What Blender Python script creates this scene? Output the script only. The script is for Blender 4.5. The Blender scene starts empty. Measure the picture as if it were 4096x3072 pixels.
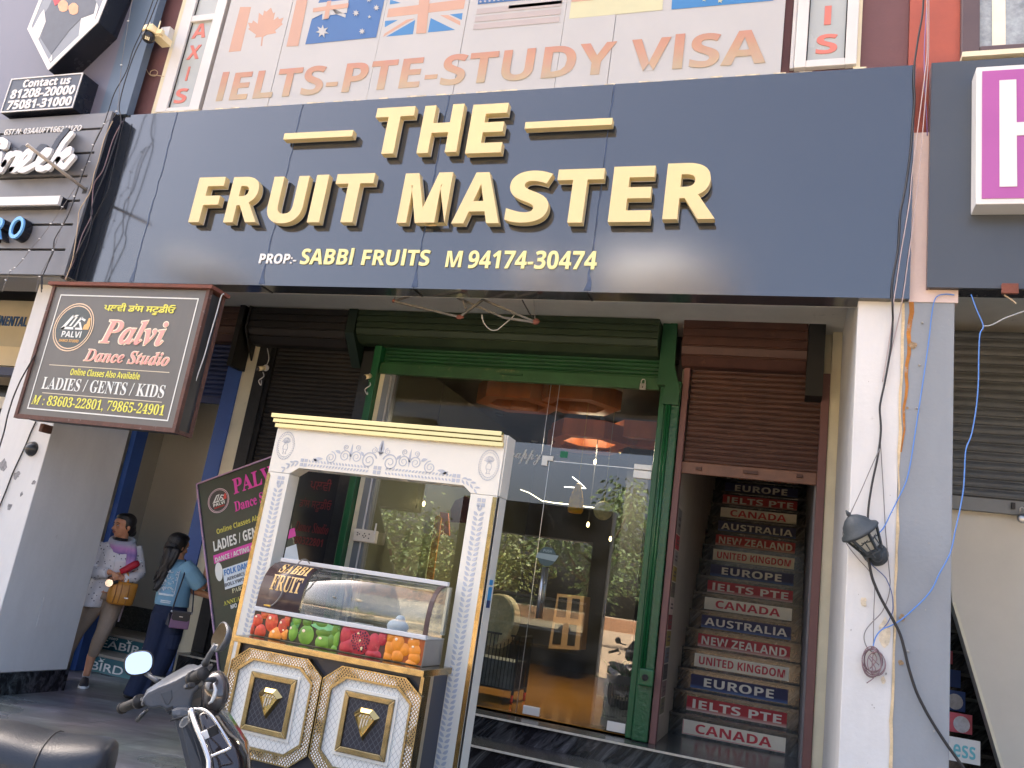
import bpy, bmesh, math, random
from math import sin, cos, pi, radians
from mathutils import Vector, Matrix, noise
random.seed(7)
SC = bpy.context.scene
COL = SC.collection

# ------------------------------------------------------------------ camera
CAM_F = 821.45                                   # focal length in pixels of a 1024 px wide frame
CAM_POS = Vector((0.0, 0.0, 1.42))
def _cam_axes(pitch, roll, yaw):
    rz = Matrix.Rotation(radians(yaw), 3, 'Z'); rx = Matrix.Rotation(radians(pitch), 3, 'X'); ry = Matrix.Rotation(radians(roll), 3, 'Y')
    m = rz @ rx @ ry
    return m.col[0].copy(), m.col[1].copy(), m.col[2].copy()
CR, CF, CU = _cam_axes(14.0835, -8.4529, 19.7549)
cam_data = bpy.data.cameras.new('camera'); cam = bpy.data.objects.new('camera', cam_data); COL.objects.link(cam)
rot = Matrix((CR, CU, -CF)).transposed()
cam.matrix_world = Matrix.Translation(CAM_POS) @ rot.to_4x4()
cam_data.sensor_width = 36; cam_data.lens = CAM_F / 1024 * 36; cam_data.clip_start = 0.05; cam_data.clip_end = 600
SC.camera = cam

# ------------------------------------------------------------------ sky, sun, exposure
SUN_EL, SUN_AZ = 50.0, -62.0                     # sun stands behind the building, to the left (azimuth from +Y towards +X)
world = bpy.data.worlds.new('World'); SC.world = world; world.use_nodes = True
wn = world.node_tree; bg = wn.nodes['Background']
sky = wn.nodes.new('ShaderNodeTexSky'); sky.sky_type = 'NISHITA'; sky.sun_disc = False
sky.sun_elevation = radians(SUN_EL); sky.sun_rotation = radians(SUN_AZ)
sky.air_density = .7; sky.dust_density = 10.0; sky.ozone_density = .0; sky.altitude = 200
wn.links.new(sky.outputs[0], bg.inputs[0]); bg.inputs[1].default_value = 0.15
sun_d = bpy.data.lights.new('sun', 'SUN'); sun_d.energy = 5.0; sun_d.angle = radians(0.5); sun_d.color = (1, .95, .87)
sun = bpy.data.objects.new('sun', sun_d); COL.objects.link(sun)
sd = Vector((sin(radians(SUN_AZ)) * cos(radians(SUN_EL)), cos(radians(SUN_AZ)) * cos(radians(SUN_EL)), sin(radians(SUN_EL))))
sun.rotation_euler = sd.to_track_quat('Z', 'Y').to_euler(); sun.location = sd * 60
vs = SC.view_settings; vs.view_transform = 'Standard'; vs.look = 'None'; vs.gamma = 1; vs.exposure = 2.5
SC.cycles.max_bounces = 8; SC.cycles.transparent_max_bounces = 16; SC.cycles.caustics_reflective = False; SC.cycles.caustics_refractive = False
SC.cycles.sample_clamp_indirect = 6

# ------------------------------------------------------------------ measuring: photograph position -> ray -> point on a real plane
def frame(ox, oy, s): return lambda x, y: ((ox + x * s) / 4, (oy + y * s) / 4)
def K(r, c, x, y): return (c * 256 + x * .115732, r * 192 + y * .115732)
G1 = frame(700, 380, .5425); G2 = frame(1750, 380, .5425); G3 = frame(0, 0, .36166); G4 = frame(0, 480, .40984)
G5 = frame(1060, 1740, .45208); G6 = frame(850, 2300, .46533); G7 = frame(2560, 1840, .36166); G8 = frame(2560, 2440, .38095)
G9 = frame(1850, 1450, .36166); G10 = frame(1850, 2000, .36166); G11 = frame(260, 2020, .24111); G12 = frame(240, 2380, .24111)
G13 = frame(560, 2100, .24111); G14 = frame(520, 2460, .24111); G15 = frame(780, 1800, .48193); G16 = frame(1000, 2200, .24111)
G17 = frame(0, 1100, .42179); G18 = frame(850, 1240, .31646)
def ray(p): return CR * ((p[0] - 512) / CAM_F) + CF - CU * ((p[1] - 384) / CAM_F)
def at(p, X=None, Y=None, Z=None, d=None):
    r = ray(p)
    if X is not None: t = (X - CAM_POS.x) / r.x
    elif Y is not None: t = (Y - CAM_POS.y) / r.y
    elif Z is not None: t = (Z - CAM_POS.z) / r.z
    else: t = d / r.length
    return CAM_POS + r * t
def onplane(p, p0, n):
    r = ray(p); t = (p0 - CAM_POS).dot(n) / r.dot(n); return CAM_POS + r * t

# ------------------------------------------------------------------ materials
def S(r, g, b):
    f = lambda c: (c / 255 / 12.92) if c <= 10 else ((c / 255 + .055) / 1.055) ** 2.4
    return (f(r), f(g), f(b))
MATS = {}
def mat(name, col, rough=.6, metal=0, var=.12, vscale=2.5, bump=0, bscale=60, dirt=None, spec=.5, coat=0, streak=0, emit=None, estr=0, trans=0):
    if name in MATS: return MATS[name]
    m = bpy.data.materials.new(name); m.use_nodes = True; nt = m.node_tree; N = nt.nodes; L = nt.links
    b = N['Principled BSDF']; b.inputs['Roughness'].default_value = rough; b.inputs['Metallic'].default_value = metal
    b.inputs['Specular IOR Level'].default_value = spec; b.inputs['Coat Weight'].default_value = coat; b.inputs['Coat Roughness'].default_value = .06
    tc = N.new('ShaderNodeTexCoord')
    c = (*col, 1)
    src = None
    if var:
        mp = N.new('ShaderNodeMapping'); L.new(tc.outputs['Object'], mp.inputs['Vector'])
        if streak: mp.inputs['Scale'].default_value = (1, 1, 1 / (1 + streak))
        nz = N.new('ShaderNodeTexNoise'); nz.inputs['Scale'].default_value = vscale * (1 + streak * .5); nz.inputs['Detail'].default_value = 7; nz.inputs['Roughness'].default_value = .65
        L.new(mp.outputs[0], nz.inputs['Vector'])
        rp = N.new('ShaderNodeValToRGB'); rp.color_ramp.elements[0].position = .3; rp.color_ramp.elements[1].position = .72
        rp.color_ramp.elements[0].color = tuple(max(0, x * (1 - var)) for x in col) + (1,)
        rp.color_ramp.elements[1].color = tuple(min(1, x * (1 + var)) for x in col) + (1,)
        L.new(nz.outputs['Fac'], rp.inputs['Fac']); src = rp.outputs['Color']
        rr = N.new('ShaderNodeMapRange'); rr.inputs['To Min'].default_value = max(.02, rough * .8); rr.inputs['To Max'].default_value = min(1, rough * 1.2 + .02)
        L.new(nz.outputs['Fac'], rr.inputs['Value']); L.new(rr.outputs[0], b.inputs['Roughness'])
    if dirt:                                            # (colour, amount 0..1, scale)
        n2 = N.new('ShaderNodeTexNoise'); n2.inputs['Scale'].default_value = dirt[2]; n2.inputs['Detail'].default_value = 9; n2.inputs['Roughness'].default_value = .75
        L.new(tc.outputs['Object'], n2.inputs['Vector'])
        r2 = N.new('ShaderNodeValToRGB'); r2.color_ramp.elements[0].position = .68 - .28 * dirt[1]; r2.color_ramp.elements[1].position = min(.98, .80 - .2 * dirt[1])
        L.new(n2.outputs['Fac'], r2.inputs['Fac'])
        mx = N.new('ShaderNodeMix'); mx.data_type = 'RGBA'; mx.inputs['B'].default_value = (*dirt[0], 1)
        L.new(r2.outputs['Color'], mx.inputs['Factor'])
        if src: L.new(src, mx.inputs['A'])
        else: mx.inputs['A'].default_value = c
        src = mx.outputs['Result']
    if src: L.new(src, b.inputs['Base Color'])
    else: b.inputs['Base Color'].default_value = c
    if bump:
        n3 = N.new('ShaderNodeTexNoise'); n3.inputs['Scale'].default_value = bscale; n3.inputs['Detail'].default_value = 5
        L.new(tc.outputs['Object'], n3.inputs['Vector'])
        bp = N.new('ShaderNodeBump'); bp.inputs['Strength'].default_value = bump; bp.inputs['Distance'].default_value = .01
        L.new(n3.outputs['Fac'], bp.inputs['Height']); L.new(bp.outputs[0], b.inputs['Normal'])
    if emit:
        b.inputs['Emission Color'].default_value = (*emit, 1); b.inputs['Emission Strength'].default_value = estr
    MATS[name] = m; return m
def ramp_mat(name, axis, stops, rough=.6, spec=.4):
    """printed colour that runs along one axis (a printed gradient on a sign); stops are (coordinate, colour)"""
    m = bpy.data.materials.new(name); m.use_nodes = True; nt = m.node_tree; N = nt.nodes; L = nt.links; b = N['Principled BSDF']
    b.inputs['Roughness'].default_value = rough; b.inputs['Specular IOR Level'].default_value = spec
    tc = N.new('ShaderNodeTexCoord'); sp = N.new('ShaderNodeSeparateXYZ'); L.new(tc.outputs['Object'], sp.inputs[0])
    lo, hi = stops[0][0], stops[-1][0]
    mr = N.new('ShaderNodeMapRange'); mr.inputs['From Min'].default_value = lo; mr.inputs['From Max'].default_value = hi; L.new(sp.outputs[axis], mr.inputs['Value'])
    rp = N.new('ShaderNodeValToRGB'); e = rp.color_ramp.elements
    e[0].color = (*stops[0][1], 1); e[1].color = (*stops[-1][1], 1)
    for z, c in stops[1:-1]:
        q = e.new((z - lo) / (hi - lo)); q.color = (*c, 1)
    nz = N.new('ShaderNodeTexNoise'); nz.inputs['Scale'].default_value = 9; nz.inputs['Detail'].default_value = 6; L.new(tc.outputs['Object'], nz.inputs['Vector'])
    mx = N.new('ShaderNodeMix'); mx.data_type = 'RGBA'; mx.blend_type = 'MULTIPLY'; mx.inputs['Factor'].default_value = .22
    L.new(mr.outputs[0], rp.inputs['Fac']); L.new(rp.outputs['Color'], mx.inputs['A']); L.new(nz.outputs['Color'], mx.inputs['B']); L.new(mx.outputs['Result'], b.inputs['Base Color'])
    return m
def marble(name, base, vein, scale, rough, stretch=(1, .25, 1), rot=(0, 0, .5), amt=.56, tile=None):
    m = bpy.data.materials.new(name); m.use_nodes = True; nt = m.node_tree; N = nt.nodes; L = nt.links; b = N['Principled BSDF']
    tc = N.new('ShaderNodeTexCoord'); mp = N.new('ShaderNodeMapping'); L.new(tc.outputs['Object'], mp.inputs['Vector'])
    mp.vector_type = 'TEXTURE'; mp.inputs['Scale'].default_value = tuple(1 / q for q in stretch); mp.inputs['Rotation'].default_value = rot
    n = N.new('ShaderNodeTexNoise'); n.inputs['Scale'].default_value = scale; n.inputs['Detail'].default_value = 10; n.inputs['Roughness'].default_value = .7; n.inputs['Distortion'].default_value = .8
    L.new(mp.outputs[0], n.inputs['Vector'])
    rp = N.new('ShaderNodeValToRGB'); e = rp.color_ramp.elements; e[0].position = amt - .14; e[0].color = (*base, 1); e[1].position = amt + .16; e[1].color = (*vein, 1)
    q = e.new(amt); q.color = tuple(.75 * p + .25 * v for p, v in zip(base, vein)) + (1,)
    L.new(n.outputs['Fac'], rp.inputs['Fac'])
    n2 = N.new('ShaderNodeTexNoise'); n2.inputs['Scale'].default_value = 1.1; n2.inputs['Detail'].default_value = 3; L.new(tc.outputs['Object'], n2.inputs['Vector'])
    mx = N.new('ShaderNodeMix'); mx.data_type = 'RGBA'; mx.blend_type = 'MULTIPLY'; mx.inputs['Factor'].default_value = .5
    L.new(rp.outputs['Color'], mx.inputs['A']); L.new(n2.outputs['Color'], mx.inputs['B'])
    out = mx.outputs['Result']
    if tile:
        br = N.new('ShaderNodeTexBrick'); br.offset = 0; br.inputs['Scale'].default_value = 1; br.inputs['Mortar Size'].default_value = .003; br.inputs['Brick Width'].default_value = tile; br.inputs['Row Height'].default_value = tile
        br.inputs['Color1'].default_value = (1, 1, 1, 1); br.inputs['Color2'].default_value = (.82, .82, .82, 1); br.inputs['Mortar'].default_value = (.25, .25, .24, 1); L.new(tc.outputs['Object'], br.inputs['Vector'])
        m2 = N.new('ShaderNodeMix'); m2.data_type = 'RGBA'; m2.blend_type = 'MULTIPLY'; m2.inputs['Factor'].default_value = 1; L.new(out, m2.inputs['A']); L.new(br.outputs['Color'], m2.inputs['B']); out = m2.outputs['Result']
    L.new(out, b.inputs['Base Color'])
    mr = N.new('ShaderNodeMapRange'); mr.inputs['To Min'].default_value = rough * .6; mr.inputs['To Max'].default_value = rough * 1.5; L.new(n2.outputs['Fac'], mr.inputs['Value']); L.new(mr.outputs[0], b.inputs['Roughness'])
    MATS[name] = m; return m
def glass(name, tint=(.9, .93, .92), ior=1.5, rough=0.0, dust=0.0):
    m = bpy.data.materials.new(name); m.use_nodes = True; nt = m.node_tree; N = nt.nodes; L = nt.links
    N.remove(N['Principled BSDF']); out = N['Material Output']
    tr = N.new('ShaderNodeBsdfTransparent'); tr.inputs[0].default_value = (*tint, 1)
    gl = N.new('ShaderNodeBsdfGlossy'); gl.inputs['Roughness'].default_value = rough; gl.inputs[0].default_value = (1, 1, 1, 1)
    fr = N.new('ShaderNodeFresnel'); fr.inputs[0].default_value = ior
    ge = N.new('ShaderNodeNewGeometry'); iv = N.new('ShaderNodeMath'); iv.operation = 'SUBTRACT'; iv.inputs[0].default_value = 1; L.new(ge.outputs['Backfacing'], iv.inputs[1])
    mu = N.new('ShaderNodeMath'); mu.operation = 'MULTIPLY'; L.new(fr.outputs[0], mu.inputs[0]); L.new(iv.outputs[0], mu.inputs[1])
    mx = N.new('ShaderNodeMixShader'); L.new(mu.outputs[0], mx.inputs[0]); L.new(tr.outputs[0], mx.inputs[1]); L.new(gl.outputs[0], mx.inputs[2])
    last = mx
    if dust:
        df = N.new('ShaderNodeBsdfDiffuse'); df.inputs[0].default_value = (.6, .6, .57, 1)
        tc = N.new('ShaderNodeTexCoord'); nz = N.new('ShaderNodeTexNoise'); nz.inputs['Scale'].default_value = 4; nz.inputs['Detail'].default_value = 8; L.new(tc.outputs['Object'], nz.inputs['Vector'])
        mr = N.new('ShaderNodeMapRange'); mr.inputs['From Min'].default_value = .35; mr.inputs['From Max'].default_value = .8; mr.inputs['To Max'].default_value = dust; L.new(nz.outputs['Fac'], mr.inputs['Value'])
        m2 = N.new('ShaderNodeMixShader'); L.new(mr.outputs[0], m2.inputs[0]); L.new(mx.outputs[0], m2.inputs[1]); L.new(df.outputs[0], m2.inputs[2]); last = m2
    L.new(last.outputs[0], out.inputs[0]); MATS[name] = m; return m

# ------------------------------------------------------------------ mesh building
class MB:
    def __init__(s): s.v = []; s.f = []
    def add(s, vs, fs):
        o = len(s.v); s.v += [tuple(v) for v in vs]; s.f += [tuple(i + o for i in f) for f in fs]; return s
    def box(s, x0, x1, y0, y1, z0, z1):
        return s.add([(x0, y0, z0), (x1, y0, z0), (x1, y1, z0), (x0, y1, z0), (x0, y0, z1), (x1, y0, z1), (x1, y1, z1), (x0, y1, z1)],
                     [(0, 3, 2, 1), (4, 5, 6, 7), (0, 1, 5, 4), (1, 2, 6, 5), (2, 3, 7, 6), (3, 0, 4, 7)])
    def prism(s, poly, off):
        """polygon (front outline) pushed along off to give it thickness"""
        poly = [Vector(p) for p in poly]; off = Vector(off); n = len(poly)
        fs = [tuple(range(n)), tuple(range(2 * n - 1, n - 1, -1))] + [(i, i + n, (i + 1) % n + n, (i + 1) % n) for i in range(n)]
        return s.add(poly + [p + off for p in poly], fs)
    def quad(s, a, b, c, d): return s.add([a, b, c, d], [(0, 1, 2, 3)])
    def tube(s, pts, r, n=8, closed=False, caps=True):
        pts = [Vector(p) for p in pts]; m = len(pts)
        if isinstance(r, (int, float)): r = [r] * m
        rings = []; prev = None
        for i, p in enumerate(pts):
            if closed: t = (pts[(i + 1) % m] - pts[i - 1])
            else: t = pts[min(i + 1, m - 1)] - pts[max(i - 1, 0)]
            t = t.normalized() if t.length > 1e-9 else Vector((0, 0, 1))
            if prev is None:
                a = Vector((0, 0, 1)) if abs(t.z) < .9 else Vector((1, 0, 0)); u = t.cross(a).normalized()
            else: u = (prev - t * prev.dot(t)).normalized()
            prev = u; w = t.cross(u)
            rr = r[i] if isinstance(r[i], (tuple, list)) else (r[i], r[i])
            rings.append([p + u * (cos(2 * pi * k / n) * rr[0]) + w * (sin(2 * pi * k / n) * rr[1]) for k in range(n)])
        vs = [q for rg in rings for q in rg]; fs = []
        for i in range(m if closed else m - 1):
            j = (i + 1) % m
            for k in range(n): fs.append((i * n + k, i * n + (k + 1) % n, j * n + (k + 1) % n, j * n + k))
        if caps and not closed: fs += [tuple(range(n - 1, -1, -1)), tuple((m - 1) * n + k for k in range(n))]
        return s.add(vs, fs)
    def bar(s, a, b, w, h, up=(0, 0, 1)):
        a = Vector(a); b = Vector(b); t = (b - a).normalized(); u = Vector(up); u = (u - t * u.dot(t)).normalized(); x = t.cross(u)
        c = [x * (sx * w / 2) + u * (sz * h / 2) for sx, sz in ((-1, -1), (1, -1), (1, 1), (-1, 1))]
        return s.add([a + q for q in c] + [b + q for q in c], [(3, 2, 1, 0), (4, 5, 6, 7), (0, 1, 5, 4), (1, 2, 6, 5), (2, 3, 7, 6), (3, 0, 4, 7)])
    def lathe(s, prof, org, ax=(0, 0, 1), n=20):
        """prof: list of (radius, height along axis)"""
        ax = Vector(ax).normalized(); a = Vector((1, 0, 0)) if abs(ax.x) < .9 else Vector((0, 1, 0)); u = ax.cross(a).normalized(); w = ax.cross(u); org = Vector(org)
        vs = []; m = len(prof)
        for r, h in prof: vs += [org + ax * h + u * (cos(2 * pi * k / n) * r) + w * (sin(2 * pi * k / n) * r) for k in range(n)]
        fs = [(i * n + k, i * n + (k + 1) % n, (i + 1) * n + (k + 1) % n, (i + 1) * n + k) for i in range(m - 1) for k in range(n)]
        fs += [tuple(range(n - 1, -1, -1)), tuple((m - 1) * n + k for k in range(n))]
        return s.add(vs, fs)
    def ball(s, c, r, nu=16, nv=10, R=None):
        c = Vector(c); r = r if isinstance(r, (tuple, list)) else (r, r, r)
        vs = []; 
        for j in range(nv + 1):
            th = pi * j / nv
            for i in range(nu):
                ph = 2 * pi * i / nu; q = Vector((r[0] * sin(th) * cos(ph), r[1] * sin(th) * sin(ph), r[2] * cos(th)))
                vs.append(c + (R @ q if R else q))
        fs = [(j * nu + i, (j + 1) * nu + i, (j + 1) * nu + (i + 1) % nu, j * nu + (i + 1) % nu) for j in range(nv) for i in range(nu)]
        return s.add(vs, fs)
    def loft(s, rings, caps=True):
        n = len(rings[0]); vs = [q for rg in rings for q in rg]
        fs = [(i * n + k, i * n + (k + 1) % n, (i + 1) * n + (k + 1) % n, (i + 1) * n + k) for i in range(len(rings) - 1) for k in range(n)]
        if caps: fs += [tuple(range(n - 1, -1, -1)), tuple((len(rings) - 1) * n + k for k in range(n))]
        return s.add(vs, fs)
    def build(s, name, m, parent=None, smooth=False, bevel=0, sub=0, label=None):
        me = bpy.data.meshes.new(name); me.from_pydata(s.v, [], s.f); me.validate()
        bm = bmesh.new(); bm.from_mesh(me); bmesh.ops.recalc_face_normals(bm, faces=bm.faces); bm.to_mesh(me); bm.free()
        me.materials.append(m)
        o = bpy.data.objects.new(name, me); COL.objects.link(o)
        if parent is not None:
            o.parent = parent; o.location = -wloc(parent)
        if smooth:
            for p in me.polygons: p.use_smooth = True
        if bevel:
            bv = o.modifiers.new('bevel', 'BEVEL'); bv.width = bevel; bv.segments = 2; bv.limit_method = 'ANGLE'; bv.angle_limit = radians(40)
        if sub:
            sb = o.modifiers.new('sub', 'SUBSURF'); sb.levels = sub; sb.render_levels = sub
        if label: o['label'] = label
        return o
def wloc(o):
    p = Vector(o.location)
    while o.parent is not None: o = o.parent; p += Vector(o.location)
    return p
def thing(name, label, cat, loc=(0, 0, 0), group=None):
    o = bpy.data.objects.new(name, None); COL.objects.link(o); o.location = loc; o.empty_display_size = .1
    o['label'] = label; o['category'] = cat
    if group: o['group'] = group
    return o
def tag(o, label, cat, group=None):
    o['label'] = label; o['category'] = cat
    if group: o['group'] = group
    return o
def struct(name, mb, m, **k):
    o = mb.build(name, m, **k); o['kind'] = 'structure'; return o

# ------------------------------------------------------------------ lettering
def _mp(s, U, L, D):
    o = ''
    for ch in s:
        if 'A' <= ch <= 'Z': o += chr(U + ord(ch) - 65)
        elif 'a' <= ch <= 'z': o += chr(L + ord(ch) - 97)
        elif '0' <= ch <= '9' and D: o += chr(D + ord(ch) - 48)
        else: o += ch
    return o
def bold(s): return _mp(s.replace('I', 'l'), 0x1D5D4, 0x1D5EE, 0x1D7EC)
def boldi(s): return _mp(s.replace('I', 'l'), 0x1D63C, 0x1D656, 0x1D7EC)
def serif(s): return _mp(s, 0x1D400, 0x1D41A, 0x1D7CE)
def serifi(s): return _mp(s, 0x1D468, 0x1D482, 0x1D7CE)
_TXT = {}
def text_geo(body, ofs=0, res=3):
    k = (body, ofs, res)
    if k in _TXT: return _TXT[k]
    cu = bpy.data.curves.new('t', 'FONT'); cu.body = body; cu.size = 1; cu.offset = ofs; cu.extrude = .5; cu.resolution_u = res; cu.fill_mode = 'BOTH'
    ob = bpy.data.objects.new('t', cu); COL.objects.link(ob)
    dg = bpy.context.evaluated_depsgraph_get(); me = bpy.data.meshes.new_from_object(ob.evaluated_get(dg))
    vs = [tuple(v.co) for v in me.vertices]; fs = [tuple(p.vertices) for p in me.polygons]
    bpy.data.objects.remove(ob); bpy.data.curves.remove(cu); bpy.data.meshes.remove(me)
    x0 = min(v[0] for v in vs); x1 = max(v[0] for v in vs); y0 = min(v[1] for v in vs); y1 = max(v[1] for v in vs)
    vs = [((v[0] - x0) / (x1 - x0), (v[1] - y0) / (y1 - y0), v[2]) for v in vs]
    _TXT[k] = (vs, fs, (x1 - x0) / (y1 - y0)); return _TXT[k]
def put_text(mb, body, bl, br, tl, n, ofs=0, res=3):
    """lettering whose bounding box has corners bl, br, tl; n is the thickness vector, towards the reader"""
    vs, fs, _ = text_geo(body, ofs, res); bl = Vector(bl); u = Vector(br) - bl; w = Vector(tl) - bl; n = Vector(n)
    return mb.add([bl + u * x + w * y + n * (z + .5) for x, y, z in vs], fs)
def text_xz(mb, body, x0, x1, z0, z1, y, th=.003, ofs=0, res=3):
    return put_text(mb, body, (x0, y, z0), (x1, y, z0), (x0, y, z1), (0, -th, 0), ofs, res)
def text_px(mb, body, L, R, T, B, Y, th=.003, ofs=0, res=3):
    """L, R, T, B: positions in the photograph of the left, right, top and bottom of the word, which stands on the plane y = Y"""
    return text_xz(mb, body, at(L, Y=Y).x, at(R, Y=Y).x, at(B, Y=Y).z, at(T, Y=Y).z, Y, th, ofs, res)
def poly_px(mb, pts, Y, th=.002): return mb.prism([at(p, Y=Y) for p in pts], (0, th, 0))
# ================================================================== ground, walkway, building
M_sand = mat('sandy_ground', S(168, 146, 118), .95, var=.25, vscale=.8, bump=.5, bscale=8)
M_asph = mat('asphalt', (.055, .055, .055), .9, var=.25, vscale=2, bump=.4, bscale=150)
M_floor = marble('dark_marble_floor', (.15, .155, .15), (.44, .46, .44), 6, .28, stretch=(.30, 1, 1), rot=(0, 0, .35), amt=.56, tile=.62)
M_gran = marble('black_granite', (.014, .015, .018), (.30, .31, .32), 14, .16, stretch=(1, 1, .16), rot=(0, .7, .0), amt=.6)
M_grand = marble('speckled_granite', (.09, .09, .08), (.34, .33, .30), 45, .3, stretch=(1, 1, 1), amt=.52)
M_edge = mat('pale_stone_edge', S(196, 190, 176), .5, var=.2, vscale=30)
M_white = mat('white_wall_paint', (.63, .635, .63), .7, var=.07, vscale=2.2, bump=.15, bscale=30, dirt=((.42, .42, .41), .12, 7), streak=2)
M_grey = mat('grey_wall_paint', S(136, 143, 150), .6, var=.08, vscale=2, bump=.12, bscale=40, dirt=((.75, .75, .74), .06, 16), streak=2)
M_cream = mat('cream_wall_paint', S(214, 209, 185), .7, var=.08, vscale=4, bump=.2, bscale=30, dirt=((.25, .24, .2), .1, 10))
M_beige = mat('beige_wall_paint', S(196, 193, 180), .65, var=.06, vscale=2, bump=.1, bscale=20, dirt=((.35, .33, .28), .05, 12))
M_maroon = mat('maroon_wall_paint', S(104, 74, 78), .75, var=.12, vscale=3, bump=.25, bscale=40, dirt=((.35, .28, .26), .1, 9))
M_orange = mat('orange_wall_paint', S(160, 86, 74), .75, var=.1, vscale=4, bump=.25, bscale=40, dirt=((.22, .07, .05), .14, 11))
M_pink = mat('pale_pink_paint', S(206, 188, 182), .75, var=.06, vscale=4, bump=.2, bscale=40)
M_soff = mat('soffit_plaster', S(214, 212, 204), .85, var=.1, vscale=2, bump=.2, bscale=12, dirt=((.16, .15, .14), .2, 3))
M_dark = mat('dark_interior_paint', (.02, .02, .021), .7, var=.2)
M_conc = mat('concrete', (.3, .29, .27), .9, var=.2, bump=.3)

struct('ground', MB().box(-120, 120, -120, 60, -.35, -.12), M_sand)
struct('road', MB().box(-120, 120, -4.5, .38, -.12, -.11), M_asph)
struct('walkway', MB().box(-16, 10, .4, 9.6, -.3, 0), M_floor)

YW = 7.25                                        # plane of the shutters
YF = 5.35                                        # face of the fascia
FX0, FX1, FZ0, FZ1 = -6.2, .64, 3.56, 5.27
bld = thing('shop_building', 'two storey shop building with maroon upper wall and shuttered arcade below', 'building', (-2.8, 7.25, 0))
b = MB()
b.box(-30, .60, 5.48, 5.75, 3.96, 12.5)
b.build('upper_wall', M_maroon, bld)
MB().box(.603, .925, 5.455, 5.75, 4.78, 12.5).build('column', M_orange, bld, label='orange painted upper column')
MB().box(.603, .92, 5.40, 5.75, 3.56, 4.777).build('column', M_pink, bld, label='pale pink lower stretch of the column')
MB().box(.93, 24, 5.48, 5.75, 3.9, 12.5).build('upper_wall', M_conc, bld, label='upper wall of the next bay')
MB().box(-30, 24, 5.75, 15, 12.3, 12.5).build('roof', M_conc, bld)
MB().box(-30, 24, 14.8, 15, 0, 12.3).build('back_wall', M_conc, bld)
MB().box(-30.2, -30, 5.5, 15, 0, 12.5).build('side_wall', M_conc, bld); MB().box(24, 24.2, 5.5, 15, 0, 12.5).build('side_wall', M_conc, bld)
MB().box(-30, 24, 5.76, 14.8, 4.02, 4.2).build('ceiling_slab', M_soff, bld)
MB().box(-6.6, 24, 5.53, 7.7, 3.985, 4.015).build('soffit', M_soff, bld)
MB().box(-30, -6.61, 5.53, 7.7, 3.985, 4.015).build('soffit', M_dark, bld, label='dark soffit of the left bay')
# strips of wall between the shutters
MB().box(-5.80, -5.53, 7.22, 7.45, 0, 4.0).build('wall_strip', M_cream, bld)
MB().box(.265, .35, 7.22, 7.45, 0, 4.0).build('wall_strip', M_cream, bld)
MB().box(.205, .263, 7.30, 7.5, .3, 4.0).build('wall_strip', M_cream, bld); MB().box(-.965, -.935, 7.3, 7.5, .3, 4.0).build('wall_strip', M_cream, bld)
MB().box(-8.2, -6.95, 7.24, 7.45, 0, 4.0).build('wall_strip', M_beige, bld)
# beam over the shutters, hidden behind the housings
MB().box(-9, .6, 7.5, 7.7, 3.55, 3.98).build('lintel', M_dark, bld)

# pillars
p = thing('pillar', 'white square pillar carrying the dance studio sign, black stone foot', 'pillar', (-6.4, 5.8, 0), 'pillars of the arcade')
MB().box(-6.72, -6.07, 5.41, 6.27, .18, 3.98).build('shaft', M_white, p, bevel=.006)
MB().box(-6.732, -6.055, 5.395, 6.285, -.05, .18).build('skirting', M_gran, p)
MB().box(-6.066, -6.062, 5.80, 6.02, .55, .80).build('cover_plate', M_white, p)
p = thing('pillar', 'tall pillar half white half grey at the right, rust stained and hung with wires', 'pillar', (.62, 6.3, 0), 'pillars of the arcade')
b = MB(); b.box(.342, .607, 5.41, 7.2, -.1, 3.98); b.build('shaft', M_white, p, bevel=.004, label='white painted half')
b = MB(); b.box(.609, .902, 5.407, 7.2, -.1, 3.98); b.build('shaft', M_grey, p, bevel=.004, label='grey painted half')
E_ = mat('rust_stain', S(172, 112, 44), .8, var=.4, vscale=14, dirt=((.36, .36, .36), .45, 18))
def strip_poly(mb, path, wl, y, th=.002):
    """a narrow ragged band on a wall: path of (x, z), half widths"""
    L_ = [(x - a, z) for (x, z), a in zip(path, wl)]; R_ = [(x + a, z) for (x, z), a in zip(path, wl)]
    return mb.prism([(x, y, z) for x, z in L_ + R_[::-1]], (0, th, 0))
r = MB(); rng = random.Random(3)
pts = [(.609 + rng.uniform(-.004, .006), 3.55 - i * .12) for i in range(28)]
strip_poly(r, pts, [.003 + rng.random() * .007 for _ in pts], 5.404)
r.build('stain', mat('yellowed_edge', S(206, 186, 150), .8, var=.25, vscale=16), p)
r = MB(); pts = [(.655 + .006 * sin(i * 1.7) - i * .0022, 3.56 - i * .07) for i in range(15)]
strip_poly(r, pts, [.014 - i * .0007 for i in range(15)], 5.4035); r.build('stain', E_, p)
r = MB()
for cx, cz, rad in ((.668, 3.27, .022), (.648, 1.60, .016), (.648, 1.35, .014), (.648, 2.86, .008)):
    r.prism([(cx + rad * (.7 + .6 * rng.random()) * cos(t), 5.4025, cz + rad * (.7 + .8 * rng.random()) * sin(t)) for t in [i * pi / 5 for i in range(10)]], (0, .004, 0))
r.build('chip', mat('chipped_plaster', S(150, 128, 100), .9, var=.5, vscale=40, bump=.6), p)
r = MB()
for cx, cz, w_, h_ in ((.56, 1.5, .035, .085), (.56, 1.24, .012, .022), (.44, 1.66, .018, .028)):
    r.prism([(cx + w_ * (.7 + .5 * rng.random()) * cos(t), 5.4055, cz + h_ * (.75 + .5 * rng.random()) * sin(t)) for t in [i * pi / 6 for i in range(12)]], (0, .004, 0))
r.build('chip', mat('bare_plaster', S(216, 204, 180), .9, var=.3, vscale=30, bump=.5), p)
r = MB()
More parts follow.
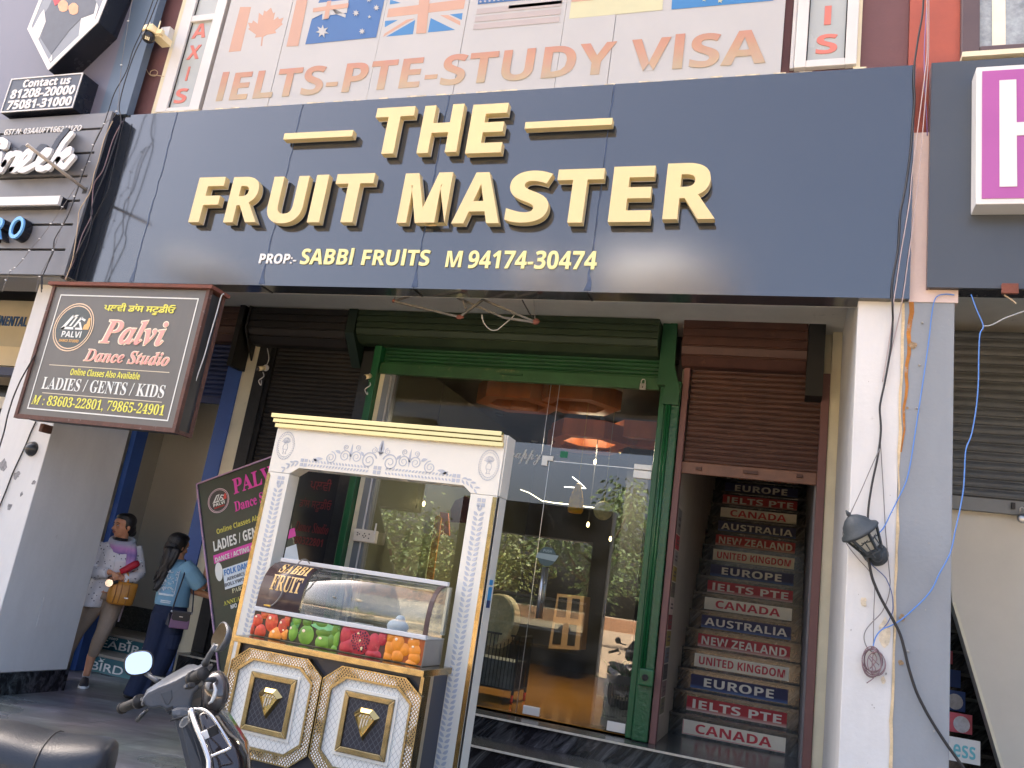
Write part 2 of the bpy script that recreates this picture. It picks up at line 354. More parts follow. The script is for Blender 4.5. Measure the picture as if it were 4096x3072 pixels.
for i in range(34):
    cx, cz = .36 + rng.random() * .5, .5 + rng.random() ** 1.5 * 2.8; a = rng.uniform(.0015, .0045)
    r.prism([(cx + a * (.5 + rng.random()) * cos(t), 5.405 if cx > .608 else 5.4085, cz + 1.5 * a * (.5 + rng.random()) * sin(t)) for t in [j * pi / 3 for j in range(6)]], (0, .002, 0))
for cx, cz in ((.72, 3.42), (.708, 3.14), (.70, 2.86), (.684, 1.42)):
    r.ball((cx, 5.40, cz), .008, 8, 6)
r.build('blemish', mat('grey_blemish', S(150, 150, 148), .8, var=.4, vscale=30), p)
# flaked spots on the left pillar
def at_px(x): return x
r = MB()
lp = bpy.data.objects['pillar']
for (g, x, y, w_) in ((K(2, 0, 80, 1055), 0, 0, .030), (K(2, 0, 290, 850), 0, 0, .022), (K(2, 0, 145, 790), 0, 0, .03), (K(2, 0, 185, 950), 0, 0, .018), (K(2, 0, 20, 700), 0, 0, .05), (K(1, 0, 330, 1300), 0, 0, .012), (K(1, 0, 290, 1470), 0, 0, .015)):
    q = at(g, Y=5.408)
    r.prism([(q.x + w_ * (.5 + .9 * rng.random()) * cos(t), 5.408, q.z + w_ * (.5 + .9 * rng.random()) * sin(t)) for t in [j * pi / 6 for j in range(12)]], (0, .004, 0))
r.build('chip', mat('flaked_patch', S(140, 140, 142), .9, var=.5, vscale=30), lp)

# ------------------------------------------------------------------ steps in front of the shop and the left stair
st = thing('granite_steps', 'polished black granite steps with white nosing lines before the glass shop door', 'steps', (-2.2, 6.9, 0))
b = MB(); b.box(-5.48, .34, 6.985, 9.55, 0, .385); b.build('step', M_gran, st)
b = MB(); b.box(-5.48, .34, 6.57, 6.983, 0, .215); b.build('step', M_gran, st)
M_tread = marble('grey_tread', (.075, .077, .076), (.2, .2, .19), 5, .22, stretch=(.4, 1, 1), amt=.55)
b = MB(); b.box(-5.48, .34, 6.965, 7.22, .386, .405); b.box(-5.48, .34, 6.55, 6.983, .216, .235); b.build('tread', M_tread, st)
b = MB(); b.box(-5.481, .341, 6.955, 6.966, .388, .403); b.box(-5.481, .341, 6.54, 6.551, .218, .233); b.build('nosing', M_edge, st)

ls = thing('entrance_steps', 'low steps with teal lettered risers inside the blue framed doorway', 'steps', (-6.4, 7.6, 0))
M_teal = ramp_mat('teal_print', 'Z', [(0, S(104, 150, 156)), (.09, S(48, 106, 118)), (.45, S(40, 96, 110))], .45)
y1, y2 = 7.35, 7.68
b = MB(); b.box(-7.6, -5.9, y1, 8.3, 0, .16); b.box(-7.6, -5.9, y2, 8.3, .16, .33); b.build('step', M_grand, ls)
b = MB(); b.box(-7.6, -5.9, y1 - .02, y2, .161, .185); b.box(-7.6, -5.9, y2 - .02, 8.3, .331, .355); b.build('tread', mat('stone_tread', S(150, 146, 138), .5, var=.18, vscale=25), ls)
ra = at(K(3, 0, 560, 775), Y=y1).x - .12; rb_ = at(K(3, 0, 1140, 915), Y=y1).x
rc = at(K(3, 0, 725, 560), Y=y2).x; rd = at(K(3, 0, 1345, 700), Y=y2).x
MB().box(ra, rb_, y1 - .006, y1, .004, .158).build('riser_print', M_teal, ls)
MB().box(rc, rd, y2 - .006, y2, .187, .328).build('riser_print', M_teal, ls)
M_ltr = mat('white_vinyl', (.8, .82, .8), .5, var=.1, vscale=20)
for (yy, zz, L_, R_, hh) in ((y1 - .007, .022, K(3, 0, 575, 730), K(3, 0, 1060, 840), .084), (y2 - .007, .205, K(3, 0, 800, 600), K(3, 0, 1305, 690), .08)):
    t = MB(); x0 = at(L_, Y=yy).x; x1 = at(R_, Y=yy).x
    text_xz(t, 'SEABIRD', x0, x1, zz, zz + hh, yy, .003, .006)
    text_xz(t, bold('SINCE 2007'), x0 + .01, x0 + (x1 - x0) * .4, zz + hh + .012, zz + hh + .036, yy, .003)
    cx = x0 + (x1 - x0) * .60
    t.prism([(cx + a * .06, yy - .003, zz + hh + .006 + c * .045) for a, c in ((-.6, 0), (.4, 0), (.5, .15), (.15, .3), (.75, .85), (.05, .42), (-.55, .9), (-.25, .3), (-.7, .1))], (0, .003, 0))
    t.build('lettering', M_ltr, ls)
# inside of the left doorway: end wall with granite skirting that climbs to the right
er = thing('stair_hall', 'plain beige wall with granite skirting seen through the blue doorway', 'wall', (-6.4, 8.3, 0))
MB().box(-9, -4.2, 8.32, 8.5, .33, 4.0).build('wall', mat('hall_paint', S(238, 233, 218), .65, var=.05, vscale=1.5, bump=.05), er)
sk = MB(); sk.prism([(-7.6, 8.30, .355), (-5.4, 8.30, .355), (-4.3, 8.30, 1.35), (-4.3, 8.30, 1.6), (-5.62, 8.30, .74), (-6.25, 8.30, .62), (-7.6, 8.30, .62)], (0, .02, 0)); sk.build('skirting', M_grand, er)
MB().box(-7.62, -7.5, 7.46, 8.32, .33, 4.0).build('side_wall', M_beige, er)

# ------------------------------------------------------------------ right bay: dark shutter, stair and sloping wall
rs = thing('stair_side_wall', 'plain beige sloping wall beside the far right stair', 'wall', (1.6, 7.0, 0))
a0 = at(K(3, 3, 1590, 230), Y=6.9); a1 = at(K(3, 3, 2010, 1659), Y=6.9); top = at(K(2, 3, 1590, 1090), Y=6.9)
b = MB(); b.prism([(a0.x, 6.9, a0.z), (a1.x + .1, 6.9, a1.z - .34), (3.2, 6.9, a1.z - .34), (3.2, 6.9, 3.9), (a0.x - .15, 6.9, 3.9)], (0, .12, 0)); b.build('wall', M_beige, rs)
b = MB(); d_ = Vector((a1.x - a0.x, 0, a1.z - a0.z)).normalized(); nn = Vector((-d_.z, 0, d_.x)) * -.02
e0 = Vector((a0.x, 6.885, a0.z)) ; e1 = Vector((a1.x, 6.885, a1.z))
b.prism([e0, e1, e1 - nn, e0 - nn], (0, .014, 0)); b.build('edge_trim', M_cream, rs)
fs = thing('far_stair', 'dark granite stair at the far right with small signs on its risers', 'stair', (1.2, 7.2, 0))
b = MB(); tr = MB(); FSR = []
for i in range(9):
    z = .13 + i * .19; y = 6.98 + i * .27
    b.box(.9, 2.0 , y, y + .3, z - .19 if i else -.1, z); tr.box(.9, 2.0, y - .03, y + .28, z + .002, z + .03); FSR.append((y, z))
b.build('step', M_gran, fs); tr.build('tread', M_tread, fs)
MB().box(.9, 3.4, 9.6, 9.7, 0, 4).build('back_wall', M_dark, fs)
# ================================================================== fascia sign of the fruit shop
M_navy = mat('navy_panel', (.022, .027, .036), .11, var=.06, vscale=1.2, spec=.5)
M_navy.node_tree.nodes['Principled BSDF'].inputs['IOR'].default_value = 2.05
# slight waviness of the thin sheet
nt = M_navy.node_tree; nb = nt.nodes.new('ShaderNodeBump'); nz = nt.nodes.new('ShaderNodeTexNoise'); nz.inputs['Scale'].default_value = 1.1; nz.inputs['Detail'].default_value = 1.5
tcn = nt.nodes.new('ShaderNodeTexCoord'); nt.links.new(tcn.outputs['Object'], nz.inputs['Vector']); nt.links.new(nz.outputs['Fac'], nb.inputs['Height']); nb.inputs['Distance'].default_value = .02; nb.inputs['Strength'].default_value = .12
nt.links.new(nb.outputs[0], nt.nodes['Principled BSDF'].inputs['Normal'])
M_gold = mat('cream_letter_paint', S(218, 200, 150), .4, var=.03, vscale=3)
M_acry = mat('white_acrylic_edge', (.75, .75, .74), .35, var=0)
M_yel = mat('pale_yellow_vinyl', S(232, 226, 160), .5, var=.03)
M_wvin = mat('white_lettering', (.82, .82, .80), .5, var=.03)
M_blk = mat('black_gap', (.008, .008, .008), .6, var=0)
M_steel = mat('brushed_steel', (.55, .55, .56), .3, 1, var=.1)
fa = thing('fascia_sign', 'dark navy fascia with large cream letters THE FRUIT MASTER over the arcade', 'shop sign', (-2.8, 5.35, 3.56))
seams = [at(G2(1255, 285), Y=YF).x, at(K(0, 1, 1600, 1200), Y=YF).x, at(K(0, 1, 290, 1400), Y=YF).x, at(K(0, 0, 1420, 1400), Y=YF).x]
xs = [FX0] + sorted(seams) + [FX1]
for i in range(len(xs) - 1):
    c = MB(); x0, x1 = xs[i] + .003, xs[i + 1] - .003
    c.box(x0, x1, YF, YF + .012, FZ0, FZ1); c.box(x0, x1, YF + .012, YF + .17, FZ0, FZ0 + .012)
    c.build('panel', M_navy, fa)
c = MB(); c.box(FX0 + .01, FX1 - .01, YF + .014, YF + .03, FZ0 + .014, FZ1); c.build('backing', M_blk, fa)
MB().box(FX0, FX1, YF + .172, YF + .18, FZ0, 4.0).build('inner_panel', M_soff, fa)
M_tape = mat('silicone_seam', S(58, 72, 98), .2, var=.3, vscale=12)
rng = random.Random(11)
for x in sorted(seams):
    c = MB(); n = 26
    pts = [(x + rng.uniform(-.007, .007) , FZ0 + .01 + (FZ1 - FZ0 - .02) * i / n) for i in range(n + 1)]
    wd = [.003 + .004 * rng.random() + (.022 * (1 - i / 3) ** 2 if i < 3 else 0) for i in range(n + 1)]
    strip_poly(c, pts, wd, YF - .003, .0028)
    c.build('seam', M_tape, fa)
    MB().box(x - .008, x + .008, YF - .001, YF + .168, FZ0 - .004, FZ0 - .001).build('seam', M_blk, fa, label='black joint under the fascia')
LY = YF - .085; LT = .06                        # letter faces, letter depth
def letter(ch, g, L, R, T, B):
    x0 = at(g(*L), Y=LY).x; x1 = at(g(*R), Y=LY).x; z0 = at(g(*B), Y=LY).z; z1 = at(g(*T), Y=LY).z
    c = MB(); k = MB()
    if ch in 'I-':
        c.box(x0, x1, LY, LY + LT, z0, z1); k.box(x0 + .003, x1 - .003, LY + LT + .001, LY + LT + .008, z0 + .003, z1 - .003)
    else:
        text_xz(c, bold(ch), x0, x1, z0, z1, LY + LT, LT, .012, 8)
        text_xz(k, bold(ch), x0 + .003, x1 - .003, z0 + .003, z1 - .003, LY + LT + .009, .008, .012, 6)
    o = c.build('letter' if ch != '-' else 'dash_bar', M_gold, fa)
    k.build('back_edge', M_acry, o)
for a in (('T', G1, (1485, 140), (1765, 130), (1630, 90), (1560, 432)), ('H', G1, (1780, 428), (2134, 75), (1890, 78), (1820, 428)), ('E', G2, (265, 72), (525, 60), (390, 65), (290, 428)),
          ('F', G1, (183, 608), (375, 605), (280, 606), (140, 937)), ('R', G1, (437, 605), (657, 670), (540, 603), (400, 938)), ('U', G1, (735, 602), (992, 600), (850, 600), (830, 945)),
          ('I', G1, (1050, 588), (1138, 588), (1095, 588), (1020, 938)), ('T', G1, (1190, 630), (1468, 620), (1330, 580), (1250, 938)),
          ('M', G1, (1703, 577), (2050, 577), (1760, 577), (1680, 942)), ('A', G2, (100, 945), (450, 942), (335, 570), (280, 945)), ('S', G2, (508, 815), (826, 760), (715, 557), (670, 940)),
          ('T', G2, (888, 600), (1228, 600), (1060, 545), (1010, 940)), ('E', G2, (1305, 535), (1608, 530), (1450, 525), (1420, 935)), ('R', G2, (1700, 510), (2044, 905), (1880, 500), (1730, 915)),
          ('-', G1, (803, 305), (1313, 270), (808, 283), (800, 328)), ('-', G2, (645, 224), (1290, 182), (648, 200), (643, 248))):
    letter(*a)
for body, g, L, R, T, B, m_ in (('PROP:-', G1, (625, 1215), (900, 1205), (690, 1172), (660, 1245), M_wvin), ('SABBI', G1, (925, 1232), (1328, 1137), (1010, 1130), (1010, 1252), M_yel),
                                ('FRUITS', G1, (1384, 1200), (1882, 1200), (1450, 1137), (1450, 1258), M_yel), ('M', G2, (68, 1210), (182, 1210), (120, 1152), (120, 1272), M_yel), ('94174-30474', G2, (224, 1250), (1187, 1155), (700, 1150), (700, 1285), M_yel)):
    c = MB(); text_px(c, bold(body), g(*L), g(*R), g(*T), g(*B), YF - .001, .008, .006 if body != 'M' else 0); c.build('lettering', m_, fa)

# ------------------------------------------------------------------ left neighbour: slatted grey fascia, upper cladding, signs
M_slat = mat('grey_cladding', S(112, 115, 122), .38, var=.1, vscale=1.6, streak=2, dirt=((.30, .31, .33), .15, 3))
M_viol = mat('violet_grey_cladding', S(104, 106, 124), .32, var=.06, vscale=1)
M_slate = mat('slate_blue_cladding', S(88, 106, 128), .35, var=.08, vscale=1)
M_blkgl = mat('black_return', (.012, .014, .022), .25, var=.1)
M_wface = mat('white_acrylic_face', (.66, .67, .68), .3, var=.02)
NY = 5.2; NX1 = -6.2
nf = thing('fascia_sign', 'grey slatted fascia of the cafe on the left with white script lettering', 'shop sign', (-8, NY, 3.56), None)
zs = [at(K(*a), Y=NY).z for a in ((1, 0, 540, 715), (1, 0, 580, 498), (1, 0, 600, 280), (1, 0, 660, 75), (0, 0, 760, 1520), (0, 0, 820, 1318), (0, 0, 870, 1110), (0, 0, 1000, 960))]
for i in range(len(zs) - 1):
    MB().box(-14, NX1 - .075, NY, NY + .03, zs[i] + (.012 if i else 0), zs[i + 1] - .012).build('slat', M_slat, nf)
MB().box(-14, NX1 - .01, NY + .04, NY + .1, 3.57, zs[-1]).build('backing', M_blkgl, nf)
MB().box(NX1 - .072, NX1, NY - .004, NY + .02, 3.56, zs[-1]).build('end_trim', M_slat, nf)
MB().box(NX1 - .06, NX1 + .0, NY + .022, NY + .16, 3.56, zs[-1]).build('return', M_blkgl, nf)
MB().box(-14, NX1 - .08, NY + .04, NY + .4, 3.545, 3.562).build('underside', M_slat, nf)
# script letters: thick strokes cut out of acrylic, drawn as rounded bars
def stroke_letters(mb, strokes, y, w, th):
    for s in strokes:
        p = [at(q, Y=y) for q in s]
        for i in range(len(p) - 1):
            a, b_ = Vector((p[i].x, 0, p[i].z)), Vector((p[i + 1].x, 0, p[i + 1].z)); t = (b_ - a)
            if t.length < 1e-6: continue
            t.normalize(); nrm = Vector((-t.z, 0, t.x)); hw = w / 2; e = .0004 * i
            out = [b_ + nrm * hw * cos(u) + t * hw * sin(u) for u in [j * pi / 6 for j in range(7)]] + [a - nrm * hw * cos(u) - t * hw * sin(u) for u in [j * pi / 6 for j in range(7)]]
            mb.prism([(q.x, y - th + e, q.z) for q in out], (0, th - e, 0))
def g4(l): return [G4(*q) for q in l]
cre = [g4([(-120, 400), (-70, 260), (-20, 215), (40, 210), (80, 240), (70, 275), (40, 270)]), g4([(-20, 530), (10, 430), (25, 350)]),
       g4([(30, 505), (70, 430), (100, 360), (125, 345)]), g4([(60, 450), (120, 370), (170, 340), (215, 345)]), g4([(130, 500), (165, 440), (215, 350)]),
       g4([(130, 500), (170, 500), (250, 440), (310, 380), (330, 330), (290, 320), (240, 370), (205, 440), (215, 495), (260, 500), (330, 465)]),
       g4([(330, 465), (410, 420), (490, 350), (505, 315), (470, 310), (420, 360), (385, 430), (395, 485), (440, 490), (500, 460)]),
       g4([(500, 480), (560, 380), (640, 240), (715, 150)]), g4([(560, 440), (620, 360), (680, 310), (700, 300), (690, 340), (620, 385), (580, 400)]), g4([(590, 400), (610, 460), (650, 470), (700, 410), (730, 375)])]
fy = NY - .005
for s_ in (cre,):
    c = MB(); stroke_letters(c, s_, NY - .10, .062, .03); lo = c.build('script_lettering', M_wface, nf)
    c = MB(); stroke_letters(c, s_, NY - .012, .066, .086); c.build('return', M_blkgl, lo)
q0 = at(G4(-400, 770), Y=NY - .1); q1 = at(G4(588, 738), Y=NY - .1); q2 = at(G4(580, 822), Y=NY - .1)
MB().box(q0.x, q1.x, NY - .1, NY - .07, q2.z, q1.z).build('light_bar', M_wface, nf)
MB().box(q0.x, q1.x + .003, NY - .069, NY - .001, q2.z - .003, q1.z + .003).build('light_bar_back', M_blkgl, nf)
for ch, L, R, T, B in (('R', (-60, 1050), (60, 1010), (20, 955), (-20, 1160)), ('O', (85, 1110), (246, 1000), (190, 945), (140, 1158))):
    x0 = at(G4(*L), Y=NY - .09).x; x1 = at(G4(*R), Y=NY - .09).x; z0 = at(G4(*B), Y=NY - .09).z; z1 = at(G4(*T), Y=NY - .09).z
    c = MB(); text_xz(c, ch, x0, x1, z0, z1, NY - .08, .02, .01, 8); lo = c.build('letter', mat('light_blue_acrylic', S(116, 182, 240), .35, var=.02), nf)
    c = MB(); text_xz(c, ch, x0 - .002, x1 + .002, z0 - .002, z1 + .002, NY - .001, .078, .012, 8); c.build('return', M_blkgl, lo)
c = MB(); text_px(c, boldi('GST.N: 03AAUFT1662M1ZO'), K(0, 0, 40, 1150), K(0, 0, 712, 1090), K(0, 0, 400, 1100), K(0, 0, 400, 1148), NY - .001, .006); c.build('lettering', M_wface, nf)
uc = thing('upper_cladding', 'violet grey wall cladding above the left cafe fascia with a slate blue end strip', 'wall cladding', (-9, 5.3, 5.2))
MB().box(-14, -6.515, 5.33, 5.40, zs[-1] + .01, 9).build('panel', M_viol, uc)
MB().box(-6.51, -6.17, 5.322, 5.40, zs[-1] + .05, 9).build('panel', M_slate, uc, label='slate blue end strip')
# contact board
CY = 5.14
cb = thing('contact_board', 'black board with white border reading Contact us and two phone numbers', 'sign', (-7.3, CY, 5.3))
bl = at(K(0, 0, 5, 985), Y=CY); br = at(K(0, 0, 632, 925), Y=CY); tl = at(K(0, 0, 100, 690), Y=CY); tr_ = at(K(0, 0, 725, 625), Y=CY)
x0, x1, z0, z1 = (bl.x + tl.x) / 2, (br.x + tr_.x) / 2, (bl.z + br.z) / 2, (tl.z + tr_.z) / 2
MB().box(x0, x1, CY + .001, 5.33, z0, z1).build('box', M_blkgl, cb)
MB().box(x0 + .01, x1 - .01, CY - .002, CY + .001, z0 + .01, z1 - .01).build('face', mat('sign_slate', S(66, 74, 88), .4, var=.08), cb)
c = MB(); e = .012
c.box(x0, x1, CY - .008, CY, z1 - e, z1); c.box(x0, x1, CY - .008, CY, z0, z0 + e); c.box(x0, x0 + e, CY - .008, CY, z0 + e, z1 - e); c.box(x1 - e, x1, CY - .008, CY, z0 + e, z1 - e); c.build('border', M_wface, cb)
w = x1 - x0; h = z1 - z0
c = MB(); text_xz(c, bold('Contact us'), x0 + w * .2, x0 + w * .86, z0 + h * .70, z0 + h * .93, CY - .003, .005, .02)
text_xz(c, bold('81208-20000'), x0 + w * .07, x0 + w * .96, z0 + h * .39, z0 + h * .66, CY - .003, .005, .02)
text_xz(c, bold('75081-31000'), x0 + w * .07, x0 + w * .96, z0 + h * .07, z0 + h * .34, CY - .003, .005, .02); c.build('lettering', M_wface, cb)
# shield shaped sign
sh = thing('shield_sign', 'pointed shield shaped sign with white edge showing a suited figure', 'sign', (-7, 5.1, 6.1))
o = [at(K(0, 0, *q), Y=5.08) for q in ((500, -520), (335, 0), (235, 250), (415, 605), (845, 190), (920, 0), (1090, -420))]
c = MB(); c.prism([(p.x, 5.09, p.z) for p in o], (0, .24, 0)); c.build('box', M_blkgl, sh)
cen = sum(o, Vector()) / len(o)
ins = lambda f, y: [(cen.x + (p.x - cen.x) * f, y, cen.z + (p.z - cen.z) * f) for p in o]
c = MB(); A_ = ins(1, 5.08); B_ = ins(.90, 5.08)
for i in range(len(A_)):
    j = (i + 1) % len(A_); c.prism([A_[i], A_[j], B_[j], B_[i]], (0, .008, 0))
c.build('border', M_wface, sh)
c = MB(); c.prism(ins(.899, 5.082), (0, .006, 0)); c.build('face', mat('print_grey', S(126, 134, 146), .4, var=.1, vscale=1), sh)
ppx = lambda l, y: [at(K(0, 0, *q), Y=y) for q in l]
for l_ in ([(395, 185), (335, 335), (280, 250), (350, 120), (380, 80)], [(700, 160), (810, 120), (835, 20), (850, 60), (815, 180), (680, 305)], [(450, 470), (432, 500), (425, 515), (440, 533), (452, 510)]):
    c = MB(); c.prism(ppx(l_, 5.078), (0, .003, 0)); c.build('print', M_wface, sh, label='white printed shape')
c = MB(); c.prism(ppx([(340, 180), (420, 60), (480, -80), (760, -80), (835, 20), (810, 110), (700, 160), (600, 260), (440, 470), (350, 330), (398, 186)], 5.0795), (0, .002, 0)); c.build('print', mat('print_suit', S(78, 84, 96), .4, var=.2, vscale=6), sh, label='dark suit')
M_skinp = mat('print_skin', S(212, 160, 122), .45, var=.15, vscale=20)
for ctr, n_ in (((545, 50), 4), ((635, 75), 4)):
    c = MB(); c.prism(ppx([(ctr[0] + 50 * cos(t) * (.8 + .1 * (k % 3)), ctr[1] + 52 * sin(t)) for k, t in enumerate([i * pi / 7 for i in range(14)])], 5.0775), (0, .002, 0)); c.build('print', M_skinp, sh, label='printed hand')
c = MB(); c.prism(ppx([(450, -20), (520, -20), (512, 20), (475, 50)], 5.077), (0, .002, 0)); c.build('print', mat('print_red', S(190, 40, 50), .45), sh, label='red printed patch')
# cafe board under the fascia
cy = 6.5
cs = thing('cafe_board', 'beige sign board with blue CONTINENTAL lettering under the left fascia', 'sign', (-8.3, cy, 3.0))
zb = at(K(1, 0, 0, 1330), Y=cy).z; zt = at(K(1, 0, 0, 935), Y=cy).z
MB().box(-12, -6.9, cy, cy + .15, zb, zt).build('panel', mat('board_beige', S(178, 172, 150), .5, var=.08), cs)
MB().box(-12, -6.9, cy - .005, cy - .001, zb - .22, zb - .002).build('panel', mat('board_ivory', S(205, 192, 160), .5, var=.08), cs)
MB().box(-12, -6.9, cy - .02, cy + .1, zb - .33, zb - .24).build('trim', mat('navy_trim', S(28, 40, 78), .4), cs)
c = MB(); text_px(c, bold('CONTINENTAL'), K(1, 0, -180, 1110), K(1, 0, 240, 1110), K(1, 0, 100, 1070), K(1, 0, 100, 1160), cy - .002, .008); c.build('lettering', mat('blue_letters', S(30, 78, 132), .4), cs)
gf = thing('cafe_shopfront', 'dark glazed front of the cafe with white frame at the left edge', 'shop front', (-8.5, 7.0, 0))
MB().box(-12, -6.95, 7.0, 7.05, 1.7, 2.9).build('glass', mat('dark_pane', (.02, .022, .024), .12, var=.1), gf)
c = MB(); c.box(-12, -6.95, 6.95, 7.06, 2.62, 2.75); c.box(-12, -6.95, 6.95, 7.06, 1.55, 1.68); c.build('frame', mat('off_white_frame', S(205, 203, 195), .5), gf)
MB().box(-12, -6.95, 6.98, 7.1, 0, 1.53).build('panel', mat('pale_panel', S(198, 202, 205), .5, var=.06), gf)

# ------------------------------------------------------------------ right neighbour
rf = thing('fascia_sign', 'charcoal fascia at the right edge carrying a pink and white boxed letter', 'shop sign', (1.8, 5.35, 3.62))
zr0 = at(K(1, 3, 1390, 822), Y=YF).z; zr1 = at(K(0, 3, 1395, 545), Y=YF).z
MB().box(.735, 5, YF, YF + .02, zr0, zr1).build('panel', mat('charcoal_cladding', S(70, 76, 84), .3, var=.08, vscale=1), rf)
MB().box(.735, .75, YF + .021, YF + .1, zr0, zr1).build('return', mat('mauve_edge', S(140, 122, 124), .6), rf)
MB().box(.755, 5, YF + .025, YF + .16, zr0 + .002, zr0 + .016).build('underside', M_blkgl, rf)
hb = thing('letter_sign', 'white framed magenta box sign with a large white letter H', 'sign', (1.5, 5.2, 4.0))
hy = 5.2; hx0 = at(K(0, 3, 1800, 900), Y=hy).x; hz1 = at(K(0, 3, 1800, 580), Y=hy).z; hz0 = at(K(1, 3, 1810, 105), Y=hy).z
MB().box(hx0, hx0 + 3, hy + .002, YF - .002, hz0, hz1).build('box', M_wface, hb, bevel=.004)
ix0 = at(K(0, 3, 1850, 900), Y=hy).x; iz1 = at(K(0, 3, 1850, 618), Y=hy).z; iz0 = at(K(1, 3, 1868, 58), Y=hy).z
MB().box(ix0, hx0 + 2.9, hy - .003, hy + .001, iz0, iz1).build('face', mat('magenta_face', S(164, 86, 156), .4, var=.04), hb)
lx0 = at(K(0, 3, 1998, 900), Y=hy).x; lx1 = at(K(0, 3, 2145, 900), Y=hy).x; lz1 = at(K(0, 3, 2000, 700), Y=hy).z; lz0 = at(K(0, 3, 2015, 1618), Y=hy).z; mz1 = at(K(0, 3, 2150, 1062), Y=hy).z; mz0 = at(K(0, 3, 2150, 1175), Y=hy).z
c = MB(); w = lx1 - lx0; c.prism([(x, hy - .008, z) for x, z in ((lx0, lz0), (lx1, lz0), (lx1, mz0), (lx1 + w, mz0), (lx1 + w, lz0), (lx1 + 2 * w, lz0), (lx1 + 2 * w, lz1), (lx1 + w, lz1), (lx1 + w, mz1), (lx1, mz1), (lx1, lz1), (lx0, lz1))], (0, .005, 0)); c.build('letter', M_wface, hb)

# ------------------------------------------------------------------ upper storey: windows and flag banner
M_alu = mat('white_aluminium', (.58, .59, .60), .35, var=.05)
M_etch = mat('frosted_pane', S(164, 172, 174), .25, var=.05)
M_redv = mat('faded_red_vinyl', S(196, 116, 106), .6, var=.05)
def window(label, quad_out, quad_in, letters, rail=None):
    wy = 5.42
    t = thing('window', label, 'window', at(quad_out[2], Y=wy))
    x0 = (at(quad_out[0], Y=wy).x + at(quad_out[2], Y=wy).x) / 2; x1 = (at(quad_out[1], Y=wy).x + at(quad_out[3], Y=wy).x) / 2; z0 = min(at(quad_out[2], Y=wy).z, at(quad_out[3], Y=wy).z)
    i0 = (at(quad_in[0], Y=wy).x + at(quad_in[2], Y=wy).x) / 2; i1 = (at(quad_in[1], Y=wy).x + at(quad_in[3], Y=wy).x) / 2; iz0 = at(quad_in[2], Y=wy).z; iz1 = at(quad_in[0], Y=wy).z
    f = MB(); f.box(x0, i0, wy, wy + .055, z0, 9); f.box(i1, x1, wy, wy + .055, z0, 9); f.box(i0, i1, wy + .003, wy + .05, z0, iz0)
    if rail: f.box(i0, i1, wy + .003, wy + .05, iz1, iz1 + .07)
    f.box(x0 - .03, x0 - .002, wy + .02, wy + .055, z0 + .01, 9)
    f.build('frame', M_alu, t, bevel=.004)
    MB().box(i0 + .001, i1 - .001, wy + .03, wy + .036, iz0, 9).build('pane', M_etch, t)
    g = MB(); e = .008; g.box(i0, i0 + e, wy + .022, wy + .029, iz0, 9); g.box(i1 - e, i1, wy + .022, wy + .029, iz0, 9); g.box(i0, i1, wy + .022, wy + .029, iz0, iz0 + e); g.build('gasket', M_blk, t)
    for ch, L, R, T, B in letters:
        c = MB(); text_px(c, bold(ch) if ch != 'I' else bold('I'), L, R, T, B, wy + .029, .004, .006); c.build('lettering', M_redv, t)
window('narrow white framed window at the left lettered AXIS in faded red', [K(0, 0, 1600, 0), K(0, 0, 1960, 0), K(0, 0, 1365, 945), K(0, 0, 1715, 945)], [K(0, 0, 1650, 185), K(0, 0, 1840, 170), K(0, 0, 1435, 930), K(0, 0, 1630, 915)],
       [('A', K(0, 0, 1655, 330), K(0, 0, 1772, 320), K(0, 0, 1730, 208), K(0, 0, 1700, 330)), ('X', K(0, 0, 1610, 515), K(0, 0, 1745, 400), K(0, 0, 1690, 392), K(0, 0, 1660, 512)), ('I', K(0, 0, 1600, 690), K(0, 0, 1645, 590), K(0, 0, 1630, 578), K(0, 0, 1610, 698)), ('S', K(0, 0, 1510, 850), K(0, 0, 1625, 800), K(0, 0, 1580, 765), K(0, 0, 1560, 892))], True)
window('narrow white framed window at the right lettered with faded red I and S', [K(0, 3, 245, 0), K(0, 3, 785, 0), K(0, 3, 240, 580), K(0, 3, 770, 548)], [K(0, 3, 357, 0), K(0, 3, 690, 0), K(0, 3, 332, 518), K(0, 3, 670, 498)],
       [('I', K(0, 3, 484, 200), K(0, 3, 550, 60), K(0, 3, 520, 53), K(0, 3, 515, 215)), ('S', K(0, 3, 412, 430), K(0, 3, 598, 400), K(0, 3, 520, 296), K(0, 3, 500, 466))])
# plaster strip beside the left window and crumbling mortar along the top of the fascia
MB().box(-6.02, -5.96, 5.455, 5.475, 5.33, 9).build('plaster_strip', M_cream, bld); MB().box(.245, .29, 5.455, 5.475, 5.32, 9).build('plaster_strip', M_cream, bld)
c = MB(); rng = random.Random(5)
for i in range(70):
    x = -5.9 + i * .089; c.box(x, x + .086, 5.37, 5.46, 5.268, 5.278 + rng.random() * .02)
c.build('mortar_line', mat('crumbling_mortar', S(205, 196, 172), .95, var=.4, vscale=20, bump=.8, bscale=60), bld)
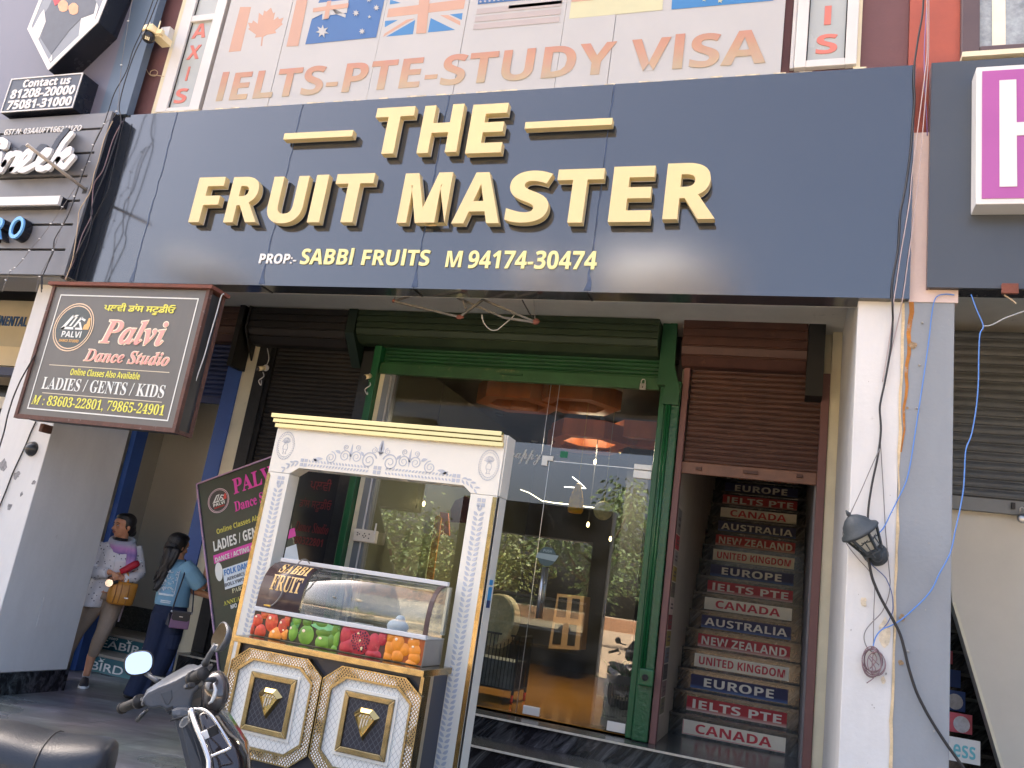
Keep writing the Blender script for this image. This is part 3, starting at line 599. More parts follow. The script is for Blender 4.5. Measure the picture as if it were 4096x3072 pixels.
# dark window at far right
dw = thing('window', 'brown framed window with curtains at the upper right corner', 'window', (1.6, 5.44, 5.4))
x0 = at(K(0, 3, 1665, 300), Y=5.43).x; xi = at(K(0, 3, 1830, 200), Y=5.43).x; z0 = at(K(0, 3, 1700, 500), Y=5.43).z; zi = at(K(0, 3, 1850, 400), Y=5.43).z
c = MB(); c.box(x0, xi, 5.42, 5.475, z0, 9); c.box(xi, 4, 5.422, 5.475, z0, zi); c.build('frame', mat('dark_brown_frame', S(88, 74, 76), .4, var=.1), dw, bevel=.01)
MB().box(xi, 4, 5.46, 5.47, zi, 9).build('pane', mat('curtained_pane', S(150, 160, 168), .2, var=.35, vscale=14), dw)
c = MB()
for i in range(3): c.box(xi + .12 + i * .27 - .04, xi + .12 + i * .27 + .04, 5.453, 5.459, zi, 9)
c.build('curtain', mat('curtain_cream', S(226, 222, 205), .7, var=.1), dw)
MB().box(x0, 4, 5.36, 5.47, z0 - .04, z0 - .002).build('sill', M_cream, dw)

# banner
BY = 5.40
bn = thing('flag_banner', 'pale faded banner of national flags reading IELTS-PTE-STUDY VISA', 'banner', (-2.6, BY, 5.3))
M_flex = mat('white_flex', (.41, .425, .44), .45, var=.04, vscale=1.5)
bx0 = at(K(0, 0, 1975, 60), Y=BY).x + .01; bx1 = at(K(0, 3, 140, 200), Y=BY).x
bs = [bx0] + [at(K(*q), Y=BY).x for q in ((0, 1, 170, 620), (0, 1, 1040, 450), (0, 1, 1770, 420), (0, 2, 425, 350), (0, 2, 870, 350))] + [bx1]
for i in range(len(bs) - 1):
    MB().box(bs[i] + .002, bs[i + 1] - .002, BY + .002 * (i % 2), BY + .02, 5.292, 8.2).build('sheet', M_flex, bn)
MB().box(bx0, bx1, BY + .022, BY + .03, 5.30, 8.2).build('backing', M_blk, bn)
FYB = BY - .001
zt_ = at(K(0, 0, 1930, 625), Y=FYB).z
M_fade = ramp_mat('faded_orange_print', 'Z', [(5.42, S(180, 162, 140)), (5.60, S(184, 146, 126)), (5.85, S(184, 124, 114))], .6)
c = MB(); 
ta, tb_, ba = at(K(0, 0, 1930, 625), Y=FYB), at(K(0, 2, 2110, 232), Y=FYB), at(K(0, 2, 2190, 545), Y=FYB)
bb = at(K(0, 0, 1862, 878), Y=FYB)
put_text(c, bold('IELTS-PTE-STUDY VISA'), (bb.x, FYB, bb.z), (ba.x, FYB, ba.z), (bb.x, FYB, ta.z), (0, -.002, 0), .006)
c.build('lettering', M_fade, bn)
print('banner z', ta.z, tb_.z, ba.z, bb.z)
M_forg = mat('faded_orange', S(182, 148, 132), .6, var=.05); M_fblue = mat('flag_blue', S(54, 98, 156), .5, var=.05); M_fblue2 = mat('flag_light_blue', S(54, 118, 176), .5, var=.05); M_fgrey = mat('faded_stripe', S(166, 160, 162), .6, var=.05); M_fgreen = mat('faded_lime', S(186, 188, 158), .6, var=.05)
kp = lambda r, c, l, y=FYB: [at(K(r, c, *q), Y=y) for q in l]
def star(mb, r, c, cx, cy, R, n=7, inner=.45):
    mb.prism(kp(r, c, [(cx + R * (1 if i % 2 == 0 else inner) * sin(i * pi / n + .1), cy - R * (1 if i % 2 == 0 else inner) * cos(i * pi / n + .1)) for i in range(2 * n)], FYB - .0045), (0, .0015, 0))
# maple leaf flag
c = MB(); c.prism(kp(0, 0, [(2075, 60), (2170, 60), (2080, 440), (1975, 450)]), (0, .001, 0)); c.prism(kp(0, 1, [(350, 0), (447, -10), (365, 395), (262, 402)]), (0, .001, 0))
leaf = [(130, 65), (148, 115), (165, 105), (150, 175), (190, 145), (198, 165), (238, 152), (220, 195), (232, 208), (165, 262), (175, 285), (95, 300), (62, 318), (52, 396), (40, 398), (48, 318), (-10, 325), (0, 300), (-70, 250), (-55, 240), (-70, 195), (-35, 200), (-25, 175), (15, 205), (25, 110), (60, 135), (70, 90), (90, 100)]
c.prism(kp(0, 1, leaf), (0, .001, 0)); c.build('flag', M_forg, bn, label='faded maple leaf flag')
# southern cross flag
c = MB(); c.prism(kp(0, 1, [(478, 180), (425, 383), (1038, 322), (1110, -10), (560, -30)]), (0, .001, 0)); f1 = c.build('flag', M_fblue, bn, label='blue flag with white stars')
c = MB(); star(c, 0, 1, 572, 270, 58); star(c, 0, 1, 863, 112, 30); star(c, 0, 1, 1040, 66, 28); star(c, 0, 1, 916, 270, 28); star(c, 0, 1, 980, 145, 16, 5); star(c, 0, 1, 975, -5, 26); c.build('stars', M_flex, f1)
c = MB(); c.prism(kp(0, 1, [(505, 30), (800, -5), (785, 110), (640, 130), (625, 160), (570, 170), (575, 118), (480, 165)], FYB - .003), (0, .001, 0)); c.prism(kp(0, 1, [(640, 60), (775, 125), (772, 152), (690, 120)], FYB - .003), (0, .001, 0)); c.build('canton', M_flex, f1)
c = MB(); c.prism(kp(0, 1, [(495, 70), (800, 25), (795, 65), (490, 105)], FYB - .005), (0, .001, 0)); c.prism(kp(0, 1, [(615, 10), (650, 5), (625, 158), (585, 165)], FYB - .0052), (0, .001, 0)); c.build('canton_cross', M_forg, f1)
# union flag
c = MB(); c.prism(kp(0, 1, [(1115, 180), (1225, 172), (1112, 235)]), (0, .001, 0)); c.prism(kp(0, 1, [(1375, 172), (1355, 295), (1125, 316)]), (0, .001, 0)); c.prism(kp(0, 1, [(1510, 155), (1720, 258), (1485, 280)]), (0, .001, 0)); c.prism(kp(0, 1, [(1675, 125), (1785, 112), (1778, 172)]), (0, .001, 0)); c.prism(kp(0, 1, [(1160, -5), (1250, 25), (1155, 38)]), (0, .001, 0)); f2 = c.build('flag', M_fblue2, bn, label='union flag of blue triangles and faded crosses')
c = MB(); c.prism(kp(0, 1, [(1145, 75), (1810, -10), (1795, 75), (1130, 150)]), (0, .001, 0)); c.prism(kp(0, 1, [(1410, -10), (1500, -10), (1470, 285), (1382, 290)], FYB - .002), (0, .001, 0)); c.prism(kp(0, 1, [(1098, 318), (1110, 290), (1300, 170), (1370, 158)]), (0, .001, 0)); c.prism(kp(0, 1, [(1590, 130), (1660, 130), (1765, 185), (1765, 220)]), (0, .001, 0)); c.build('crosses', M_forg, f2)
# striped flag
c = MB()
for y0_, y1_, xa, xb in ((78, 108, 1910, 434), (145, 175, 1896, 426), (212, 242, 1882, 414)):
    p_ = [at(K(0, 1, xa, y0_), Y=FYB), at(K(0, 2, xb, y0_ - 78 if y0_ < 100 else y0_ - 75), Y=FYB), at(K(0, 2, xb - 4, y0_ - 46), Y=FYB), at(K(0, 1, xa - 6, y1_), Y=FYB)]
    zt2 = (p_[0].z + p_[1].z) / 2; zb2 = zt2 - .055; c.box(p_[0].x, p_[1].x, FYB, FYB + .001, zb2, zt2)
c.box(at(K(0, 2, -20, 10), Y=FYB).x, at(K(0, 2, 434, 10), Y=FYB).x, FYB, FYB + .001, at(K(0, 2, 434, 30), Y=FYB).z, at(K(0, 2, 434, 0), Y=FYB).z)
f3 = c.build('flag', M_fgrey, bn, label='faded striped flag')
c = MB(); c.prism(kp(0, 1, [(1925, -40), (2400, -80), (2212 + 180, -10), (1915, 38)]), (0, .001, 0)); c.build('canton', M_fblue, f3)
c = MB()
for i in range(6): star(c, 0, 1, 1940 + i * 39, 14 - i * 4, 13, 5)
c.build('stars', M_flex, f3)
c = MB(); c.prism(kp(0, 2, [(512, 18), (1310, -60), (1300, 85), (492, 162)]), (0, .001, 0)); c.build('flag', M_fgreen, bn, label='faded red and lime flag')
c = MB(); c.prism(kp(0, 2, [(512, 17), (700, 0), (760, -60), (520, -60)], FYB - .002), (0, .001, 0)); c.build('flag', M_forg, bn, label='faded red band')
c = MB(); c.prism([at(K(0, 2, 1378, 82), Y=FYB), at(K(0, 2, 1385, -60), Y=FYB), at(K(0, 3, 60, -80), Y=FYB), at(K(0, 3, 45, 4), Y=FYB)], (0, .001, 0)); f4 = c.build('flag', M_fblue2, bn, label='light blue flag with pale stars')
c = MB(); star(c, 0, 2, 1798, 2, 26, 5); star(c, 0, 2, 1660, -6, 22, 5); c.build('stars', M_fgreen, f4)
# ================================================================== roller shutters
def shutter_mat(name, col, dusty):
    return mat(name, col, .5, var=.25, vscale=5, bump=.15, bscale=80, dirt=(dusty, .25, 6), spec=.4)
M_shblack = shutter_mat('black_shutter_paint', (.022, .02, .019), (.075, .062, .052))
M_shgreen = shutter_mat('green_shutter_paint', S(26, 74, 42), S(76, 92, 60))
M_shgold = shutter_mat('dusty_green_paint', S(48, 62, 44), S(72, 76, 52))
M_shbrown = shutter_mat('brown_shutter_paint', S(78, 52, 44), S(112, 82, 64))
M_shblue = shutter_mat('blue_shutter_paint', S(36, 52, 96), S(70, 66, 62))
M_shgrey = shutter_mat('grey_shutter_paint', S(82, 86, 88), S(120, 112, 92))
M_gpost = mat('green_gloss_paint', S(24, 88, 52), .35, var=.18, vscale=5, bump=.25, bscale=45, dirt=(S(16, 58, 34), .3, 9), streak=2)
M_bframe = mat('brown_frame_paint', S(112, 78, 76), .55, var=.1, vscale=5, dirt=(S(190, 170, 160), .1, 16))
M_blueframe = mat('blue_frame_paint', S(52, 88, 158), .45, var=.12, vscale=4, bump=.15, bscale=60)
M_padlock = mat('padlock_steel', (.45, .44, .42), .3, 1, var=.15)
def curtain(mb, x0, x1, z0, z1, y, pitch, depth, lip=.3):
    """interlocking shutter slats: every slat bulges forward and ends in a small groove"""
    n = max(1, round((z1 - z0) / pitch)); p = (z1 - z0) / n; prof = []
    for i in range(n):
        z = z0 + i * p
        prof += [(y, z), (y, z + p * .10), (y - depth * .7, z + p * .18), (y - depth, z + p * .40), (y - depth * .95, z + p * .62), (y - depth * .6, z + p * .82), (y - depth * .1, z + p * .92)]
    prof.append((y, z1)); m = len(prof); ns = 6
    vs = [(x0 + (x1 - x0) * k / ns, a + .0015 * sin(k * 2.1 + j * .7), b) for j, (a, b) in enumerate(prof) for k in range(ns + 1)]
    fs = [(j * (ns + 1) + k, j * (ns + 1) + k + 1, (j + 1) * (ns + 1) + k + 1, (j + 1) * (ns + 1) + k) for j in range(m - 1) for k in range(ns)]
    return mb.add(vs, fs)
def housing(mb, x0, x1, z0, z1, y, depth, n=5):
    """rolled-up slats seen as a drum: slightly faceted curve that swings back under at the bottom"""
    prof = []; H = z1 - z0
    for i in range(n):
        a0 = i / n; a1 = (i + 1) / n
        f = lambda a: depth * (1 - .55 * max(0, (.42 - a) / .42) ** 2)
        prof += [(y - f(a0), z0 + H * a0 + .003), (y - f(a0) - .016, z0 + H * (a0 + .022)), (y - f(a1) - .010, z0 + H * (a1 - .03)), (y - f(a1), z0 + H * a1 - .003)]
    poly = prof + [(y, z1), (y, z0)]
    L = [(x0, a, b) for a, b in poly]; return mb.prism(L, (x1 - x0, 0, 0))
# black shutter
s = thing('roller_shutter', 'black closed roller shutter left of the green framed shop front', 'shutter', (-4.8, YW, .41))
c = MB(); curtain(c, -5.335, -4.262, .41, 3.62, YW + .03, .046, .014); c.build('curtain', M_shblack, s)
c = MB(); housing(c, -5.57, -4.395, 3.59, 3.975, YW - .02, .22, 5); c.build('housing', M_shblack, s)
c = MB(); c.prism([(-5.60, YW - .05, 3.975), (-5.60, YW - .27, 3.975), (-5.60, YW - .27, 3.72), (-5.60, YW - .05, 3.42)], (.02, 0, 0)); c.build('end_bracket', M_shblack, s)
c = MB(); c.prism([(-4.38, YW - .0, 3.975), (-4.38, YW - .27, 3.975), (-4.38, YW - .27, 3.72), (-4.38, YW - .0, 3.42)], (.10, 0, 0)); c.build('end_bracket', mat('dark_green_plate', S(14, 34, 24), .5), s)
for x0, x1 in ((-5.527, -5.385), (-4.25, -4.125)):
    MB().box(x0, x1, YW - .035, YW + .05, .41, 3.6).build('guide_rail', mat('black_gloss_post', (.024, .025, .026), .32, var=.25, vscale=6, bump=.35, bscale=35, dirt=((.25, .24, .22), .05, 20)), s)
MB().box(-5.384, -5.338, YW - .01, YW + .05, .41, 3.6).build('guide_rail', M_blk, s)
nb = thing('notice_panel', 'dark glossy panel with faint red lettering hung on the black shutter', 'notice', (-4.75, YW - .02, 1.0))
px0 = at(G5(300, 600), Y=YW - .03).x; px1 = at(G5(640, 500), Y=YW - .03).x
MB().box(-5.33, px1, YW - .03, YW - .005, .85, 2.35).build('panel', mat('smoked_panel', (.03, .031, .034), .16, var=.1), nb)
M_dred = mat('dark_red_vinyl', S(120, 30, 36), .5)
for body, a in (('ਪਲਵੀ', ((400, 440), (590, 440), (500, 385), (500, 490))), ('ਡਾਂਸ ਸਟੂਡੀਓ', ((300, 620), (590, 620), (450, 560), (450, 680))), (serifi('Dance Studio'), ((265, 810), (560, 850), (300, 760), (300, 850))), (bold('80322801'), ((265, 930), (510, 960), (380, 905), (380, 975)))):
    c = MB(); text_px(c, body, *[G5(*q) for q in a], YW - .031, .002, 0); c.build('lettering', M_dred, nb)
# green shutter
s = thing('roller_shutter', 'wide green roller shutter rolled up above the glass shop front', 'shutter', (-2.6, YW, 3.37))
c = MB(); housing(c, -4.275, -1.205, 3.655, 3.98, YW - .02, .22, 5); c.build('housing', M_shgold, s)
c = MB(); curtain(c, -4.03, -1.19, 3.49, 3.72, YW + .02, .04, .014); c.build('curtain', M_shgreen, s)
c = MB(); c.box(-4.04, -1.185, YW - .03, YW + .03, 3.375, 3.49); c.build('bottom_rail', mat('dented_green_rail', S(34, 80, 46), .45, var=.3, vscale=2.5, bump=.5, bscale=9, dirt=(S(120, 124, 84), .42, 3)), s, bevel=.006)
c = MB(); c.box(-2.73, -2.5, YW - .045, YW - .031, 3.43, 3.45); c.build('handle', M_shgreen, s)
for x0, x1, y0 in ((-4.118, -4.042, YW - .07),):
    MB().box(x0, x1, y0, YW + .05, .41, 3.66).build('guide_rail', M_gpost, s, bevel=.008)
MB().box(-1.172, -1.115, YW - .03, YW + .06, .41, 3.45).build('guide_rail', M_gpost, s, bevel=.01)
c = MB()
c.box(-1.11, -.978, YW - .09, YW + .06, .41, 3.45); c.build('guide_rail', mat('thick_green_paint', S(22, 80, 48), .3, var=.15, vscale=4, bump=.8, bscale=30, dirt=(S(14, 48, 30), .3, 8)), s, bevel=.012)
for x in (-1.085, -1.06): 
    c = MB(); c.tube([(x, YW - .1, .95), (x, YW - .1, 3.45)], .013, 8); c.build('conduit', M_gpost, s, smooth=True)
c = MB(); c.box(-1.19, -1.12, YW - .12, YW - .02, 3.40, 3.98); c.prism([(-1.12, YW - .13, 3.98), (-1.06, YW - .13, 3.98), (-1.05, YW - .13, 3.58), (-.985, YW - .13, 3.36), (-.985, YW - .13, 3.22), (-1.12, YW - .13, 3.22)], (0, .05, 0)); c.build('end_bracket', mat('dark_green_paint', S(20, 74, 44), .4, var=.15), s)
q = at(K(3, 2, 1160, 885), Y=YW - .12)
c = MB(); c.box(q.x - .06, q.x + .06, YW - .15, YW - .092, q.z - .06, q.z + .075); lb = c.build('lock_box', M_gpost, s, bevel=.012)
c = MB(); c.lathe([(.026, 0), (.026, .012), (.018, .014), (.018, .004)], (q.x - .005, YW - .151, q.z + .008), (0, -1, 0), 16); c.build('socket', M_blk, lb)
pad = thing('padlock', 'steel padlock hanging from the bottom rail of the green shutter', 'padlock', at(G9(1995, 260), Y=YW - .05))
q = at(G9(1995, 260), Y=YW - .05)
MB().box(q.x - .028, q.x + .028, YW - .062, YW - .04, q.z - .035, q.z + .025).build('body', M_padlock, pad, bevel=.006)
c = MB(); c.tube([(q.x - .018, YW - .05, q.z + .02), (q.x - .018, YW - .05, q.z + .05), (q.x - .009, YW - .05, q.z + .064), (q.x + .009, YW - .05, q.z + .064), (q.x + .018, YW - .05, q.z + .05), (q.x + .018, YW - .05, q.z + .02)], .005, 8); c.build('shackle', M_padlock, pad, smooth=True)
MB().box(q.x - .004, q.x + .004, YW - .0635, YW - .062, q.z - .02, q.z - .004).build('keyhole', M_blk, pad)
# brown shutter
s = thing('roller_shutter', 'brown roller shutter half lowered over the stair with country signs', 'shutter', (-.38, YW, 2.64))
c = MB(); curtain(c, -.905, .195, 2.74, 3.62, YW + .02, .048, .016); c.build('curtain', M_shbrown, s)
c = MB(); housing(c, -.99, .06, 3.585, 4.0, YW - .01, .2, 5); c.build('housing', M_shbrown, s)
c = MB(); c.box(-.925, .195, YW - .01, YW + .03, 2.638, 2.742); c.build('bottom_rail', mat('worn_brown_rail', S(112, 78, 62), .5, var=.25, vscale=6, bump=.3, bscale=25, dirt=(S(60, 44, 40), .3, 7)), s, bevel=.006)
for gx in (650, 1225, 1765):
    q = at(G7(gx, 95 + (gx - 650) * .075), Y=YW - .02)
    MB().box(q.x - (.06 if gx == 1225 else .025), q.x + (.06 if gx == 1225 else .025), YW - .035, YW - .011, q.z - .014, q.z + .014).build('handle' if gx == 1225 else 'latch', M_shbrown, s, bevel=.004)
for x0, x1 in ((-.972, -.918), (.197, .262)):
    MB().box(x0, x1, YW - .05, YW + .04, .0 if x0 > 0 else .405, 3.6).build('guide_rail', M_bframe, s, bevel=.004)
MB().box(.065, .2, YW - .22, YW + .0, 3.35, 4.0).build('end_bracket', M_blk, s)
# blue shutter over the left doorway
s = thing('roller_shutter', 'blue roller shutter raised over the left doorway behind the dance sign', 'shutter', (-6.35, YW, 2.95))
c = MB(); curtain(c, -6.86, -5.82, 3.0, 3.62, YW + .02, .05, .015); c.build('curtain', M_shblue, s)
c = MB(); housing(c, -6.95, -5.66, 3.6, 3.98, YW - .02, .2, 5); c.build('housing', mat('rusty_brown_slats', S(84, 62, 56), .6, var=.3, dirt=(S(50, 34, 30), .4, 8)), s)
MB().box(-6.86, -5.82, YW - .01, YW + .03, 2.93, 3.0).build('bottom_rail', M_shblue, s)
MB().box(-6.935, -6.865, YW - .05, YW + .12, .0, 3.62).build('guide_rail', M_blueframe, s)
c = MB(); c.box(-5.87, -5.80, YW - .05, YW + .0, .0, 3.62); c.box(-5.80, -5.69, YW - .05, YW - .028, .0, 3.5); c.build('guide_rail', M_blueframe, s)
MB().box(-5.72, -5.66, YW - .27, YW, 3.3, 3.98).build('end_bracket', M_blk, s)
# dark grey shutter of the right bay
s = thing('roller_shutter', 'dark grey roller shutter half lowered at the right edge', 'shutter', (1.6, YW - .3, 2.4))
YS = 6.85; zb = at(K(2, 3, 1595, 1080), Y=YS).z; zr = at(K(2, 3, 1595, 965), Y=YS).z
c = MB(); curtain(c, .905, 3.2, zr, 3.9, YS, .07, .02); c.build('curtain', M_shgrey, s)
MB().box(.905, 3.2, YS - .02, YS + .02, zb, zr).build('bottom_rail', mat('grey_rail', S(112, 116, 116), .5, var=.12), s, bevel=.004)
q = at(K(2, 3, 2110, 1060), Y=YS); MB().box(q.x - .012, q.x + .012, YS - .04, YS - .021, q.z - .02, q.z + .025).build('latch', M_blk, s)
pad = thing('padlock', 'round steel padlock at the right edge on the grey shutter', 'padlock', at(K(2, 3, 2195, 1165), Y=YS - .05)); q = at(K(2, 3, 2195, 1165), Y=YS - .05)
c = MB(); c.lathe([(.001, 0), (.03, 0), (.034, .006), (.034, .016), (.03, .022), (.001, .022)], (q.x, YS - .05, q.z), (0, -1, 0), 20); c.build('body', M_padlock, pad, smooth=True)
c = MB(); c.tube([(q.x - .016, YS - .055, q.z + .02), (q.x - .014, YS - .055, q.z + .075), (q.x, YS - .055, q.z + .085), (q.x + .014, YS - .055, q.z + .075), (q.x + .016, YS - .055, q.z + .02)], .004, 8); c.build('shackle', M_padlock, pad, smooth=True)

# ================================================================== brown stair with country boards
ct = thing('country_stair', 'steep dark granite stair climbing behind the brown shutter', 'stair', (-.42, 8.06, .4))
SX0, SX1, SY, SZ, RI, RU = -.925, .18, 8.06, .405, .187, .195
c = MB(); t = MB()
for i in range(17):
    y = SY + i * RU; z = SZ + i * RI
    c.box(SX0, SX1, y, y + RU + .3, z, z + RI - .022); t.box(SX0, SX1, y - .03, y + RU + .02, z + RI - .021, z + RI)
c.build('step', M_gran, ct); t.build('tread', marble('dark_tread', (.03, .03, .032), (.12, .12, .12), 6, .2, amt=.55), ct)
MB().box(-1.0, -.927, 7.31, 11.5, .405, 4.02).build('side_wall', mat('stair_wall_paint', S(178, 172, 158), .7, var=.12, vscale=3, dirt=((.2, .18, .16), .15, 6)), ct)
MB().box(.183, .2, 7.31, 11.5, .3, 4.02).build('side_wall', mat('stair_wall_grey', S(120, 120, 124), .7, var=.2, vscale=6), ct)
MB().box(-.93, .18, 6.99, 8.06, .386, .4045).build('landing', M_tread, ct)
BRD = {'CANADA': ('w', .13, .87), 'IELTS PTE': ('r', .06, .95), 'EUROPE': ('b', .14, .86), 'UNITED KINGDOM': ('w', .05, .96), 'NEW ZEALAND': ('r', .04, .965), 'AUSTRALIA': ('b', .04, .96)}
M_bw = mat('cream_board', S(214, 212, 198), .5, var=.06, vscale=8, dirt=(S(150, 130, 110), .12, 14)); M_bred = mat('red_text_vinyl', S(178, 40, 58), .5, var=.12, vscale=14); M_bwt = mat('white_text_vinyl', S(212, 212, 204), .5, var=.06, vscale=14)
seq = ['CANADA', 'IELTS PTE', 'EUROPE', 'UNITED KINGDOM', 'NEW ZEALAND', 'AUSTRALIA']; colname = {'w': 'cream', 'r': 'red', 'b': 'navy blue'}
place = ['at the foot of the stair', 'first of its kind from the bottom', 'in the dark upper part', 'in the darkness at the top']
for i in range(16):
    w_ = seq[i % 6]; k, a, b2 = BRD[w_]; y = SY + i * RU - .006; z0 = SZ + i * RI + .018; z1 = SZ + i * RI + RI - .045
    if k == 'w': bm_ = M_bw
    else:
        cc = S(170, 36, 52) if k == 'r' else S(20, 32, 84)
        bm_ = ramp_mat('board_' + k + str(i), 'Z', [(z0, S(208, 190, 184) if k == 'r' else S(70, 110, 170)), (z0 + .035, cc), (z1, tuple(x * .9 for x in cc))], .5)
    which = ('lowest', 'second', 'third')[i // 6] if (i % 6 < 4) else ('lower', 'upper')[i // 6]
    lab = f'{colname[k]} riser board reading {w_}, ' + ({'lowest': 'lowest of its kind on the stair', 'second': 'middle one of its kind on the stair', 'third': 'dimmest one at the top of the stair', 'lower': 'lower of the two on the stair', 'upper': 'upper of the two on the stair'}[which])
    t = thing('riser_board', lab, 'stair sign', (-.4, y, z0), 'country boards on the stair risers')
    MB().box(-.80, .08, y, y + .005, z0, z1).build('panel', bm_, t)
    W_ = .88; c = MB(); text_xz(c, bold(w_), -.80 + W_ * a, -.80 + W_ * b2, z0 + (z1 - z0) * .2, z0 + (z1 - z0) * .84, y - .0005, .002, .004 if w_ != 'AUSTRALIA' else 0)
    c.build('lettering', M_bred if k == 'w' else M_bwt, t)
    if i == 0:
        c = MB(); e = .004
        c.box(-.797, .077, y - .002, y - .0005, z0 + .004, z0 + .004 + e); c.box(-.797, -.797 + e, y - .002, y - .0005, z0 + .009, z1 - .004); c.build('border', M_bred, t)
# small notices pasted along the stair wall
nm = thing('pasted_notices', 'column of small coloured notices pasted on the stair wall edge', 'notices', (-.925, 7.5, 1.4))
rng = random.Random(21); z = .62
for i, col in enumerate((S(110, 108, 84), S(120, 100, 100), S(62, 64, 64), S(96, 104, 112), S(138, 126, 60), S(120, 34, 44), S(196, 180, 170), S(96, 94, 80), S(150, 132, 60), S(150, 146, 140), S(168, 46, 56), S(128, 128, 122))):
    h = .125 if i < 11 else .22
    MB().box(-.926, -.9225, 7.36, 7.60, z, z + h).build('notice', mat('notice%d' % i, col, .6, var=.2, vscale=15), nm)
    c = MB(); c.box(-.9224, -.9215, 7.40, 7.56, z + h * .3, z + h * .42); c.box(-.9224, -.9215, 7.42, 7.55, z + h * .55, z + h * .68); c.build('print_lines', mat('notice_ink', (.12, .1, .1), .7), nm)
    z += h + .012
MB().box(-.9268, -.9262, 7.33, 7.63, .60, z + .02).build('paper', mat('notice_paper', S(196, 190, 176), .8, var=.15), nm)

# ================================================================== glass shop front
GY = 7.30
M_glass = glass('shop_glass', (.80, .83, .82), 2.1, .0, .04)
M_glass2 = glass('transom_glass', (.86, .88, .87), 1.32, .0, .03)
M_green_edge = mat('glass_edge', (.12, .22, .18), .2)
sf = thing('glass_shop_front', 'tall frameless glass shop front with fixed panes and white patch fittings', 'shop front', (-2.6, GY, .41))
dx0 = -2.14; dx1 = -1.18; dz = 2.648
c = MB(); c.box(-3.86, dx0 - .004, GY, GY + .010, .42, 2.80); c.build('pane', M_glass, sf)
c = MB(); c.box(-3.86, dx0 - .09, GY, GY + .010, 2.804, 3.40); c.build('pane', M_glass2, sf)
c = MB(); c.box(dx0, dx1, GY, GY + .010, 2.78, 3.40); c.build('pane', M_glass2, sf)
c = MB(); c.box(dx0, dx1, GY, GY + .010, dz + .006, 2.777); c.build('pane', M_glass, sf)
c = MB(); c.box(dx0 - .086, dx0 - .004, GY, GY + .010, 2.804, 3.40); c.build('pane', M_glass2, sf)
c = MB()
for x in (dx0 - .088, dx0 - .002): c.box(x - .0015, x + .0015, GY - .001, GY + .011, 2.70, 3.40)
c.build('pane_edge', M_steel, sf)
c = MB(); c.box(-4.035, -3.985, YW - .0, YW + .1, .41, 3.45); c.build('frame', M_cream, sf)
c = MB(); c.box(-3.983, -3.862, YW + .0, YW + .09, .41, 3.45); c.build('frame', mat('grey_aluminium', S(128, 134, 138), .4, .3, var=.12), sf)
c = MB(); c.tube([(-3.90, YW - .012, .5), (-3.90, YW - .012, 3.35)], .011, 8); c.build('conduit', M_alu, sf, smooth=True)
ppf = mat('patch_fitting', (.74, .74, .72), .3, .35, var=.08)
q0 = at(G9(890, 1030), Y=GY); q1 = at(G9(1012, 1030), Y=GY); qb = at(G9(885, 1142), Y=GY).z; qm = at(G9(945, 1088), Y=GY)
c = MB(); c.prism([(q0.x, GY - .02, qb), (qm.x, GY - .02, qb), (qm.x, GY - .02, qm.z), (q1.x, GY - .02, qm.z), (q1.x, GY - .02, q0.z), (q0.x, GY - .02, q0.z)], (0, .018, 0)); c.build('patch_fitting', ppf, sf, bevel=.003)
hx0 = at(G9(1902, 1150), Y=GY).x; hz1 = at(G9(1905, 1122), Y=GY).z; hzm = at(G9(1905, 1186), Y=GY).z
MB().box(hx0, dx1 - .003, GY - .02, GY - .002, hzm + .003, hz1).build('patch_fitting', ppf, sf, bevel=.003)
dr = thing('glass_door', 'frameless glass shop door with long steel bar handle', 'door', (-1.66, GY, .42))
c = MB(); c.box(dx0 + .002, dx1 - .002, GY - .001, GY + .009, .425, dz - .004); c.build('pane', M_glass, dr)
c = MB(); c.box(dx0 - .003, dx0 + .0015, GY - .003, GY + .011, .425, dz - .004); c.box(dx0 + .003, dx1 - .003, GY - .002, GY + .010, dz - .0035, dz + .004); c.build('edge_strip', M_steel, dr)
MB().box(hx0, dx1 - .003, GY - .02, GY - .003, hzm - .075, hzm - .004).build('hinge', ppf, dr, bevel=.003)
q = at(K(3, 2, 165, 1200), Y=GY); MB().box(q.x - .075, q.x + .075, GY - .02, GY - .003, .43, .50).build('lock_patch', ppf, dr, bevel=.003)
q = at(K(3, 2, 895, 1345), Y=GY); MB().box(q.x - .075, dx1 - .003, GY - .02, GY - .003, .43, .505).build('hinge', ppf, dr, bevel=.003)
for yy, gg in ((GY - .055, ((890, 738), (835, 1310))), (GY + .05, ((930, 748), (872, 1308)))):
    a = at(G10(*gg[0]), Y=yy); b2 = at(G10(*gg[1]), Y=yy); x = (a.x + b2.x) / 2
    c = MB(); c.tube([(x, yy, b2.z), (x, yy, a.z)], .0165, 12); 
    for zz in (b2.z + .14, a.z - .14): c.tube([(x, yy, zz), (x, GY + (.0 if yy < GY else .008), zz)], .008, 8)
    c.build('handle_bar', M_steel, dr, smooth=True)
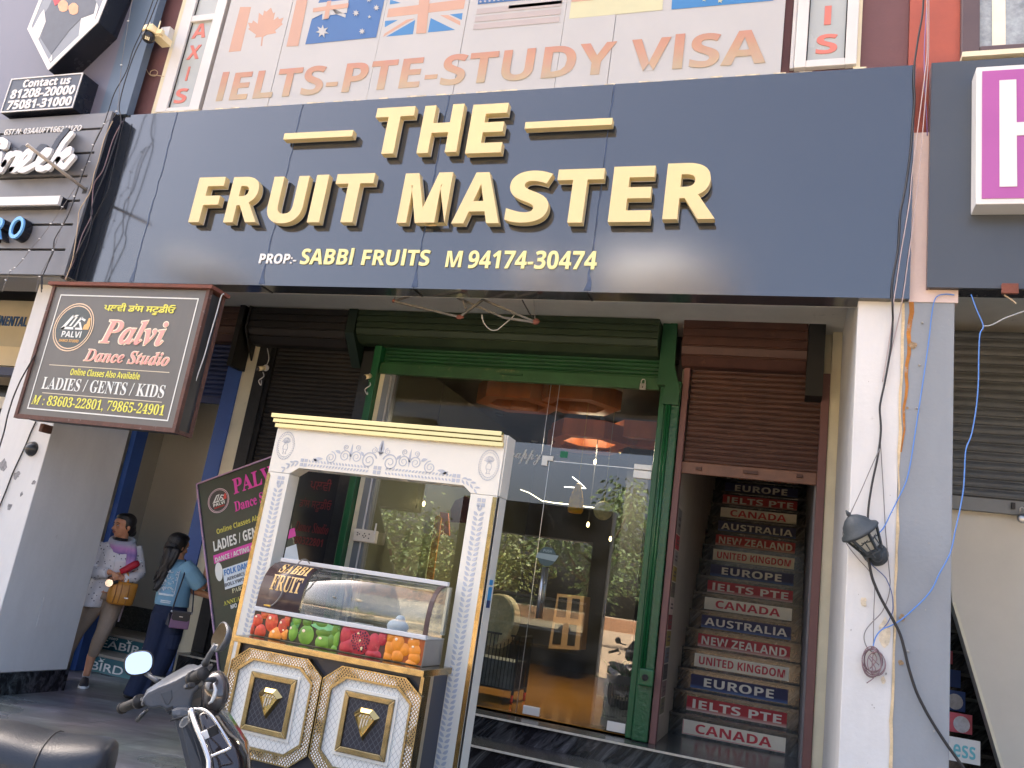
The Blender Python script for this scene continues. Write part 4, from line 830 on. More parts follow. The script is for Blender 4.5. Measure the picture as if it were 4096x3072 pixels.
# stickers and lettering on the glass
c = MB(); q = at(G10(935, 625), Y=GY - .002); c.lathe([(.001, 0), (.085, 0), (.085, .001), (.001, .001)], (q.x, GY - .003, q.z), (0, 1, 0), 28)
ps = c.build('sticker', mat('teal_sticker', S(58, 84, 92), .5, var=.1), dr, label='round teal PUSH sticker')
c = MB(); text_xz(c, bold('PUSH'), q.x - .04, q.x + .04, q.z + .038, q.z + .062, GY - .0035, .001); c.prism([(q.x + a, GY - .0045, q.z + b2) for a, b2 in ((-.105, -.02), (.08, -.035), (.108, .02), (-.09, .025))], (0, .001, 0)); c.build('lettering', mat('pale_print', S(136, 158, 166), .5), ps)
q = at(G9(1122, 1018), Y=GY - .002); MB().box(q.x - .036, q.x + .036, GY - .003, GY - .0015, q.z - .03, q.z + .03).build('sticker', mat('green_sticker', S(30, 128, 98), .5), sf, label='small green square sticker')
c = MB(); put_text(c, _mp('happy', 0x1D4D0, 0x1D4EA, 0), at(G9(500, 1110), Y=GY - .002), at(G9(860, 1140), Y=GY - .002), at(G9(520, 940), Y=GY - .002), (0, -.002, 0), .004); c.build('lettering', mat('etched_lettering', S(205, 210, 212), .6), sf)
q = at(G5(895, 895), Y=YW - .02); sb = thing('switch_board', 'white electric switch board fixed beside the left glass pane', 'switch board', q)
MB().box(q.x - .12, q.x + .12, YW - .06, YW - .004, q.z - .06, q.z + .06).build('box', mat('yellowed_plastic', S(210, 205, 192), .45, var=.08), sb, bevel=.008)
c = MB(); rng = random.Random(2)
for a, b2 in ((-.075, 0), (-.075, .02), (-.055, .01), (0, .02), (0, -.015), (-.015, 0), (.015, 0), (.05, .02), (.05, -.02)): c.box(q.x + a - .006, q.x + a + .006, YW - .062, YW - .0605, q.z + b2 - .006, q.z + b2 + .006)
c.build('socket', mat('socket_dark', (.06, .05, .05), .5), sb)
MB().box(q.x + .105, q.x + .115, YW - .075, YW - .061, q.z + .03, q.z + .13).build('plug_tail', M_wface, sb)

# ================================================================== inside of the fruit shop
rm = thing('shop_interior', 'dark shop room with olive panelled wall behind the glass', 'room', (-2.6, 10, .41))
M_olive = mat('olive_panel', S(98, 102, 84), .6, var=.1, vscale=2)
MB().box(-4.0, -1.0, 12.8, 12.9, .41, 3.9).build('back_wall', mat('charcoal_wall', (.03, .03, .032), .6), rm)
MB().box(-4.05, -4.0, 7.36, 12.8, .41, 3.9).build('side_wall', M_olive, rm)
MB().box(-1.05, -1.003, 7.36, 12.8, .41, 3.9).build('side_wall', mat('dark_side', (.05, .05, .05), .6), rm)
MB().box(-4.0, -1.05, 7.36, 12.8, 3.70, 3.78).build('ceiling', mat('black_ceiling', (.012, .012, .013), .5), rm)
MB().box(-4.0, -1.05, 7.36, 12.8, .405, .412).build('floor', mat('amber_tile', S(168, 118, 58), .12, var=.15, vscale=1.2), rm)
MB().box(-5.5, -4.06, 7.4, 7.45, .41, 3.6).build('blanking_wall', M_dark, rm)
M_wood = mat('warm_veneer', S(168, 92, 44), .35, var=.2, vscale=3, streak=6)
def hex_lamp(label, cx, cy, r, zt, h, lit):
    t = thing('hexagon_lamp', label, 'ceiling lamp', (cx, cy, zt), 'hexagonal wooden ceiling lamps')
    c = MB(); ro, ri = r, r * .66
    P = lambda R_, z: [(cx + R_ * cos(i * pi / 3), cy + R_ * .85 * sin(i * pi / 3), z) for i in range(6)]
    a, b_, c2, d2 = P(ro, zt), P(ro, zt - h), P(ri, zt - h), P(ri, zt - h * .1)
    for i in range(6):
        j = (i + 1) % 6
        c.quad(a[i], a[j], b_[j], b_[i]); c.quad(b_[i], b_[j], c2[j], c2[i]); c.quad(c2[i], c2[j], d2[j], d2[i])
    c.build('ring', M_wood, t)
    c = MB(); c.lathe([(.001, 0), (ri * .5, 0), (ri * .55, .05), (.001, .06)], (cx, cy, zt - h * .5), (0, 0, 1), 18)
    if lit:
        ld = bpy.data.lights.new('hexagon_lamp_light', 'AREA'); ld.energy = 22; ld.size = .5; ld.color = (1, .8, .55); lo_ = bpy.data.objects.new('hexagon_lamp_light', ld); COL.objects.link(lo_); lo_.parent = t; lo_.location = (0, 0, -h - .05)
    c.build('bulb_panel', mat('lamp_lit', (1, .85, .6), emit=(1, .82, .55), estr=2.2) if lit else mat('lamp_off', (.5, .48, .44), .4), t)
hex_lamp('wooden hexagon lamp with bright inner ring, lowest of the ceiling cluster', -2.25, 9.2, .48, 3.42, .2, True)
hex_lamp('wooden hexagon lamp nearest the green shutter rail, partly cut by it', -2.95, 8.5, .5, 3.66, .22, False)
hex_lamp('wooden hexagon lamp with pale round disc above the lit one', -2.25, 8.45, .48, 3.66, .2, False)
hex_lamp('wide wooden hexagon lamp to the right of the lit one', -1.62, 9.4, .44, 3.50, .2, False)
hex_lamp('dim wooden hexagon lamp at the back of the ceiling cluster', -2.5, 10.0, .5, 3.5, .2, False)
M_led = mat('warm_led', (1, .9, .7), emit=(1, .88, .62), estr=.9); M_ledw = mat('white_led', (1, 1, 1), emit=(1, .98, .95), estr=.9)
dl_pts = [(G9(1705, 533), 'right of the lit hexagon lamp'), (G9(410, 578), 'near the olive wall'), (G9(795, 877), 'above the glass seam'), (G9(1957, 926), 'beside the green post')]
for g, w_ in dl_pts:
    q = at(g, Z=3.69); t = thing('downlight', 'small round white downlight in the shop ceiling ' + w_, 'downlight', q, 'ceiling downlights')
    c = MB(); c.lathe([(.03, 0), (.05, .0), (.05, .012), (.03, .012)], (q.x, q.y, 3.686), (0, 0, 1), 16); c.build('rim', M_steel, t)
    c = MB(); c.lathe([(.001, .003), (.029, .003), (.029, .008), (.001, .008)], (q.x, q.y, 3.686), (0, 0, 1), 16); c.build('lens', M_ledw, t)
ls_ = MB(); ls_.tube([at(G9(*q), Y=9.6) for q in ((640, 1405), (735, 1440), (880, 1530), (1010, 1552), (1210, 1574), (1400, 1600), (1520, 1612))], .006, 6)
tag(ls_.build('light_strip', M_led, smooth=True), 'long bent warm light strip glowing inside the shop', 'light strip')
ls_ = MB(); ls_.tube([at(G9(*q), Y=9.9) for q in ((1215, 1265), (1300, 1330), (1365, 1392), (1250, 1384), (1125, 1375))], .006, 6)
tag(ls_.build('light_strip', M_ledw, smooth=True), 'short white light strip bent like an arrow head inside the shop', 'light strip')
for g, d_, w_ in ((G10(1388, 272), 9.3, 'brightest one beside the dark column'), (G10(1635, 430), 10.2, 'among the reflected leaves'), (G10(1768, 545), 10.6, 'lowest at the right'), (G5(1405, 608), 8.6, 'behind the stall opening'), (G9(1465, 1100), 9.0, 'high under the ceiling')):
    q = at(g, Y=d_); t = thing('pendant_bulb', 'warm pendant bulb glowing in the shop, ' + w_, 'pendant lamp', q, 'pendant bulbs in the shop')
    c = MB(); c.ball(q, (.016, .016, .03), 10, 8); c.build('bulb', mat('bulb_glow', (1, .8, .4), emit=(1, .72, .30), estr=3), t, smooth=True)
    c = MB(); c.tube([(q.x, q.y, q.z + .03), (q.x, q.y, 3.69)], .003, 5); c.build('cord', M_blk, t)
def flat_item(name, label, cat, g, pts, Y, col, th=.03, rough=.5):
    c = MB(); c.prism([at(g(*p), Y=Y) for p in pts], (0, th, 0)); return tag(c.build(name, mat(name + '_' + str(len(MATS)), col, rough, var=.2, vscale=8), bevel=.004), label, cat)
t = thing('picture_frame', 'diamond shaped framed picture of food on the wall of the shop', 'picture', at(G5(1190, 640), Y=8.4))
c = MB(); o_ = [at(G5(*p), Y=8.4) for p in ((1205, 515), (1262, 690), (1135, 945), (1080, 860), (1115, 680))]; c.prism(o_, (0, .03, 0)); c.build('frame', M_blk, t)
c = MB(); cc = sum(o_, Vector()) / 5; c.prism([(cc.x + (p.x - cc.x) * .85, 8.395, cc.z + (p.z - cc.z) * .85) for p in o_], (0, .004, 0)); c.build('print', mat('print_sky', S(150, 160, 172), .5, var=.1), t)
c = MB(); q = at(G5(1170, 720), Y=8.39); c.prism([(q.x + .11 * cos(u) * (1 + .1 * sin(3 * u)), 8.391, q.z + .17 * sin(u)) for u in [i * pi / 9 for i in range(18)]], (0, .003, 0)); c.build('print', mat('print_food', S(150, 84, 44), .5, var=.6, vscale=30), t)
def oval(cx, cz, a, b_, n=20): return [(cx + a * cos(u), cz + b_ * sin(u)) for u in [2 * pi * i / n for i in range(n)]]
flat_item('oval_board', 'dark oval board hanging inside the shop', 'board', G5, [(1290, 700), (1275, 600), (1300, 520), (1360, 470), (1420, 480), (1450, 560), (1450, 680), (1400, 750)], 9.2, (.02, .02, .022))
flat_item('oval_board', 'maroon round topped board inside the shop', 'board', G5, [(1640, 770), (1640, 660), (1680, 580), (1770, 540), (1830, 570), (1830, 780)], 9.0, S(84, 26, 40))
flat_item('menu_board', 'tall orange wooden menu paddle standing inside the shop', 'menu board', G5, [(1420, 1300), (1505, 720), (1535, 710), (1560, 730), (1480, 1300)], 8.2, S(186, 118, 44))
flat_item('menu_board', 'small orange hanging board beside the tall paddle', 'menu board', G5, [(1550, 880), (1545, 680), (1620, 690), (1632, 890)], 8.6, S(200, 110, 62))
flat_item('wall_panel', 'olive upright board behind the menu paddle', 'panel', G5, [(1320, 1300), (1420, 770), (1500, 770), (1410, 1300)], 8.9, S(150, 158, 120))
flat_item('divider_screen', 'dark wall behind the left pane with grey panels', 'panel', G5, [(960, 720), (985, 400), (1480, 450), (1460, 770)], 10.2, S(58, 64, 70))
# cabinet with dark panes
cb_ = thing('cabinet', 'beige wooden cabinet with dark square panes at the back of the shop', 'cabinet', at(G10(1150, 1640), Y=11.2))
o_ = [at(G10(*p), Y=11.2) for p in ((950, 1640), (1050, 1035), (1345, 1065), (1290, 1660))]
c = MB(); c.prism(o_, (0, .4, 0)); c.build('body', mat('beige_wood', S(170, 142, 108), .5, var=.1), cb_)
for p4 in (((1065, 1070), (1160, 1080), (1140, 1300), (1035, 1290)), ((1215, 1088), (1300, 1095), (1280, 1320), (1190, 1305)), ((1020, 1370), (1110, 1380), (1085, 1600), (990, 1590)), ((1180, 1375), (1265, 1385), (1240, 1615), (1155, 1605))):
    c = MB(); c.prism([at(G10(*p), Y=11.19) for p in p4], (0, .005, 0)); c.build('pane', M_blk, cb_)
MB().box(-2.0, -1.72, 10.4, 10.6, .41, 3.7).build('column', mat('black_column', (.012, .012, .013), .5), rm)
# wicker tray on a black wire cart
ty = 8.0; q = at(G10(395, 1335), Y=ty); wt = thing('wicker_tray', 'round pale wicker tray standing on the black wire cart inside the shop', 'tray', q)
M_wick = mat('pale_wicker', S(196, 184, 142), .7, var=.25, vscale=30, bump=.6, bscale=90)
c = MB(); c.lathe([(.001, .02), (.20, .02), (.22, .0), (.25, -.03), (.26, -.03), (.255, .05), (.24, .07), (.001, .05)], q, (-.45, -1, .1), 36); c.build('bowl', M_wick, wt)
cart = thing('wire_cart', 'black wire basket cart on small orange castors inside the shop', 'cart', (q.x, ty, .41))
c = MB(); cx0, cx1, cy0, cy1, cz0, cz1 = q.x - .3, q.x + .28, ty - .12, ty + .3, .53, 1.02
for x in (cx0, cx1):
    for y in (cy0, cy1): c.tube([(x, y, .47), (x, y, cz1)], .014, 6)
for z in (cz0, cz1):
    c.bar((cx0, cy0, z), (cx1, cy0, z), .018, .018); c.bar((cx0, cy1, z), (cx1, cy1, z), .018, .018); c.bar((cx0, cy0, z), (cx0, cy1, z), .018, .018); c.bar((cx1, cy0, z), (cx1, cy1, z), .018, .018)
for i in range(1, 16):
    x = cx0 + (cx1 - cx0) * i / 16; c.tube([(x, cy0, cz0), (x, cy0, cz1)], .005, 5)
for i in range(1, 10):
    y = cy0 + (cy1 - cy0) * i / 10; c.tube([(cx1, y, cz0), (cx1, y, cz1)], .005, 5)
c.build('wire_frame', mat('black_wire', (.012, .012, .012), .4), cart)
MB().box(cx0 + .02, cx1 - .02, cy0 + .02, cy1 - .02, cz0, cz0 + .25).build('bag_stack', mat('pale_bags', S(120, 124, 122), .6, var=.4, vscale=12), cart)
for x in (cx0, cx1):
    for y in (cy0, cy1):
        c = MB(); c.lathe([(.012, -.012), (.04, -.012), (.04, .012), (.012, .012)], (x, y, .452), (1, .3, 0), 16); c.build('castor', mat('orange_castor', S(226, 66, 32), .4), cart, smooth=True)
# crate with a plant by the door
q = at(K(3, 2, 900, 1000), Y=7.62); cr = thing('plant_crate', 'black slatted crate planter behind the right side of the glass door', 'planter', (q.x, 7.6, .41))
x0 = at(K(3, 2, 790, 1000), Y=7.5).x; x1 = -1.08; zt = at(K(3, 2, 815, 840), Y=7.5).z
c = MB(); 
for zz in (.43, zt - .07): c.box(x0, x1, 7.5, 7.52, zz, zz + .07); c.box(x0, x0 + .02, 7.521, 7.85, zz, zz + .07)
for i in range(14):
    x = x0 + (x1 - x0) * (i + .5) / 14; c.box(x - .006, x + .006, 7.505, 7.515, .5, zt - .07)
for i in range(9): c.box(x0 + .005, x0 + .015, 7.53 + i * .036, 7.542 + i * .036, .5, zt - .07)
c.box(x0 + .03, x1, 7.54, 7.85, .42, zt - .2); c.build('crate', mat('black_plastic', (.018, .018, .019), .4), cr)
c = MB(); rng = random.Random(9)
for i in range(46):
    b0 = Vector((rng.uniform(x0 + .08, x1 - .02), rng.uniform(7.56, 7.8), zt - .1)); d = Vector((rng.uniform(-.6, .5), rng.uniform(-.6, .3), rng.uniform(.1, 1))).normalized(); L_ = rng.uniform(.05, .22); s0 = b0 + d * L_
    sd_ = d.cross(Vector((rng.random(), rng.random(), .3))).normalized() * .028; tip = s0 + d * .09 - Vector((0, 0, .03))
    c.add([s0 - d * .01, s0 + d * .04 + sd_, tip, s0 + d * .04 - sd_], [(0, 1, 2, 3)])
    c.tube([b0, s0], .003, 4)
c.build('foliage', mat('house_plant', S(52, 92, 44), .5, var=.4, vscale=12), cr)
for g, Y_, nm_, lb_, ct_, col in ((G9(1260, 1530), 8.6, 'hanging_ornament', 'yellow translucent cone ornament hanging inside the door', 'ornament', S(206, 166, 36)), (G9(1555, 1640), 8.6, 'hanging_ornament', 'pale round pierced ornament hanging inside the door', 'ornament', S(196, 190, 140))):
    q = at(g, Y=Y_); c = MB()
    if 'cone' in lb_: c.lathe([(.003, .2), (.03, .17), (.075, .02), (.085, -.1), (.07, -.13), (.001, -.14)], q, (0, 0, 1), 18)
    else: c.lathe([(.001, 0), (.1, 0), (.1, .02), (.001, .03)], q, (.2, -1, 0), 22)
    c.tube([(q.x, q.y, q.z + .1), (q.x, q.y, 3.69)], .002, 4)
    tag(c.build(nm_, mat(nm_ + str(len(MATS)), col, .5, var=.3, vscale=30), smooth=True), lb_, ct_)
# ================================================================== fruit stall: arch, counter, display case
M_stall = mat('stall_white', S(222, 220, 210), .35, var=.03, vscale=2, dirt=(S(205, 200, 188), .06, 8))
M_inlay = mat('carved_blue_grey', S(178, 184, 194), .5, var=.1, vscale=10)
M_brass = mat('polished_brass', (.86, .66, .30), .07, 1, var=.06, vscale=3, bump=.02, bscale=5)
M_brass2 = mat('scuffed_brass', (.36, .275, .14), .2, 1, var=.3, vscale=9, bump=.12, bscale=14, dirt=((.16, .12, .07), .3, 12))
M_brass3 = mat('dull_brass', (.52, .39, .16), .14, 1, var=.12, vscale=9)
def hatch(name, base, line, k, wid, rough, metal=0, holes=None, bump=.4):
    """diagonal lattice: k lines per metre; holes -> diamond holes instead of grooves"""
    m = bpy.data.materials.new(name); m.use_nodes = True; nt = m.node_tree; N = nt.nodes; L = nt.links; b = N['Principled BSDF']
    b.inputs['Roughness'].default_value = rough; b.inputs['Metallic'].default_value = metal
    tc = N.new('ShaderNodeTexCoord'); sp = N.new('ShaderNodeSeparateXYZ'); L.new(tc.outputs['Object'], sp.inputs[0])
    def mth(op, a, c=None, v=None):
        n = N.new('ShaderNodeMath'); n.operation = op; L.new(a, n.inputs[0])
        if c is not None: L.new(c, n.inputs[1])
        if v is not None: n.inputs[1].default_value = v
        return n.outputs[0]
    sx = mth('ADD', sp.outputs['X'], sp.outputs['Y'])
    zz = mth('MULTIPLY', sp.outputs['Z'], v=.8)
    out = []
    for op in ('ADD', 'SUBTRACT'):
        t = mth('MULTIPLY', mth(op, sx, zz), v=k); f = mth('FRACT', t); out.append(mth('ABSOLUTE', mth('SUBTRACT', f, v=.5)))
    if holes:
        g = mth('LESS_THAN', mth('MAXIMUM', out[0], out[1]), v=wid)
    else:
        g = mth('GREATER_THAN', mth('MAXIMUM', out[0], out[1]), v=.5 - wid)
    mx = N.new('ShaderNodeMix'); mx.data_type = 'RGBA'; L.new(g, mx.inputs['Factor']); mx.inputs['A'].default_value = (*base, 1)
    if holes:
        nz = N.new('ShaderNodeTexNoise'); nz.inputs['Scale'].default_value = 5; L.new(tc.outputs['Object'], nz.inputs['Vector'])
        rp = N.new('ShaderNodeValToRGB'); rp.color_ramp.elements[0].position = .44; rp.color_ramp.elements[1].position = .5; rp.color_ramp.elements[0].color = (.03, .025, .02, 1); rp.color_ramp.elements[1].color = (*line, 1)
        L.new(nz.outputs['Fac'], rp.inputs['Fac']); L.new(rp.outputs[0], mx.inputs['B'])
        mt = N.new('ShaderNodeMath'); mt.operation = 'SUBTRACT'; mt.inputs[0].default_value = 1; L.new(g, mt.inputs[1]); L.new(mt.outputs[0], b.inputs['Metallic'])
    else: mx.inputs['B'].default_value = (*line, 1)
    L.new(mx.outputs['Result'], b.inputs['Base Color'])
    bp = N.new('ShaderNodeBump'); bp.invert = True; bp.inputs['Distance'].default_value = .004; bp.inputs['Strength'].default_value = bump; L.new(g, bp.inputs['Height']); L.new(bp.outputs[0], b.inputs['Normal'])
    MATS[name] = m; return m
M_quiltw = hatch('quilted_white', S(222, 222, 216), S(150, 152, 152), 28, .035, .4)
M_quiltn = hatch('quilted_navy', (.012, .016, .03), (.07, .08, .10), 28, .05, .4)
M_perf = hatch('perforated_brass', (.33, .25, .13), S(236, 238, 242), 50, .27, .25, 1, holes=True)
AY, AD = 5.25, .14
stall = thing('stall_arch', 'white carved arch of the juice stall with polished brass mouldings on top', 'stall arch', (-2.79, AY, 0))
XL0, XL1, XR0, XR1 = -3.703, -3.516, -2.065, -1.872; ZO, ZJ, ZT = 2.078, 2.028, 2.455
c = MB()
hp = [(XL0, ZJ + .002), (XL1, ZJ + .002), (-3.448, ZO), (-2.129, ZO), (XR0, ZJ + .002), (XR1, ZJ + .002), (XR1, ZT), (XL0, ZT)]
c.prism([(x, AY, z) for x, z in hp], (0, AD, 0)); c.build('header', M_stall, stall, bevel=.003)
for a, b_ in ((XL0, XL1), (XR0, XR1)):
    MB().box(a, b_, AY, AY + AD, 0, ZJ).build('leg', M_stall, stall, bevel=.003)
MB().box(XR1 + .002, XR1 + .012, AY + .015, AY + AD + .04, ZJ + .004, ZT).build('side_panel', M_stall, stall)
MB().box(XR1 + .002, XR1 + .010, AY + .035, AY + AD + .03, 0, ZJ).build('side_panel', M_stall, stall)
MB().box(XR1 + .002, XR1 + .006, AY + .008, AY + .033, .2, ZJ - .004).build('edge_line', M_blk, stall)
MB().box(XL0 + .005, XR1 - .005, AY + AD + .004, AY + AD + .02, ZO + .01, ZT).build('back_panel', M_blk, stall)
for a, b_ in ((XL0, XL1), (XR0, XR1)): MB().box(a + .004, b_ - .004, AY + AD + .004, AY + AD + .02, .02, ZO + .008).build('back_panel', M_blk, stall)
for a, b_ in ((XL0 - .001, XL0 + .028), (XR1 - .030, XR1 + .001)):
    c = MB(); a2, b2 = (a, b_) ; c.prism([(a2, AY - .002, .02), (b2, AY - .002, .02), (b2, AY - .002, ZJ - .03), (b2 - .012 if a < -3 else b2, AY - .002, ZJ - .006), (a2, AY - .002, ZJ - .006)], (0, .0015, 0)); c.build('brass_strip', M_brass2, stall)
MB().box(XL0 - .004, XL0 - .001, AY - .002, AY + AD, .02, ZJ - .01).build('brass_strip', M_brass2, stall)
for i, (a, b_, za, zb) in enumerate(((-3.747, -1.888, 2.433, 2.466), (-3.731, -1.884, 2.400, 2.431), (-3.715, -1.876, 2.364, 2.398))):
    yy = AY - .055 + .014 * i
    c = MB(); c.box(a, b_, yy, AY - .002, za, zb); c.build('brass_moulding', M_brass, stall, bevel=.003)
for i in range(4):                               # recessed lights under the header
    x = -3.25 + i * .32; c = MB(); c.lathe([(.001, 0), (.034, 0), (.034, .003), (.001, .003)], (x, AY + .07, ZO - .004), (0, 0, 1), 16); c.build('recessed_light', mat('off_white_disc', S(214, 216, 218), .3), stall)
# carving
def leafpoly(bx, bz, ang, L_, w_):
    ux, uz = cos(ang), sin(ang); px, pz = -uz, ux; prof = ((0, 0), (.18, .55), (.45, .9), (.75, .6), (1, 0)); prof2 = ((.75, -.35), (.45, -.45), (.18, -.25))
    return [(bx + ux * t * L_ + px * s * w_, bz + uz * t * L_ + pz * s * w_) for t, s in prof + prof2]
CY_ = AY - .0022
cv = MB()
def lf(bx, bz, ang, L_=.032, w_=.011, flip=1):
    p = leafpoly(bx, bz, ang, L_, w_ * flip); p = p if flip > 0 else p[::-1]
    cv.prism([(x, CY_, z) for x, z in p], (0, .0018, 0))
def sq4(cx, cz, s, rot=.06):
    for a, b_ in ((-1, -1), (1, -1), (1, 1), (-1, 1)):
        x, z = cx + a * s * .55, cz + b_ * s * .55; cv.prism([(x - s * .42, CY_, z - s * .42), (x + s * .42, CY_, z - s * .42), (x + s * .42, CY_, z + s * .42), (x - s * .42, CY_, z + s * .42)], (0, .0018, 0))
for cx in (-3.585, -1.985):
    sq4(cx + .005, 1.975, .03); z = 1.915
    lf(cx, z, 1.9, .045, .012, 1); lf(cx, z, 1.2, .045, .012, -1); z -= .028
    while z > .12:
        lf(cx - .003, z, 2.5, .044, .016, 1); lf(cx + .003, z, .64, .044, .016, -1); z -= .0335
# bands along the lower edge of the header
for x0, x1 in ((-3.37, -2.86), (-2.75, -2.23)):
    n = 20; sgn = 1 if x0 > -3 else -1
    for i in range(n):
        x = x0 + (x1 - x0) * (i + .5) / n
        lf(x, 2.128, pi / 2 - sgn * .75, .026, .010, 1); lf(x, 2.116, -pi / 2 + sgn * .75, .026, .010, -1)
for cx in (-3.415, -2.805, -2.19): sq4(cx, 2.122, .03)
for s in (1, -1):
    for i in range(4):
        t = i / 3; x = (-3.46 - .10 * t) if s > 0 else (-2.145 + .10 * t); z = 2.135 - .055 * t * t - .01; a = pi + .5 if s > 0 else -.5
        lf(x, z, a + .55 * (-s), .042, .011, 1); lf(x, z - .006, a - .45 * (-s), .042, .011, -1)
def scroll(cx, cz, r, turns, start, dirn, w=.006):
    n = int(20 * turns); P = []
    for i in range(n + 1):
        t = i / n; rr = r * (1 - .82 * t); a = start + dirn * 2 * pi * turns * t; P.append((cx + rr * cos(a), cz + rr * sin(a), w * (1 - .55 * t)))
    L_, R_ = [], []
    for i, (x, z, ww) in enumerate(P):
        x2, z2, _ = P[min(i + 1, n)]; x1_, z1_, _ = P[max(i - 1, 0)]; d = math.hypot(x2 - x1_, z2 - z1_) or 1; nx, nz_ = -(z2 - z1_) / d, (x2 - x1_) / d
        L_.append((x + nx * ww / 2, CY_, z + nz_ * ww / 2)); R_.append((x - nx * ww / 2, CY_, z - nz_ * ww / 2))
    vs = L_ + R_; k = len(L_); vs += [(x, y + .0018, z) for x, y, z in vs]
    fs = [(i, i + 1, k + i + 1, k + i) for i in range(k - 1)] + [(i, i + 2 * k, i + 1 + 2 * k, i + 1) for i in range(k - 1)] + [(k + i, k + i + 1, 3 * k + i + 1, 3 * k + i) for i in range(k - 1)]
    cv.add(vs, fs)
mx_ = -2.80
for s in (1, -1):
    X = lambda d: mx_ + s * d
    st_ = 0 if s > 0 else pi
    scroll(X(.085), 2.185, .062, 1.9, st_ + (pi * .9 if s > 0 else -pi * .9), -s, .010); scroll(X(.055), 2.262, .024, 1.6, pi / 2, s); scroll(X(.19), 2.20, .045, 1.8, 0 if s > 0 else pi, s, .008); scroll(X(.19), 2.27, .022, 1.6, -pi / 2, -s)
    scroll(X(.285), 2.20, .045, 1.8, pi if s > 0 else 0, -s, .008); scroll(X(.285), 2.265, .022, 1.6, -pi / 2, s); scroll(X(.40), 2.178, .046, 1.9, pi / 2, s, .008)
    lf(X(.237), 2.165, pi / 2, .13, .012, 1); lf(X(.46), 2.165, (-.25 if s > 0 else pi + .25), .09, .02, s); lf(X(.50), 2.14, (.5 if s > 0 else pi - .5), .05, .012, -s); lf(X(.325), 2.215, (.4 if s > 0 else pi - .4), .05, .018, s); lf(X(.135), 2.21, (.9 if s > 0 else pi - .9), .045, .015, s)
lf(mx_ - .004, 2.225, pi / 2, .115, .020, 1); lf(mx_ + .004, 2.225, pi / 2, .115, .020, -1); lf(mx_, 2.24, .5, .035, .01, 1); lf(mx_, 2.24, pi - .5, .035, .01, -1)
# oval medallions with a vase
for cx in (-3.60, -1.965):
    cz = 2.235; a_, b_ = .075, .108
    N_ = 40
    for r_ in (1.0,):
        vs = [(cx + a_ * r_ * cos(2 * pi * i / N_), CY_, cz + b_ * r_ * sin(2 * pi * i / N_)) for i in range(N_)] + [(cx + a_ * (r_ - .035) * cos(2 * pi * i / N_), CY_, cz + b_ * (r_ - .035) * sin(2 * pi * i / N_)) for i in range(N_)]
        cv.add(vs, [(i, (i + 1) % N_, N_ + (i + 1) % N_, N_ + i) for i in range(N_)])
    for rr in (.90, .76):
        for i in range(34):
            t = 2 * pi * (i + (.5 if rr < .8 else 0)) / 34; lf(cx + a_ * rr * cos(t), cz + b_ * rr * sin(t), t + .5, .011, .004, 1)
    vz = [(.012, -.062), (.016, -.058), (.008, -.05), (.02, -.025), (.022, -.005), (.014, .008), (.018, .013)]
    for s in (1, -1):
        for i in range(len(vz) - 1):
            (r0_, z0_), (r1_, z1_) = vz[i], vz[i + 1]; x0_, x1_ = cx + s * r0_, cx + s * r1_; cv.prism([(x0_, CY_, cz + z0_), (x1_, CY_, cz + z1_), (x1_ - s * .003, CY_, cz + z1_), (x0_ - s * .003, CY_, cz + z0_)], (0, .0018, 0))
    for dz in (-.06, -.03, .012): cv.prism([(cx - .016, CY_, cz + dz), (cx + .016, CY_, cz + dz), (cx + .016, CY_, cz + dz + .003), (cx - .016, CY_, cz + dz + .003)], (0, .0018, 0))
    for i in range(9): 
        t = pi * (.12 + .76 * i / 8); lf(cx + .006 * cos(t), cz + .018, t, .022 + .02 * sin(t), .003, 1)
        lf(cx + .03 * cos(t), cz + .018 + .035 * sin(t), t + .5, .014, .004, 1)
cv.build('carving', M_inlay, stall)
# stickers on the right side of the arch, wires above
M_bst = mat('sky_blue_sticker', S(58, 150, 208), .4, var=.06); M_nst = mat('navy_sticker', S(30, 58, 112), .4)
zs_ = [at(G10(300, y), X=XR1 + .011).z for y in (880, 940, 960, 1110, 1195)]
MB().box(XR1 + .0105, XR1 + .012, AY + .07, AY + .135, zs_[1], zs_[0]).build('sticker', M_bst, stall, label='small sky blue payment sticker')
MB().box(XR1 + .0105, XR1 + .012, AY + .07, AY + .14, zs_[3], zs_[2]).build('sticker', M_bst, stall, label='tall sky blue payment sticker')
MB().box(XR1 + .0105, XR1 + .012, AY + .07, AY + .14, zs_[4], zs_[3] - .001).build('sticker', M_nst, stall, label='navy foot of the payment sticker')

# ------------------------------------------------------------------ counter
LYF = 4.78
ctr = thing('stall_counter', 'stall counter with two brass framed octagon panels and gem emblems under a brass ledge', 'counter', (-2.67, 5.0, 0))
CX0, CX1 = -3.345, -1.992
MB().box(CX0 + .02, CX1 - .03, LYF + .05, 5.235, .02, .856).build('body', mat('navy_laminate', (.014, .018, .034), .3, var=.15), ctr)
c = MB(); c.box(-3.362, -2.0, LYF, 5.24, .858, .898); c.build('ledge', M_brass2, ctr, bevel=.003)
for x in (CX0 + .01, CX1 - .03):
    MB().box(x, x + .022, LYF + .022, LYF + .12, .02, .857).build('corner_post', M_brass2, ctr)
MB().box(CX1 - .029, CX1 - .02, LYF + .122, LYF + .20, .02, .857).build('side_trim', mat('pale_gold_stripes', (.62, .56, .42), .3, .8, var=.1), ctr)
zb = at(G6(640, 1655), Y=LYF + .02).z; zm = at(G6(105, 1325), Y=LYF + .02).z; OZ1 = .838
def octo(x0, x1, z0, z1, cx, cz): return [(x0, z0 + cz), (x0 + cx, z0), (x1 - cx, z0), (x1, z0 + cz), (x1, z1 - cz), (x1 - cx, z1), (x0 + cx, z1), (x0, z1 - cz)]
